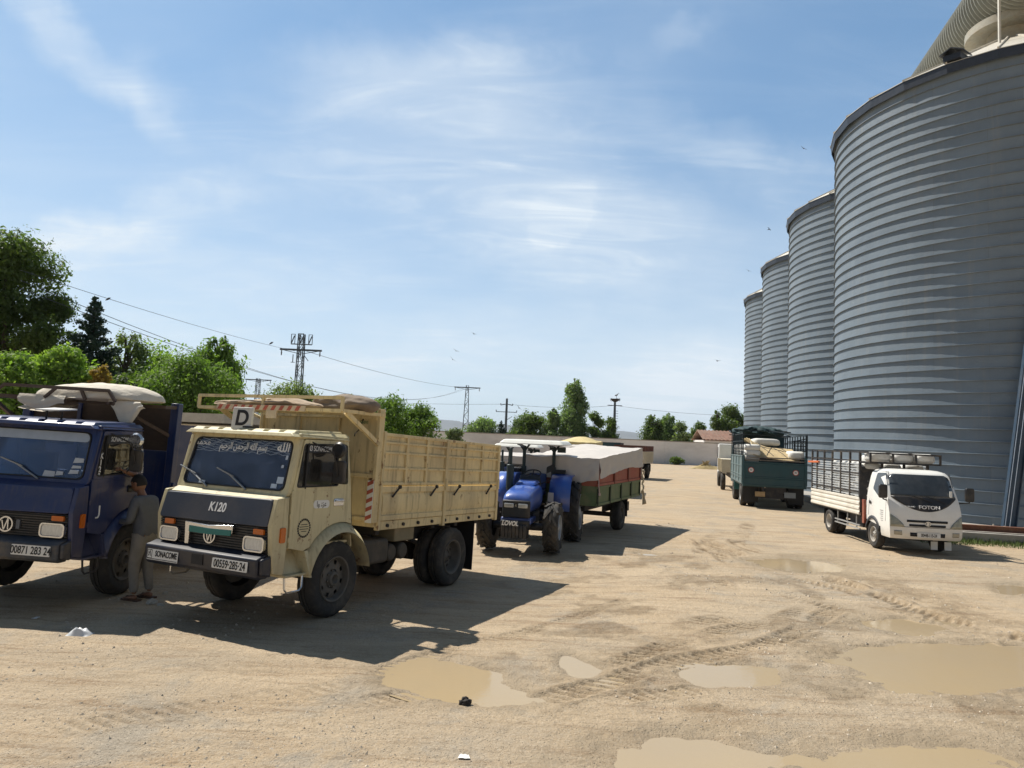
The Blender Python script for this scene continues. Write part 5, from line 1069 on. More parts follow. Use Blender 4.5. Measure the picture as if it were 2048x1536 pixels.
# ================================================================== SMALL WHITE LORRY
M_W = frame_of(gnd(1750, 1097), 5.5)
P_WHITE = mat('white_cab_paint', (0.84, 0.83, 0.79), 0.35, var=0.04, scale=2, dirt=0.18, dirt_col=(0.45, 0.38, 0.28), low=0.9, coat=0.2)
wt = thing('light_truck', 'small white flatbed truck loaded with sacks, parked facing the camera by the silos', 'truck', M_W)
def white_truck():
    W = 1.84; mid = W / 2
    # cab loft: rows of (z, front y, rear y, inset at the sides)
    rows = [(0.42, -0.98, -0.30, 0.03), (0.50, -1.03, -0.30, 0.01), (0.66, -1.04, -0.30, 0.0), (0.76, -1.03, 0.62, 0.0), (0.95, -1.02, 0.64, 0.0), (1.15, -0.99, 0.64, 0.005), (1.30, -0.95, 0.64, 0.01), (1.50, -0.86, 0.62, 0.02), (1.75, -0.74, 0.58, 0.045), (2.0, -0.61, 0.52, 0.075), (2.12, -0.54, 0.48, 0.10), (2.19, -0.44, 0.42, 0.15), (2.235, -0.25, 0.32, 0.25), (2.25, 0.0, 0.2, 0.4)]
    def at_z(z):
        for a, b in zip(rows, rows[1:]):
            if z <= b[0]: t = (z - a[0]) / (b[0] - a[0]); return [a[i] + (b[i] - a[i]) * max(0, t) for i in range(1, 4)]
        return rows[-1][1:]
    def front(f, z, d=0.0):  # f in -1..1 across
        y0, y1, ins = at_z(z); x = mid + f * (mid - ins); bow = 0.10 * (abs(f) ** 3); return (x, y0 + bow - d, z)
    def section(z):
        y0, y1, ins = at_z(z); p = [front(-1 + 2 * i / 14, z)[:2] for i in range(15)]; x0, x1 = ins, W - ins
        p += [(x1, y0 + 0.28), (x1, (y0 + y1) / 2), (x1, y1 - 0.05), (x1 - 0.04, y1), (x0 + 0.04, y1), (x0, y1 - 0.05), (x0, (y0 + y1) / 2), (x0, y0 + 0.28)]; return [(q[0], q[1], z) for q in p]
    mb = MB(); vs = []; n = 23
    for r in rows: vs += section(r[0])
    fs = [(j * n + i, j * n + (i + 1) % n, (j + 1) * n + (i + 1) % n, (j + 1) * n + i) for j in range(len(rows) - 1) for i in range(n)] + [tuple(range(n - 1, -1, -1)), tuple((len(rows) - 1) * n + i for i in range(n))]
    mb.add(vs, fs); mb.build('cab', P_WHITE, wt, smooth=45)
    def patch(zs, lo, hi, d, nu=14):
        mb = MB(); vs = []
        for z in zs:
            a, b = lo(z), hi(z); vs += [front(a + (b - a) * i / (nu - 1), z, d) for i in range(nu)]
        mb.add(vs, [(j * nu + i, j * nu + i + 1, (j + 1) * nu + i + 1, (j + 1) * nu + i) for j in range(len(zs) - 1) for i in range(nu - 1)]); return mb
    def half(z): return 0.93 * min(1.0, max(0.0, (z - 1.155) / 0.36)) ** 0.5 if z < 1.52 else 0.93 - 0.02 * (z - 1.52)
    zs = [1.156, 1.165, 1.18, 1.20, 1.23, 1.27, 1.32, 1.38, 1.45, 1.51, 1.54]
    mb = patch(zs, lambda z: -half(z), half, 0.006); bl = mb.build('black_panel', m_plast, wt, solid=0.008)
    text('FOTON', 0.13, plane_M((mid + 0.06, -1.012, 1.272), (1, 0, 0), (0, 0.17, 1)), m_lettw, 'lettering', bl, ext=0.006, sx=1.2, bold=0.002)
    text('FORLAND', 0.055, plane_M((mid - 0.42, -0.985, 1.275), (1, -0.05, 0), (0, 0.28, 1)), m_lettw, 'lettering', bl, ext=0.004, sx=1.0)
    zs = [1.545, 1.6, 1.7, 1.8, 1.9, 2.0, 2.06, 2.10, 2.12]
    hw = lambda z: 0.925 if z < 2.05 else 0.925 - 0.35 * ((z - 2.05) / 0.07) ** 2 * 0.35
    mb = patch(zs, lambda z: -hw(z), hw, 0.006); mb.build('windscreen', mat('dark_glass', (0.045, 0.055, 0.065), 0.08, 0.0, var=0.3, scale=2.5, dirt=0.25, dirt_col=(0.2, 0.19, 0.18)), wt, solid=0.006)
    for a, b in ((0.18, -0.5), (0.55, -0.1)):
        mb = MB(); mb.tube([front(a, 1.40, 0.03), front((a + b) / 2, 1.52, 0.035), front(b, 1.57, 0.03)], 0.009, 5); mb.build('wiper', m_rubber, wt)
    mb = MB(); mb.box(mid + 0.68, mid + 0.74, -0.80, -0.78, 1.55, 1.72); mb.build('screen_sticker', m_paper, wt)
    # grille openings, lamps, bumper details
    for z, w0 in ((0.90, 0.56), (0.79, 0.50)):
        mb = patch([z - 0.03, z + 0.03], lambda q: -w0, lambda q: w0, 0.004, 8); mb.build('grille_slot', m_black, wt, solid=0.01)
    mb = patch([0.735, 0.745], lambda q: -0.99, lambda q: 0.99, 0.003, 16); mb.build('bumper_gap', m_black, wt, solid=0.006)
    mb = MB(); M_ = plane_M((mid + 0.0, -1.047, 0.845), (1, 0, 0), (0, 0, 1))
    mb.ring([(0.075 * math.cos(k * math.pi / 10), 0.06 * math.sin(k * math.pi / 10)) for k in range(20)], [(0.06 * math.cos(k * math.pi / 10), 0.047 * math.sin(k * math.pi / 10)) for k in range(20)], lambda p, d: tuple(M_ @ Vector((p[0], p[1], d))), 0, 0.012)
    for x in (-0.022, 0.008): mb.plate([(x - 0.015, -0.045), (x + 0.005, -0.05), (x + 0.02, 0.045), (x, 0.05)], lambda p, d: tuple(M_ @ Vector((p[0], p[1], d))), 0, 0.012)
    mb.build('emblem', m_chrome, wt)
    for s in (-1, 1):
        mb = patch([0.735, 0.80, 0.88, 0.96, 1.03, 1.06], lambda z: s * (0.99), lambda z: s * (0.62 + 0.36 * max(0, (z - 0.735) / 0.325) ** 1.5), 0.008, 8)
        mb.build('headlight', mat('smoky_lamp', (0.30, 0.30, 0.25), 0.15, 0.3, var=0.35, scale=10), wt, solid=0.012)
        mb = patch([0.52, 0.55, 0.61, 0.635], lambda z: s * 0.90, lambda z: s * 0.70, 0.006, 6); mb.build('fog_lamp', mat('fog_lens', (0.35, 0.33, 0.27), 0.25, 0.3), wt, solid=0.01)
        mb = patch([0.50, 0.60], lambda z: s * 0.48, lambda z: s * 0.30, 0.004, 6); mb.build('air_slot', m_black, wt, solid=0.008)
        # side: window, door outline, mirror
        x = 0.0 if s < 0 else W; q = lambda p, d: ((at_z(p[1])[2] if s < 0 else W - at_z(p[1])[2]) + d * s, p[0], p[1])
        win = round_poly([(-0.60, 1.50), (-0.22, 1.46), (0.20, 1.66), (0.05, 2.12), (-0.50, 2.14)], 0.06, 4)
        mb = MB(); mb.plate(win, q, 0.004, 0.010); mb.build('side_window', mat('dark_glass', (0, 0, 0)), wt)
        mb = MB(); dl = [(-0.66, 0.84), (-0.68, 1.45), (-0.55, 2.17), (0.12, 2.17), (0.42, 1.30), (0.44, 0.9)]
        for a, b in zip(dl, dl[1:]): mb.bar(q(a, 0.001), q(b, 0.001), 0.010)
        mb.build('door_seam', m_black, wt)
        mb = MB(); mb.box(x - 0.01, x + 0.012 * s, 0.26, 0.40, 1.23, 1.31); mb.build('door_handle', m_black, wt)
        mb = MB(); ox = x + 0.26 * s if s > 0 else x - 0.12
        mb.tube([(x + (0.02 if s < 0 else -0.05), -0.72, 1.40), (ox, -0.80, 1.44), (ox, -0.80, 1.5)], 0.018, 6); ar = mb.build('mirror_arm', m_black, wt)
        mb = MB(); mb.plate(rrect(ox - 0.11, ox + 0.11, 1.46, 1.83, 0.05), lambda p, d: (p[0], -0.84 + d, p[1]), 0, 0.09); mb.build('mirror', m_plast, ar, bevel=0.02)
    for j, ln in enumerate((0.19, 0.17, 0.19, 0.15, 0.18)):
        mb = MB()
    mb = MB()
    for j, ln in enumerate((0.20, 0.17, 0.20, 0.15, 0.18, 0.14)): z = 1.10 - j * 0.055; mb.box(-0.006, 0.0, -0.52, -0.52 + ln, z, z + 0.012)
    mb.build('door_notice', mat('grey_ink', (0.3, 0.3, 0.3), 0.7), wt)
    number_plate(wt, plane_M((mid + 0.02, -1.055, 0.545), (1, 0, 0), (0, 0, 1)), 0.58, 0.125, '00448-115-24', 0.118, 0.60)
    # red strips at the back of the cab
    mb = MB(); mb.box(-0.02, 0.04, 0.72, 0.86, 0.62, 1.30); mb.build('red_guard', mat('rust_red_paint', (0.26, 0.07, 0.04), 0.7, var=0.3, dirt=0.3), wt)
    # wheels
    wr = mat('white_rim', (0.42, 0.40, 0.37), 0.6, 0.1, var=0.15, dirt=0.4)
    for s, x in ((-1, 0.0), (1, W)):
        wheel(wt, x, 0.16, 0.385, 0.21, s, rim=0.56, rimmat=wr, holes=8)
        wheel(wt, x + s * 0.02, 3.62, 0.38, 0.21, s, rim=0.60, rimmat=wr, front=False); wheel(wt, x - s * 0.23, 3.62, 0.38, 0.21, s, rim=0.56, rimmat=wr, front=False)
        mb = MB(); c = (0.16, 0.385)
        ro = arc(c, 0.52, 165, 15, 12); ri = arc(c, 0.44, 165, 15, 12); n = len(ro); vs = []; fs = []
        for qq, d in ((ro, 0.004), (ri, 0.02), (ri, -0.26)): vs += [(x + d * s, p[0], p[1]) for p in qq]
        for a in (0, 1): fs += [(a * n + i, a * n + i + 1, (a + 1) * n + i + 1, (a + 1) * n + i) for i in range(n - 1)]
        mb.add(vs, fs); mb.build('wheel_arch', m_black, wt, solid=0.01)
        mb = MB(); mb.box(x - 0.26 if s > 0 else x + 0.04, x - 0.04 if s > 0 else x + 0.26, 0.68, 0.70, 0.20, 0.62); mb.build('mud_flap', m_rubber if s < 0 else m_paper, wt)
        mb = MB(); mb.box(x - 0.2 if s > 0 else x + 0.0, x if s > 0 else x + 0.2, 4.08, 4.095, 0.24, 0.78); mb.build('mud_flap', m_rubber, wt)
        mb = MB()
        for z in (0.42, 0.52): mb.bar((x, 1.05, z), (x, 3.05, z), 0.035)
        for y in (1.3, 2.0, 2.8): mb.bar((x, y, 0.40), (x, y, 0.82), 0.03)
        mb.build('side_guard', m_chrome if False else mat('grey_rail', (0.35, 0.35, 0.34), 0.6, 0.2), wt)
    for x in (1.15, 1.50):
        mb = MB(); mb.box(x, x + 0.17, -0.72, -0.70, 0.14, 0.36); mb.build('hanging_flap', m_paper, wt)
    mb = MB()
    for x in (mid - 0.36, mid + 0.36): mb.box(x - 0.05, x + 0.05, -0.6, 5.2, 0.52, 0.72)
    for y in (0.16, 3.62): mb.cyl((0.2, y, 0.385), (W - 0.2, y, 0.385), 0.06, n=10)
    mb.box(mid - 0.3, mid + 0.3, -0.6, 0.5, 0.35, 0.76); mb.box(mid + 0.2, mid + 0.62, 1.3, 2.3, 0.42, 0.74); mb.box(0.15, 0.5, 1.2, 2.2, 0.45, 0.8)
    mb.build('chassis', m_chas, wt)
    # bed with white pressed drop sides and dark stake frame
    X0, X1, S0, S1 = -0.03, W + 0.03, 0.98, 5.25; bedm = mat('cream_white_bed', (0.76, 0.72, 0.63), 0.5, var=0.08, scale=2, dirt=0.25)
    mb = MB(); mb.box(X0 + 0.02, X1 - 0.02, S0, S1, 0.78, 0.86); mb.build('bed_floor', m_chas, wt)
    for x, s in ((X0, -1), (X1, 1)):
        mb = MB(); mb.box(x - 0.02, x + 0.02, S0, S1, 0.83, 1.33)
        for z in (0.85, 0.99, 1.13, 1.27): mb.box(x - 0.02 - (0.018 if s < 0 else 0), x + 0.02 + (0.018 if s > 0 else 0), S0, S1, z, z + 0.075)
        mb.build('drop_side', bedm, wt, bevel=0.006)
        mb = MB()
        for y in (S0 + 0.02, 1.75, 2.5, 3.25, 4.0, 4.7, S1 - 0.03): mb.bar((x, y, 1.33), (x, y, 2.70), 0.05, 0.07)
        for z in (1.5, 2.05, 2.42, 2.68): mb.bar((x, S0, z), (x, S1, z), 0.03, 0.045)
        mb.build('stake_side', mat('black_stake', (0.025, 0.025, 0.028), 0.6, 0.2, var=0.3, dirt=0.3), wt)
        mb = MB()
        for k in range(13): z = 1.40 + k * 0.077; mb.bar((x, S0, z), (x, S1, z), 0.012, 0.036)
        mb.build('slat', mat('silver_slat', (0.50, 0.52, 0.53), 0.5, 0.2, var=0.25, scale=8), wt)
    mb = MB(); ms = mat('black_stake', (0, 0, 0))
    for x in (X0, X0 + 0.62, X0 + 1.24, X1): mb.bar((x, S0, 1.33), (x, S0, 2.70), 0.06)
    for z in (2.38, 2.68): mb.bar((X0, S0, z), (X1, S0, z), 0.05)
    mb.box(X0, X1, S0 - 0.01, S0 + 0.01, 0.9, 2.25)
    # rack reaching forward over the cab
    for z in (2.40, 2.66): mb.bar((X0, 0.25, z), (X1, 0.25, z), 0.045)
    for x in (X0, X0 + 0.62, X0 + 1.24, X1): mb.bar((x, 0.25, 2.38), (x, 0.25, 2.68), 0.05); mb.bar((x, 0.25, 2.66), (x, S0, 2.68), 0.04); mb.bar((x, 0.25, 2.40), (x, S0, 2.40), 0.04)
    mb.build('stake_front', ms, wt)
    rs = random.Random(5); g = 'white sacks on the small white truck'; lb = 'white sack stacked behind the dark stakes on the small white truck'
    for lay in range(7):
        for k in range(6):
            if lay > 4 and k > 3: continue
            y = 1.32 + k * 0.68; z = 0.97 + 0.215 * lay
            for x in ((X0 + 0.36,) if lay < 6 else (X0 + 0.36, mid, X1 - 0.36)):
                sack(M_W @ Matrix.Translation((x + rs.uniform(-.02, .02), y + rs.uniform(-.03, .03), z)) @ Matrix.Rotation(rs.uniform(-.06, .06), 4, 'Z'), (0.60, 0.70, 0.25), lb, g, rs.randint(0, 9))
    for k, x in enumerate((0.30, 0.92, 1.52)):
        sack(M_W @ Matrix.Translation((x, 0.62, 2.555)) @ Matrix.Rotation(0.05 * k, 4, 'Z'), (0.58, 0.62, 0.28), 'white sack lying in the rack over the white cab', 'white sacks over the white cab', k)
    for k in range(3): sack(M_W @ Matrix.Translation((0.6 + 0.5 * k, 1.6 + 0.5 * k, 2.47)), (0.60, 0.70, 0.25), lb, g, k)
    mb = MB(); mb.bar((X0 - 0.03, 4.45, 2.30), (X0 - 0.05, 5.45, 2.28), 0.06); tag(mb.build('orange_pole', mat('orange_paint', (0.65, 0.16, 0.05), 0.6)), None, None).parent = wt
white_truck()

# ================================================================== TEAL LORRY
M_T = frame_of(gnd(1484, 1014), 13)
tl = thing('stake_truck', 'teal stake truck seen from behind, heaped with sacks and sandy tarpaulin', 'truck', M_T)
def teal_truck():
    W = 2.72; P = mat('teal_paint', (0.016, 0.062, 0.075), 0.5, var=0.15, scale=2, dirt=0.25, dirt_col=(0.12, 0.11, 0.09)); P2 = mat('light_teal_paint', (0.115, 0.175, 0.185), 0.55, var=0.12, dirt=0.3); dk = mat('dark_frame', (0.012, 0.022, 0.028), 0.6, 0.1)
    S1 = 6.1
    mb = MB(); mb.box(0.04, W - 0.04, 0.0, S1, 0.95, 1.08); mb.build('bed_floor', P, tl)
    mb = MB(); mb.box(0.0, W, -0.06, 0.0, 1.0, 2.02)
    for z in (1.0, 1.28, 1.36, 1.95, 2.02): mb.box(0.0, W, -0.085, -0.06, z, z + 0.06)
    for x in (0, W - 0.08): mb.box(x, x + 0.08, -0.10, 0.02, 0.95, 2.35)
    tg = mb.build('tailgate', P, tl, bevel=0.008)
    mb = MB()
    for z in (2.13, 2.25): mb.box(0.08, W - 0.08, -0.06, -0.02, z, z + 0.05)
    mb.build('tail_slat', mat('grey_slat', (0.16, 0.145, 0.13), 0.8, var=0.3), tl)
    for x, z in ((0.36, 1.70), (2.26, 1.66)):
        M_ = plane_M((x, -0.088, z), (1, 0, 0), (0, 0, 1)); n = 20
        mb = MB(); mb.plate([(0.13 * math.cos(2 * math.pi * k / n), 0.13 * math.sin(2 * math.pi * k / n)) for k in range(n)], lambda p, d: tuple(M_ @ Vector((p[0], p[1], d))), 0, 0.006); sg = mb.build('speed_disc', m_white, tl)
        mb = MB(); mb.ring([(0.13 * math.cos(2 * math.pi * k / n), 0.13 * math.sin(2 * math.pi * k / n)) for k in range(n)], [(0.10 * math.cos(2 * math.pi * k / n), 0.10 * math.sin(2 * math.pi * k / n)) for k in range(n)], lambda p, d: tuple(M_ @ Vector((p[0], p[1], d))), 0.006, 0.009); mb.build('disc_rim', m_red, sg)
        text('80', 0.13, M_ @ Matrix.Translation((0, 0, 0.009)), m_black, 'lettering', sg, sx=0.8)
    for x in (0.0, W):
        s = -1 if x == 0 else 1
        mb = MB(); mb.box(x - 0.03, x + 0.03, 0.02, S1, 1.05, 1.16)
        mb.box(x - 0.015, x + 0.015, 0.02, S1, 1.16, 2.28)
        for z in (1.30, 1.42, 1.85, 2.28): mb.box(x - 0.04, x + 0.04, 0.02, S1, z, z + 0.05)
        for k in range(5): y = 0.02 + k * (S1 - 0.08) / 4; mb.box(x - 0.045, x + 0.045, y, y + 0.07, 1.1, 2.3)
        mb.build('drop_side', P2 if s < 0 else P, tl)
        mb = MB()
        for k in range(9): y = 0.03 + k * (S1 - 0.06) / 8; mb.bar((x, y, 2.3), (x, y, 3.35), 0.045)
        for z in (2.62, 3.0, 3.34): mb.bar((x, 0.0, z), (x, S1, z), 0.035)
        mb.build('stake_side', dk, tl)
        wheel(tl, x + 0.03 * -s * 0, 1.12, 0.55, 0.30, s, rim=0.58, rimmat=mat('grey_rim', (0.25, 0.26, 0.27), 0.6, 0.3, dirt=0.4), front=False); wheel(tl, x - s * 0.34, 1.12, 0.55, 0.30, s, front=False)
        wheel(tl, x - s * 0.02, 5.2, 0.55, 0.30, s)
        mb = MB(); mb.hexa([(x - 0.0, 4.55, 0.72), (x + 0.02 * s, 4.55, 0.72), (x - 0.35 * s, 4.6, 0.72), (x - 0.37 * s, 4.6, 0.72), (x, 4.7, 1.05), (x + 0.02 * s, 4.7, 1.05), (x - 0.35 * s, 4.75, 1.05), (x - 0.37 * s, 4.75, 1.05)]) if False else mb.box(min(x, x - 0.4 * s), max(x, x - 0.4 * s), 4.40, 4.50, 0.55, 1.10)
        mb.build('mudguard', mat('teal_guard', (0.02, 0.12, 0.12), 0.5), tl, bevel=0.02)
        mb = MB(); cx = x - s * 0.38; mb.box(cx - 0.34, cx + 0.34, 0.34, 0.36, 0.22, 1.0); mb.build('mud_flap', m_rubber, tl)
    mb = MB(); mb.box(0.55, 0.98, -0.03, 0.0, 0.52, 0.74); mb.build('tail_light', mat('dusty_lamp', (0.35, 0.24, 0.12), 0.5, var=0.4), tl)
    mb = MB(); mb.box(1.80, 2.28, -0.03, 0.0, 0.52, 0.76); mb.build('grey_plate', mat('grey_plate', (0.22, 0.24, 0.25), 0.6), tl)
    mb = MB()
    for x in (0.9, 1.8): mb.box(x - 0.06, x + 0.06, 0, 8, 0.70, 0.95)
    mb.box(0.5, 2.3, 0.02, 0.14, 0.45, 0.55); mb.box(1.0, 1.75, 0.02, 0.1, 0.55, 0.95)
    for y in (1.12, 5.2): mb.cyl((0.2, y, 0.55), (W - 0.2, y, 0.55), 0.09, n=10)
    mb.build('chassis', m_chas, tl)
    # cab at the far end and its roof rack
    mb = MB(); mb.plate([(6.25, 0.8), (8.1, 0.8), (8.15, 1.7), (7.85, 2.75), (6.25, 2.85)], lambda p, d: (d, p[0], p[1]), 0.12, W - 0.12); mb.build('cab', P, tl, bevel=0.06)
    mb = MB(); mb.box(0.05, W - 0.05, S1, S1 + 0.05, 1.1, 3.35); mb.build('headboard', P, tl)
    mb = MB()
    for z in (3.4, 3.62): mb.bar((-0.05, 4.3, z), (W, 4.3, z - 0.05), 0.05); mb.bar((-0.05, 7.4, z), (W, 7.4, z), 0.05)
    for x in (-0.05, W * 0.5, W): mb.bar((x, 4.3, 3.35), (x, 7.4, 3.62), 0.05)
    mb.bar((W, 0.0, 3.32), (W * 0.62, 4.3, 3.62), 0.05); mb.bar((W, 0, 2.3), (W, 0, 3.36), 0.09); mb.bar((0, 0, 2.3), (0, 0, 3.4), 0.06); mb.bar((W - 0.55, 0.2, 3.05), (W, 0, 3.2), 0.04)
    mb.build('roof_rack', dk, tl)
    mb = MB()
    for k in range(4): x = W - 0.52 + k * 0.16; mb.bar((x, 0.0, 2.62), (x, 0.0, 3.1), 0.04)
    for z in (2.64, 2.86, 3.08): mb.bar((W - 0.56, 0.0, z), (W, 0.0, z), 0.04)
    mb.build('rear_grate', dk, tl)
    # heap of sacks, sandy sheet over it with rope, dark bundle on the rack
    rs = random.Random(2); g = 'white sacks on the teal truck'
    for lay in range(7):
        for k in range(7):
            y = 0.45 + k * 0.80; sack(M_T @ Matrix.Translation((0.42 + rs.uniform(-.02, .02), y, 1.22 + 0.25 * lay)), (0.72, 0.82, 0.29), 'white sack packed against the left stakes of the teal truck', g, rs.randint(0, 9))
    for k in range(2): sack(M_T @ Matrix.Translation((W - 0.36, 0.5 + 0.85 * k, 2.44)), (0.66, 0.82, 0.36), 'white sack in the right rear corner of the teal truck', g + ' corner', k)
    sk = sack(M_T @ Matrix.Translation((1.25, 2.5, 3.0)) @ Matrix.Rotation(0.2, 4, 'Z'), (1.3, 0.8, 0.36), 'plump white sack lying on top of the sandy sheet', None, 3)
    if 'group' in sk: del sk['group']
    mb = MB()
    def fn(u, v):
        x = 0.45 + 2.05 * u; y = 0.02 + 5.6 * v; z = 2.30 + 0.56 * math.sin(min(1, v * 2.2) * math.pi / 2) + 0.32 * math.exp(-u * 7) * min(1, v * 8 + 0.3) - 0.18 * u + 0.05 * mnoise((x * 1.6, y * 1.4, 3)) + 0.02 * mnoise((x * 6, y * 6, 1)); return (x, y, z)
    mb.grid(fn, 30, 40); o = mb.build('tarpaulin', mat('sandy_sheet', (0.52, 0.40, 0.22), 0.9, var=0.15, scale=2, dirt=0.35, dirt_col=(0.3, 0.22, 0.12), bump=0.02), None, smooth=70, solid=0.02); o.matrix_world = M_T; tag(o, 'sand coloured sheet roped over the load of the teal truck', 'tarpaulin')
    for u0, u1, v0, v1, k in ((0.1, 0.45, 0.5, 0.05, 0), (0.4, 0.75, 0.5, 0.06, 1), (0.65, 0.95, 0.4, 0.06, 2), (0.15, 0.9, 0.3, 0.22, 3), (0.3, 0.55, 0.04, 0.4, 4)):
        mb = MB(); mb.tube([Vector(fn(u0 + (u1 - u0) * t / 9, v0 + (v1 - v0) * t / 9)) + Vector((0, 0, 0.02)) for t in range(10)], 0.015, 5); r_ = mb.build('rope', m_chas, o)
    mb = MB()
    def f2(u, v):
        a = 2 * math.pi * u; x = -0.1 + 2.6 * v; k = (0.3 + 0.7 * math.sin(math.pi * v) ** 0.4) * (1 + 0.5 * mnoise((x * 3, math.cos(a) * 2.0, math.sin(a) * 2.0)) + 0.15 * mnoise((x * 9, math.cos(a) * 5, math.sin(a) * 5))); return (x, 5.2 + 0.9 * math.cos(a) * k, 3.52 + 0.26 * math.sin(a) * k + 0.06 * math.sin(v * 3))
    mb.grid(f2, 26, 40, wrap=True); o = mb.build('tarpaulin', mat('dark_green_sheet', (0.018, 0.045, 0.05), 0.8, var=0.4, scale=4), None, smooth=70); o.matrix_world = M_T; tag(o, 'dark green bundled sheet on the roof rack of the teal truck', 'tarpaulin')
teal_truck()
def far_truck():
    t = thing('cargo_truck', 'pale cream dropside truck half hidden beyond the teal truck', 'truck', frame_of(gnd(1441, 979), 14))
    c = mat('pale_cream', (0.55, 0.50, 0.38), 0.6, var=0.1, dirt=0.3)
    mb = MB(); mb.box(0, 2.4, -1.2, 4.2, 1.15, 1.95)
    for k in range(8): y = -1.15 + k * 0.72; mb.box(-0.03, 0, y, y + 0.06, 1.15, 1.95)
    mb.build('bed', c, t)
    mb = MB(); mb.plate([(4.4, 0.8), (6.1, 0.8), (6.1, 1.8), (5.9, 2.9), (4.4, 2.95)], lambda p, d: (d, p[0], p[1]), 0.05, 2.35); cb = mb.build('cab', m_white, t, bevel=0.05)
    mb = MB(); mb.plate([(4.9, 1.95), (5.95, 1.95), (5.85, 2.7), (4.9, 2.7)], lambda p, d: (d, p[0], p[1]), 0.03, 0.052); mb.build('side_window', m_plast, cb)
    for s, x in ((-1, 0.0), (1, 2.4)):
        wheel(t, x, 0.0, 0.52, 0.28, s, front=False); wheel(t, x, 4.6, 0.52, 0.28, s)
    mb = MB(); mb.box(0.6, 1.8, -1.1, 6, 0.75, 1.14); mb.build('chassis', m_chas, t)
far_truck()

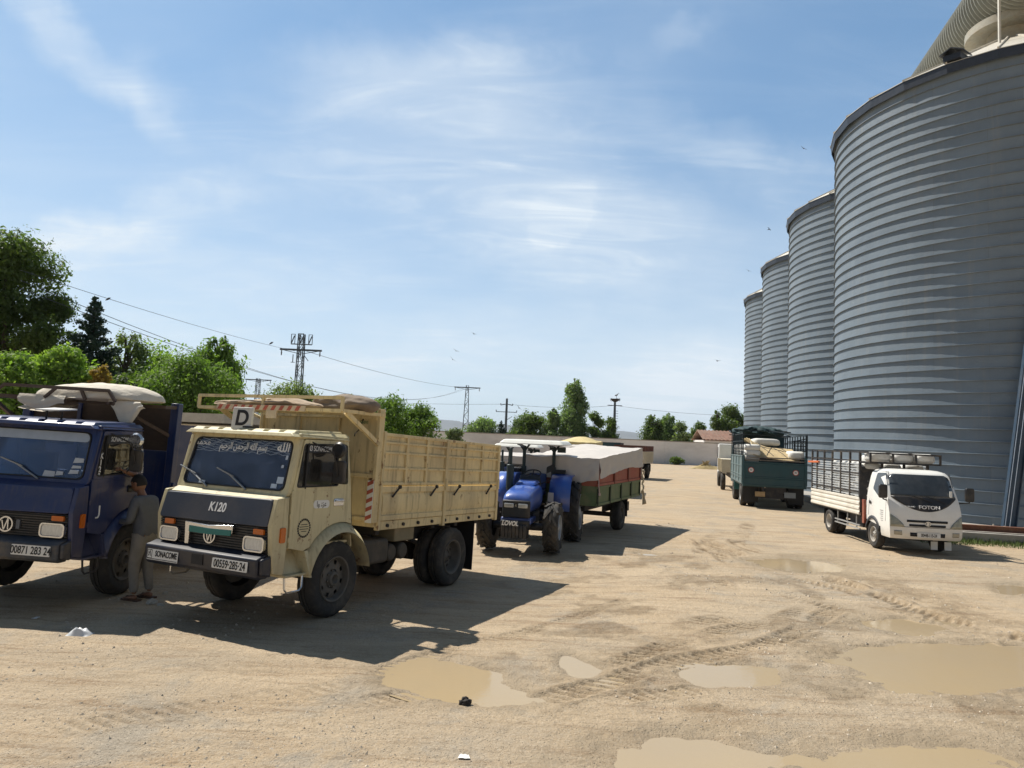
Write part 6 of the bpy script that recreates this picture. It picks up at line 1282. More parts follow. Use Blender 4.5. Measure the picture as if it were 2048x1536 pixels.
# ================================================================== TRACTORS AND TRAILERS
P_TR = mat('tractor_blue', (0.012, 0.085, 0.42), 0.33, var=0.1, scale=3, dirt=0.3, low=1.6, dirt_col=(0.2, 0.18, 0.15), coat=0.4)
P_TRD = mat('tractor_dark', (0.012, 0.018, 0.028), 0.55, var=0.2, dirt=0.2)
P_TRG = mat('dark_green_grey', (0.016, 0.035, 0.038), 0.5, var=0.15)
def make_tractor(M, label):
    t = thing('tractor', label, 'tractor', M, 'blue canopy tractors'); c = -0.80
    # bonnet: lofted sections along y
    secs = [(-0.62, 0.24, 1.05, 1.16), (-0.60, 0.32, 0.98, 1.26), (-0.52, 0.355, 0.90, 1.36), (-0.30, 0.37, 0.86, 1.44), (0.2, 0.38, 0.86, 1.50), (0.75, 0.39, 0.86, 1.55), (1.02, 0.39, 0.90, 1.57)]
    mb = MB(); vs = []; n = 14
    for y, hw, z0, z1 in secs:
        vs += [(c + hw * math.copysign(abs(math.cos(a)) ** 0.55, math.cos(a)), y, (z0 + z1) / 2 + (z1 - z0) / 2 * math.copysign(abs(math.sin(a)) ** 0.6, math.sin(a))) for a in [2 * math.pi * k / n + 0.22 for k in range(n)]]
    mb.add(vs, [(j * n + i, j * n + (i + 1) % n, (j + 1) * n + (i + 1) % n, (j + 1) * n + i) for j in range(len(secs) - 1) for i in range(n)] + [tuple(range(n - 1, -1, -1)), tuple((len(secs) - 1) * n + i for i in range(n))])
    bo = mb.build('bonnet', P_TR, t, smooth=50, subsurf=1)
    mb = MB(); mb.hexa([(c - 0.26, 0.4, 1.50), (c + 0.26, 0.4, 1.50), (c + 0.28, 0.95, 1.54), (c - 0.28, 0.95, 1.54), (c - 0.20, 0.45, 1.56), (c + 0.20, 0.45, 1.56), (c + 0.22, 0.92, 1.61), (c - 0.22, 0.92, 1.61)]); mb.build('scoop', P_TR, bo, bevel=0.02)
    # nose: dark panel with two lamps, lower grille, blue chin
    mb = MB(); mb.box(c - 0.33, c + 0.33, -0.645, -0.55, 0.80, 1.20); ns = mb.build('nose_panel', P_TRD, t, bevel=0.03)
    for sx in (-1, 1):
        mb = MB(); mb.box(c + sx * 0.165 - 0.11, c + sx * 0.165 + 0.11, -0.665, -0.63, 1.03, 1.13); mb.build('headlight', m_lens, ns, bevel=0.015)
    mb = MB(); mb.plate([(-0.03, -0.02), (0.03, -0.02), (0, 0.05)], lambda p, d: (c + p[0], -0.65 - d, 1.08 + p[1]), 0, 0.012); mb.build('emblem', m_chrome, ns)
    mb = MB(); mb.box(c - 0.36, c + 0.36, -0.60, 0.1, 0.66, 0.80); mb.build('chin', P_TR, t, bevel=0.03)
    text('LOVOL', 0.14, plane_M((c - 0.10, -0.79, 0.68), (1, 0, 0), (0, 0, 1)), m_lettw, 'lettering', t, ext=0.004, shear=0.25, bold=0.006, sx=0.85)
    mb = MB()
    for k in range(7): x = c - 0.30 + k * 0.085; mb.box(x, x + 0.076, -0.78, -0.40, 0.34, 0.66)
    mb.box(c - 0.33, c + 0.33, -0.74, -0.35, 0.60, 0.74); mb.build('ballast', P_TRD, t, bevel=0.012)
    # engine block, axle
    mb = MB(); mb.box(c - 0.22, c + 0.22, -0.4, 2.3, 0.55, 0.95); mb.box(c - 0.30, c + 0.30, 0.0, 0.9, 0.62, 0.88); mb.cyl((-1.45, 0, 0.55), (-0.15, 0, 0.55), 0.09, n=12); mb.cyl((-1.85, 2.15, 0.76), (0.25, 2.15, 0.76), 0.12, n=12); mb.box(c - 0.45, c + 0.45, 1.0, 2.2, 0.62, 0.75); mb.build('engine', P_TRD, t)
    for s, xo in ((1, 0.17), (-1, -1.77)): wheel(t, xo, 0.0, 0.565, 0.36, s, rim=0.52, rimmat=mat('silver_rim', (0.38, 0.40, 0.42), 0.5, 0.4, dirt=0.2), lugs=11, holes=0)
    for s, xo in ((1, 0.42), (-1, -2.02)): wheel(t, xo, 2.15, 0.76, 0.42, s, rim=0.62, rimmat=mat('silver_rim', (0, 0, 0)), lugs=14, holes=0)
    for s, xo in ((1, -0.02), (-1, -1.58)):   # rear fenders
        mb = MB(); pr = [(1.20, 0.85), (1.22, 1.25), (1.36, 1.55), (1.60, 1.70), (2.15, 1.73), (2.7, 1.66), (2.95, 1.40)]; pi = [(1.26, 0.85), (1.28, 1.23), (1.41, 1.51), (1.63, 1.655), (2.15, 1.69), (2.68, 1.62), (2.9, 1.38)]
        n = len(pr); a_, b_ = (xo - 0.30 * s, xo + 0.24 * s)
        vs = [(a_, p[0], p[1]) for p in pr] + [(b_, p[0], p[1] - 0.02) for p in pr] + [(a_, p[0], p[1] - 0.0) for p in pi] + [(a_, 2.15, 0.8)] * 1
        fs = [(i, i + 1, n + i + 1, n + i) for i in range(n - 1)]
        mb.add(vs[:2 * n], fs); mb.plate(pr + [(2.7, 0.95), (1.4, 0.80)], lambda p, d: (a_ + d * s, p[0], p[1] - 0.004), 0, 0.02); fe = mb.build('rear_fender', P_TR, t, solid=0.02, smooth=40)
        mb = MB(); mb.box(a_ - 0.0, a_ + 0.28 * s, 2.0, 2.3, 1.74, 1.84); mb.build('fender_lamp', m_rubber, fe)
    # platform, seat, dash, steering wheel
    mb = MB(); mb.box(c - 0.55, c + 0.55, 1.05, 2.3, 0.78, 0.84); mb.box(c - 0.25, c + 0.25, 1.0, 1.25, 0.84, 1.60); mb.hexa([(c - 0.30, 0.98, 1.50), (c + 0.30, 0.98, 1.50), (c + 0.25, 1.35, 1.50), (c - 0.25, 1.35, 1.50), (c - 0.26, 1.05, 1.72), (c + 0.26, 1.05, 1.72), (c + 0.2, 1.3, 1.66), (c - 0.2, 1.3, 1.66)]); mb.build('dashboard', P_TRD, t, bevel=0.03)
    mb = MB(); M_ = plane_M((c, 1.42, 1.74), (1, 0, 0), (0, 0.85, 0.4)); n = 20
    mb.tube([tuple(M_ @ Vector((0.21 * math.cos(2 * math.pi * k / n), 0.21 * math.sin(2 * math.pi * k / n), 0))) for k in range(n + 1)], 0.017, 6, cap=False)
    for a in (90, 210, 330): mb.tube([tuple(M_ @ Vector((0, 0, 0))), tuple(M_ @ Vector((0.2 * math.cos(R(a)), 0.2 * math.sin(R(a)), 0)))], 0.014, 6)
    mb.tube([tuple(M_ @ Vector((0, 0, 0))), (c, 1.2, 1.6)], 0.025, 6); mb.build('steering_wheel', m_rubber, t)
    mb = MB(); mb.box(c - 0.25, c + 0.25, 1.75, 2.2, 1.15, 1.28); mb.box(c - 0.24, c + 0.24, 2.15, 2.28, 1.28, 1.72); mb.build('seat', m_seat, t, bevel=0.05)
    # exhaust stack on the left side of the bonnet
    mb = MB(); x = c - 0.42; mb.cyl((x, 0.55, 1.35), (x, 0.55, 1.98), 0.095, n=16); mb.cyl((x, 0.55, 1.98), (x, 0.55, 2.40), 0.04, n=10); mb.cyl((x, 0.55, 0.95), (x, 0.55, 1.35), 0.05, n=10); mb.build('exhaust_stack', P_TRG, t, bevel=0.02)
    # roll bar and canopy
    for x in (c - 0.40, c + 0.42):
        mb = MB(); mb.bar((x, 2.25, 0.9), (x, 2.25, 2.45), 0.085, 0.06); mb.bar((x, 2.25, 1.75), (x, 2.25, 1.9), 0.12, 0.10); mb.bar((x, 2.25, 2.3), (x - 0.14, 2.25, 2.50), 0.05); mb.bar((x, 2.25, 2.3), (x + 0.14, 2.25, 2.50), 0.05); mb.bar((x, 2.25, 2.42), (x, 1.3, 2.5), 0.05); mb.build('roll_bar', P_TRG, t)
    mb = MB(); mb.hexa([(c - 0.86, 0.95, 2.49), (c + 0.86, 0.95, 2.49), (c + 0.86, 2.85, 2.50), (c - 0.86, 2.85, 2.50), (c - 0.74, 1.08, 2.61), (c + 0.74, 1.08, 2.61), (c + 0.74, 2.72, 2.62), (c - 0.74, 2.72, 2.62)])
    mb.build('canopy', mat('canopy_white', (0.72, 0.72, 0.66), 0.5, var=0.05, dirt=0.15), t, bevel=0.045, seg=3)
    mb = MB(); mb.box(c + 0.30, c + 0.44, 2.2, 2.25, 2.36, 2.46); mb.box(c + 0.52, c + 0.74, 2.15, 2.25, 2.30, 2.44); mb.build('work_lamp', P_TRG, t)
    mb = MB(); mb.tube([(c + 0.18, 1.25, 1.45), (c + 0.5, 1.30, 1.62), (c + 0.52, 1.3, 1.95)], 0.012, 6); mb.plate(rrect(-0.12, 0.08, -0.11, 0.06, 0.02), lambda p, d: (c + 0.50 + p[0], 1.28 + d, 1.93 + p[1] + p[0] * 0.5), 0, 0.03); mb.build('mirror', m_rubber, t)
    mb = MB(); mb.box(c + 0.48, c + 0.62, 1.02, 1.06, 1.02, 1.30); mb.build('side_plate', mat('pale_box', (0.45, 0.42, 0.40), 0.7), t)
    return t
TR_M = frame_of(gnd(1105, 1103), 12)
tr1 = make_tractor(TR_M, 'blue tractor with a white canopy parked just behind the cream truck')
tr2 = copy_tree(tr1); tr2.matrix_world = frame_of(gnd(1105, 1103) + Vector((-0.28, 6.0, 0.0)), 8) @ Matrix.Scale(0.94, 4); tag(tr2, 'second blue tractor mostly hidden behind the nearer blue tractor')

def make_trailer(M, label, low, up, L0, L1, W, z0, z1, z2, axles, r, group=None, ribs=4, cat='trailer'):
    t = thing('farm_trailer', label, cat, M, group)
    mb = MB(); mb.box(-W + 0.03, -0.03, L0 + 0.03, L1 - 0.03, z0 - 0.02, z0 + 0.06); mb.build('bed_floor', m_chas, t)
    def sides(za, zb, m_, nm, rib):
        for x, s in ((0, 1), (-W, -1)):
            mb = MB(); mb.box(x - 0.03 * (s > 0), x + 0.03 * (s < 0), L0, L1, za, zb); mb.box(x - 0.03, x + 0.03, L0, L1, zb - 0.06, zb - 0.002); mb.box(x - 0.03, x + 0.03, L0, L1, za, za + 0.07); sd_ = mb.build(nm, m_, t, bevel=0.006)
            mb = MB()
            for k in range(rib + 1): y = L0 + 0.04 + k * (L1 - L0 - 0.12) / rib; mb.box(x - 0.045 * (s < 0), x + 0.045 * (s > 0), y - 0.02, y + 0.05, za + 0.01, zb - 0.01)
            mb.build('rib', mat('dark_' + m_.name, (0.03, 0.045, 0.02) if 'green' in m_.name else (0.16, 0.045, 0.03), 0.7) if 'cream' not in m_.name else m_, sd_)
        for y in (L0, L1 - 0.03):
            mb = MB(); mb.box(-W + 0.031, -0.031, y, y + 0.03, za, zb); mb.build('end_board', m_, t)
    sides(z0, z1, low, 'lower_side', ribs); sides(z1 + 0.004, z2, up, 'upper_side', max(2, ribs - 1))
    for y in axles:
        wheel(t, 0.0 - 0.05, y, r, 0.30, 1, rim=0.56, front=True); wheel(t, -W + 0.05, y, r, 0.30, -1, rim=0.56)
        mb = MB(); mb.cyl((-W + 0.2, y, r), (-0.2, y, r), 0.07, n=10)
        for x in (-0.5, -W + 0.5): mb.box(x - 0.05, x + 0.05, y - 0.55, y + 0.55, r + 0.12, z0 - 0.02)
        mb.build('axle', m_chas, t)
    mb = MB(); mb.bar((-W / 2, L0 - 1.4, 0.55), (-0.35, L0 + 0.7, z0 - 0.06), 0.1); mb.bar((-W / 2, L0 - 1.4, 0.55), (-W + 0.35, L0 + 0.7, z0 - 0.06), 0.1)
    for x in (-0.4, -W + 0.4): mb.box(x - 0.04, x + 0.04, L0 + 0.2, L1, z0 - 0.16, z0 - 0.02)
    mb.build('drawbar', m_chas, t)
    mb = MB(); mb.box(-0.36, -0.05, axles[-1] + 0.62, axles[-1] + 0.635, 0.35, z0 - 0.05); mb.box(-0.02, 0.0, axles[-1] + 0.4, axles[-1] + 0.63, 0.55, z0 - 0.1) ; mb.build('mud_flap', m_rubber, t)
    return t
M_TL = frame_of(gnd(1247, 1060), 23)
green_tr = make_trailer(M_TL, 'green farm trailer with red upper boards under a pale tarpaulin', mat('trailer_green', (0.115, 0.165, 0.075), 0.65, var=0.12, dirt=0.3), mat('trailer_red', (0.33, 0.085, 0.055), 0.65, var=0.12, dirt=0.25), -3.15, 2.05, 2.05, 0.93, 1.45, 1.97, (0.0,), 0.44, 'farm trailers', 4)
m_tarp = mat('milky_tarp', (0.56, 0.515, 0.465), 0.55, var=0.06, scale=1.5, dirt=0.2, dirt_col=(0.45, 0.38, 0.32), bump=0.015, bscale=6, spec=0.4)
def tarp_cover(M, L0, L1, W, zt0, zt1, skirt, label, m_, seed=0, bulge=0.05):
    mb = MB(); nu = 60
    P = [(0.065, L0), (0.065, L1), (-W - 0.065, L1), (-W - 0.065, L0)]
    def top(x, y): k = (y - L0) / (L1 - L0); return zt0 + (zt1 - zt0) * k + bulge * math.sin(math.pi * min(1, max(0, k))) * math.sin(math.pi * min(1, max(0, (-x) / W))) + 0.045 * mnoise((x * 1.6, y * 1.3, seed)) - 0.03 * abs(mnoise((x * 2.2 + y * 1.1, y * 0.5, seed + 4))) + 0.014 * mnoise((x * 5, y * 4, seed))
    nx, ny = 14, 26
    mb.grid(lambda u, v: (0.065 - (W + 0.13) * u, L0 + (L1 - L0) * v, top(0.065 - (W + 0.13) * u, L0 + (L1 - L0) * v)), nx, ny)
    def skirtside(p, q, nrm, ln):
        def f(u, v):
            x = p[0] + (q[0] - p[0]) * u; y = p[1] + (q[1] - p[1]) * u; d = ln(u) * v
            o = 0.03 * v + 0.05 * v * abs(mnoise((u * 9 + v * 2.2, v * 0.7, seed + 7))) + 0.03 * mnoise((u * 14, v * 2.5, seed + nrm[0])) * v + 0.022 * mnoise((u * 30 + v * 6, v * 3, seed)) + 0.010 * math.sin(u * 40 + v * 3) * v
            return (x + nrm[0] * o, y + nrm[1] * o, top(x, y) - 0.004 - d)
        mb.grid(f, 44, 10)
    skirtside(P[0], P[1], (1, 0), skirt[0]); skirtside(P[2], P[3], (-1, 0), skirt[1]); skirtside(P[3], P[0], (0, -1), skirt[2]); skirtside(P[1], P[2], (0, 1), skirt[3])
    o = mb.build('tarpaulin', m_, None, smooth=60); o.matrix_world = M; return tag(o, label, 'tarpaulin')
tarp_cover(M_TL, -3.17, 2.07, 2.05, 2.20, 2.49, (lambda u: 0.53 - 0.11 * u if u < 0.62 else 0.46 + 0.42 * (u - 0.62), lambda u: 0.6, lambda u: 0.60 - 0.06 * math.sin(u * 7), lambda u: 0.9), 'pale translucent tarpaulin stretched over the red and green trailer', m_tarp, 1)
def rope_bits():
    mb = MB(); pts = [M_TL @ Vector((0.05, -3.15, 2.15)), M_TL @ Vector((0.06, -3.16, 1.5)), M_TL @ Vector((0.07, -3.10, 1.28))]; mb.tube(pts, 0.012, 6); mb.cyl(pts[-1], pts[-1] + Vector((0, 0, -0.06)), 0.03, n=8)
    o = mb.build('rope', mat('pink_rope', (0.55, 0.40, 0.38), 0.8)); tag(o, 'thin pale rope hanging at the front corner of the red and green trailer', 'rope')
    mb = MB(); rs = random.Random(3); p0 = Vector((0.08, 2.12, 1.78)); pts = [p0 + Vector((0.03 * math.sin(k * 1.3), 0.05 * math.sin(k * 0.9) + 0.02 * k * 0.3, -0.055 * k)) for k in range(16)]
    mb.tube([M_TL @ p for p in pts], [0.02 + 0.025 * abs(math.sin(k * 1.1)) for k in range(16)], 7)
    o = mb.build('rope', mat('straw_rope', (0.50, 0.44, 0.33), 0.9, var=0.2)); tag(o, 'thick frayed straw coloured rope knotted at the rear of the trailer', 'rope')
    mb = MB(); mb.grid(lambda u, v: (0.10 + 0.10 * math.sin(u * 5) * v, 2.10 + 0.45 * u * v + 0.05 * mnoise((u * 4, v * 4, 1)), 1.18 - 0.55 * v + 0.1 * u), 12, 10); o = mb.build('sack_cloth', mat('jute_cloth', (0.42, 0.34, 0.23), 0.95, var=0.2), smooth=70, solid=0.01); o.matrix_world = M_TL; tag(o, 'brown jute cloth dangling from the rear corner of the green trailer', 'cloth')
rope_bits()
c_cr = mat('trailer_cream', (0.55, 0.50, 0.40), 0.65, var=0.1, dirt=0.25); c_br = mat('brown_boards', (0.11, 0.045, 0.035), 0.8, var=0.3)
make_trailer(frame_of(gnd(1300, 957), 20), 'cream ribbed trailer with dark brown top boards, in front of the far wall', c_cr, c_br, -3.0, 1.2, 2.3, 1.22, 2.12, 2.55, (-0.4,), 0.58, 'farm trailers', 7)
M2 = frame_of(Vector((1.5, 31.5, 0)), 14)
make_trailer(M2, 'grey trailer with a flat white cover behind the second blue tractor', mat('trailer_grey', (0.16, 0.16, 0.17), 0.7), mat('trailer_grey', (0, 0, 0)), -3.0, 1.6, 2.2, 0.9, 1.3, 1.7, (0,), 0.44, 'farm trailers')
tarp_cover(M2, -3.02, 1.62, 2.2, 1.95, 1.98, (lambda u: 0.3,) * 4, 'flat white sheet over the trailer of the hidden tractor', m_tarp, 4)
M3 = frame_of(at(1232, 900, 37).xy.to_3d(), 12)
make_trailer(M3, 'trailer with a long whitish cover, only its top showing over the tarpaulined trailer', mat('trailer_grey', (0, 0, 0)), mat('trailer_grey', (0, 0, 0)), -2.2, 2.6, 2.9, 1.0, 1.5, 2.0, (0,), 0.5, 'farm trailers')
tarp_cover(M3, -2.22, 2.62, 2.9, 2.38, 2.42, (lambda u: 0.4,) * 4, 'whitish sheet on the middle trailer, seen above the red and green one', m_tarp, 6, 0.12)
M4 = frame_of(at(1196, 900, 46).xy.to_3d(), 12)
make_trailer(M4, 'trailer heaped under a yellowish sheet, behind the whitish cover', mat('trailer_grey', (0, 0, 0)), mat('trailer_grey', (0, 0, 0)), -2.2, 2.6, 2.3, 1.0, 1.5, 2.0, (0,), 0.5, 'farm trailers')
tarp_cover(M4, -2.22, 2.62, 2.3, 2.62, 2.74, (lambda u: 0.5,) * 4, 'yellowish sheet on the farthest heaped trailer', mat('yellow_tarp', (0.58, 0.47, 0.22), 0.7, var=0.15), 7, 0.30)
M5 = frame_of(at(1243, 900, 58).xy.to_3d(), 12)
make_trailer(M5, 'dark teal high sided trailer far back before the wall', mat('dark_teal_side', (0.02, 0.06, 0.075), 0.6), mat('dark_teal_side', (0, 0, 0)), -2.2, 2.6, 2.4, 1.0, 1.8, 2.72, (0,), 0.5, 'farm trailers')

# ================================================================== PEOPLE
def skin_bm(verts, edges, radii, levels=2, root=0):
    me = bpy.data.meshes.new('tmp'); me.from_pydata([tuple(v) for v in verts], edges, []); o = bpy.data.objects.new('tmp', me); col.objects.link(o)
    md = o.modifiers.new('skin', 'SKIN'); md.use_smooth_shade = True
    sv_ = me.skin_vertices[0].data
    for i, r in enumerate(radii):
        sv_[i].radius = r if isinstance(r, tuple) else (r, r); sv_[i].use_root = (i == root)
    ss = o.modifiers.new('sub', 'SUBSURF'); ss.levels = levels; ss.render_levels = levels
    dg = bpy.context.evaluated_depsgraph_get(); m2 = bpy.data.meshes.new_from_object(o.evaluated_get(dg))
    bm = bmesh.new(); bm.from_mesh(m2); bpy.data.objects.remove(o); bpy.data.meshes.remove(me); bpy.data.meshes.remove(m2)
    return bm
def chain(pts, radii, levels=2): return skin_bm(pts, [(i, i + 1) for i in range(len(pts) - 1)], radii, levels)
def join(name, bms, m_, parent):
    out = bmesh.new()
    for b in bms:
        t = bpy.data.meshes.new('t'); b.to_mesh(t); out.from_mesh(t); bpy.data.meshes.remove(t); b.free()
    me = bpy.data.meshes.new(name); bmesh.ops.recalc_face_normals(out, faces=out.faces); out.to_mesh(me); out.free(); me.materials.append(m_); me.shade_smooth()
    o = bpy.data.objects.new(name, me); col.objects.link(o)
    if parent: o.parent = parent
    return o
def head_bm(c, fwd, up, s=1.0):
    """head with brow, nose, jaw, ears from one displaced sphere"""
    fwd = Vector(fwd).normalized(); up = Vector(up); up = (up - fwd * up.dot(fwd)).normalized(); rt = fwd.cross(up)
    bm = bmesh.new(); bmesh.ops.create_uvsphere(bm, u_segments=32, v_segments=24, radius=1)
    g = lambda x, a, w: math.exp(-((x - a) / w) ** 2)
    for v in bm.verts:
        x, y, z = v.co   # y = forward, x = right, z = up
        px, py, pz = x * 0.075, y * 0.098, z * 0.118
        if z < 0: px *= 1 - 0.28 * (-z) ** 1.3; py *= 1 - 0.10 * (-z)
        if y > 0.2:
            py += 0.026 * g(x, 0, 0.16) * g(z, -0.12, 0.20) * y + 0.012 * g(x, 0, 0.14) * g(z, -0.24, 0.10)      # nose
            py -= 0.013 * (g(x, 0.38, 0.2) + g(x, -0.38, 0.2)) * g(z, 0.08, 0.13)                                  # eye sockets
            py += 0.006 * g(z, 0.24, 0.10); py -= 0.006 * g(z, -0.42, 0.05) * g(x, 0, 0.35)                        # brow, mouth
            py += 0.010 * g(z, -0.72, 0.18) * g(x, 0, 0.4)                                                         # chin
        if abs(x) > 0.9: px += math.copysign(0.018 * g(z, 0.0, 0.22) * g(y, -0.08, 0.25), x)                       # ears
        v.co = Vector(c) + (rt * px + fwd * py + up * pz) * s
    return bm
def hair_bm(c, fwd, up, s=1.0):
    fwd = Vector(fwd).normalized(); up = Vector(up); up = (up - fwd * up.dot(fwd)).normalized(); rt = fwd.cross(up)
    bm = bmesh.new(); bmesh.ops.create_uvsphere(bm, u_segments=28, v_segments=20, radius=1)
    kill = [v for v in bm.verts if (v.co.z < 0.30 and v.co.y > 0.25) or v.co.z < -0.35 or (v.co.z < 0.05 and v.co.y > -0.05)]
    bmesh.ops.delete(bm, geom=kill, context='VERTS')
    for v in bm.verts:
        x, y, z = v.co; k = 1.07 + 0.02 * mnoise((x * 9, y * 9, z * 9)); v.co = Vector(c) + (rt * x * 0.077 + fwd * y * 0.100 + up * z * 0.121) * s * k
    return bm
def hand(wr, d, n, s=1.0, curl=0.35, side=1):
    """palm, four unequal fingers and a thumb; d = along the hand, n = out of the back of the hand"""
    d = Vector(d).normalized(); n = Vector(n); n = (n - d * n.dot(d)).normalized(); x = d.cross(n) * side; wr = Vector(wr); b = []
    b.append(chain([wr, wr + d * 0.045 * s, wr + d * 0.085 * s], [(0.026 * s, 0.018 * s), (0.038 * s, 0.016 * s), (0.036 * s, 0.013 * s)], 2))
    for off, ln in ((-0.028, 0.060), (-0.010, 0.074), (0.010, 0.078), (0.028, 0.070)):
        p = wr + (d * 0.080 + x * off) * s; pts = [p]; a = 0.0
        for k in range(3): a += curl; p = p + (d * math.cos(a) - n * math.sin(a)) * ln * s * (0.42, 0.33, 0.25)[k]; pts.append(p)
        b.append(chain(pts, [0.0095 * s, 0.009 * s, 0.008 * s, 0.0065 * s], 1))
    p = wr + (d * 0.03 + x * 0.03) * s; b.append(chain([p, p + (d * 0.025 + x * 0.028 - n * 0.01) * s, p + (d * 0.06 + x * 0.036 - n * 0.018) * s], [0.013 * s, 0.011 * s, 0.008 * s], 1))
    return b
def grown(J, ks, ix, E_, Rd, k, plus, cut):
    g = lambda q: tuple(x * k + plus for x in q) if isinstance(q, tuple) else q * k + plus
    bm = skin_bm([J[q] for q in ks], [(ix[a], ix[c]) for a, c in E_], [g(Rd[q]) for q in ks], 2)
    bmesh.ops.delete(bm, geom=[v for v in bm.verts if cut(v.co)], context='VERTS'); return bm
def standing_man():
    base = gnd(278, 1198); zf = gz(base.x, base.y)
    # local axes: f = the way he faces (towards the cab door, left and a little away), r = his right
    f = Vector((-0.96, 0.26, 0)).normalized(); r = Vector((f.y, -f.x, 0)); M = Matrix.Identity(4); up = Vector((0, 0, 1))
    for i in range(3): M[i][0] = r[i]; M[i][1] = f[i]; M[i][2] = up[i]; M[i][3] = (base.x, base.y, zf)[i]
    t = thing('person', 'man in a grey long sleeved top and grey trousers standing at the blue truck', 'person', M)
    J = dict(pel=(0, -0.02, 0.97), wst=(0, -0.02, 1.10), chs=(0, 0.03, 1.32), nck=(0, 0.09, 1.50), nk2=(0, 0.12, 1.57), hd=(0, 0.155, 1.63),
             lsh=(-0.18, 0.05, 1.44), lel=(-0.25, 0.05, 1.16), lwr=(-0.18, 0.29, 1.14), rsh=(0.18, 0.05, 1.44), rel=(0.25, 0.03, 1.16), rwr=(0.17, 0.28, 1.20),
             lhp=(-0.09, -0.02, 0.93), lkn=(-0.105, 0.05, 0.50), lan=(-0.12, -0.01, 0.09), rhp=(0.09, -0.02, 0.93), rkn=(0.125, 0.02, 0.50), ran=(0.13, -0.06, 0.09))
    ks = list(J); ix = {k: i for i, k in enumerate(ks)}
    E_ = [('pel', 'wst'), ('wst', 'chs'), ('chs', 'nck'), ('nck', 'nk2'), ('nk2', 'hd'), ('chs', 'lsh'), ('lsh', 'lel'), ('lel', 'lwr'), ('chs', 'rsh'), ('rsh', 'rel'), ('rel', 'rwr'), ('pel', 'lhp'), ('lhp', 'lkn'), ('lkn', 'lan'), ('pel', 'rhp'), ('rhp', 'rkn'), ('rkn', 'ran')]
    Rd = dict(pel=(0.15, 0.11), wst=(0.14, 0.105), chs=(0.165, 0.115), nck=0.065, nk2=0.056, hd=0.06, lsh=0.068, lel=0.042, lwr=0.028, rsh=0.068, rel=0.042, rwr=0.028, lhp=0.095, lkn=0.058, lan=0.038, rhp=0.095, rkn=0.058, ran=0.038)
    skin = mat('brown_skin', (0.22, 0.11, 0.065), 0.55, var=0.08)
    b = [skin_bm([J[k] for k in ks], [(ix[a], ix[c]) for a, c in E_], [Rd[k] for k in ks], 2), head_bm((0, 0.175, 1.69), (-0.1, 1, -0.28), (0, 0.28, 1), 1.14)]
    b += hand(J['lwr'], (0.25, 1, 0.05), (0, 0.1, 1), 1.0, 0.35, -1) + hand(J['rwr'], (-0.2, 1, 0.25), (0.3, 0, 1), 1.0, 0.3, 1)
    for a in ('lan', 'ran'): p = Vector(J[a]); b.append(chain([p + Vector((0, -0.05, -0.045)), p + Vector((0, 0.03, -0.035)), p + Vector((0, 0.12, -0.055)), p + Vector((0, 0.18, -0.065))], [(0.034, 0.034), (0.042, 0.036), (0.045, 0.022), (0.036, 0.014)], 2))
    join('body', b, skin, t)
    join('hair', [hair_bm((0, 0.175, 1.69), (-0.1, 1, -0.28), (0, 0.28, 1), 1.14)], mat('black_hair', (0.012, 0.010, 0.009), 0.8), t)
    join('shirt', [grown(J, ks, ix, E_, Rd, 1.13, 0.010, lambda v: v.z < 0.93 or v.z > 1.535 or (v.y > 0.265 and v.z < 1.25))], mat('grey_knit', (0.10, 0.108, 0.125), 0.9, var=0.15, scale=8, bump=0.01, bscale=14), t)
    join('trousers', [grown(J, ks, ix, E_, Rd, 1.22, 0.012, lambda v: v.z > 1.0 or v.z < 0.12 or abs(v.x) > 0.24)], mat('grey_denim', (0.21, 0.20, 0.185), 0.9, var=0.2, scale=7, bump=0.01, bscale=12), t)
    for a in ('lan', 'ran'):
        p = Vector(J[a]); mb = MB(); mb.plate([(-0.045, -0.10), (0.045, -0.10), (0.052, 0.12), (0.03, 0.20), (-0.03, 0.20), (-0.052, 0.12)], lambda q, d: (p.x + q[0], p.y + q[1], d), 0.0, 0.022)
        mb.grid(lambda u, v: (p.x - 0.052 + 0.104 * u, p.y + 0.06 + 0.06 * v, 0.02 + 0.048 * math.sin(math.pi * u)), 9, 3); mb.build('sandal', mat('brown_leather', (0.09, 0.05, 0.03), 0.7), t, solid=0.006)
standing_man()
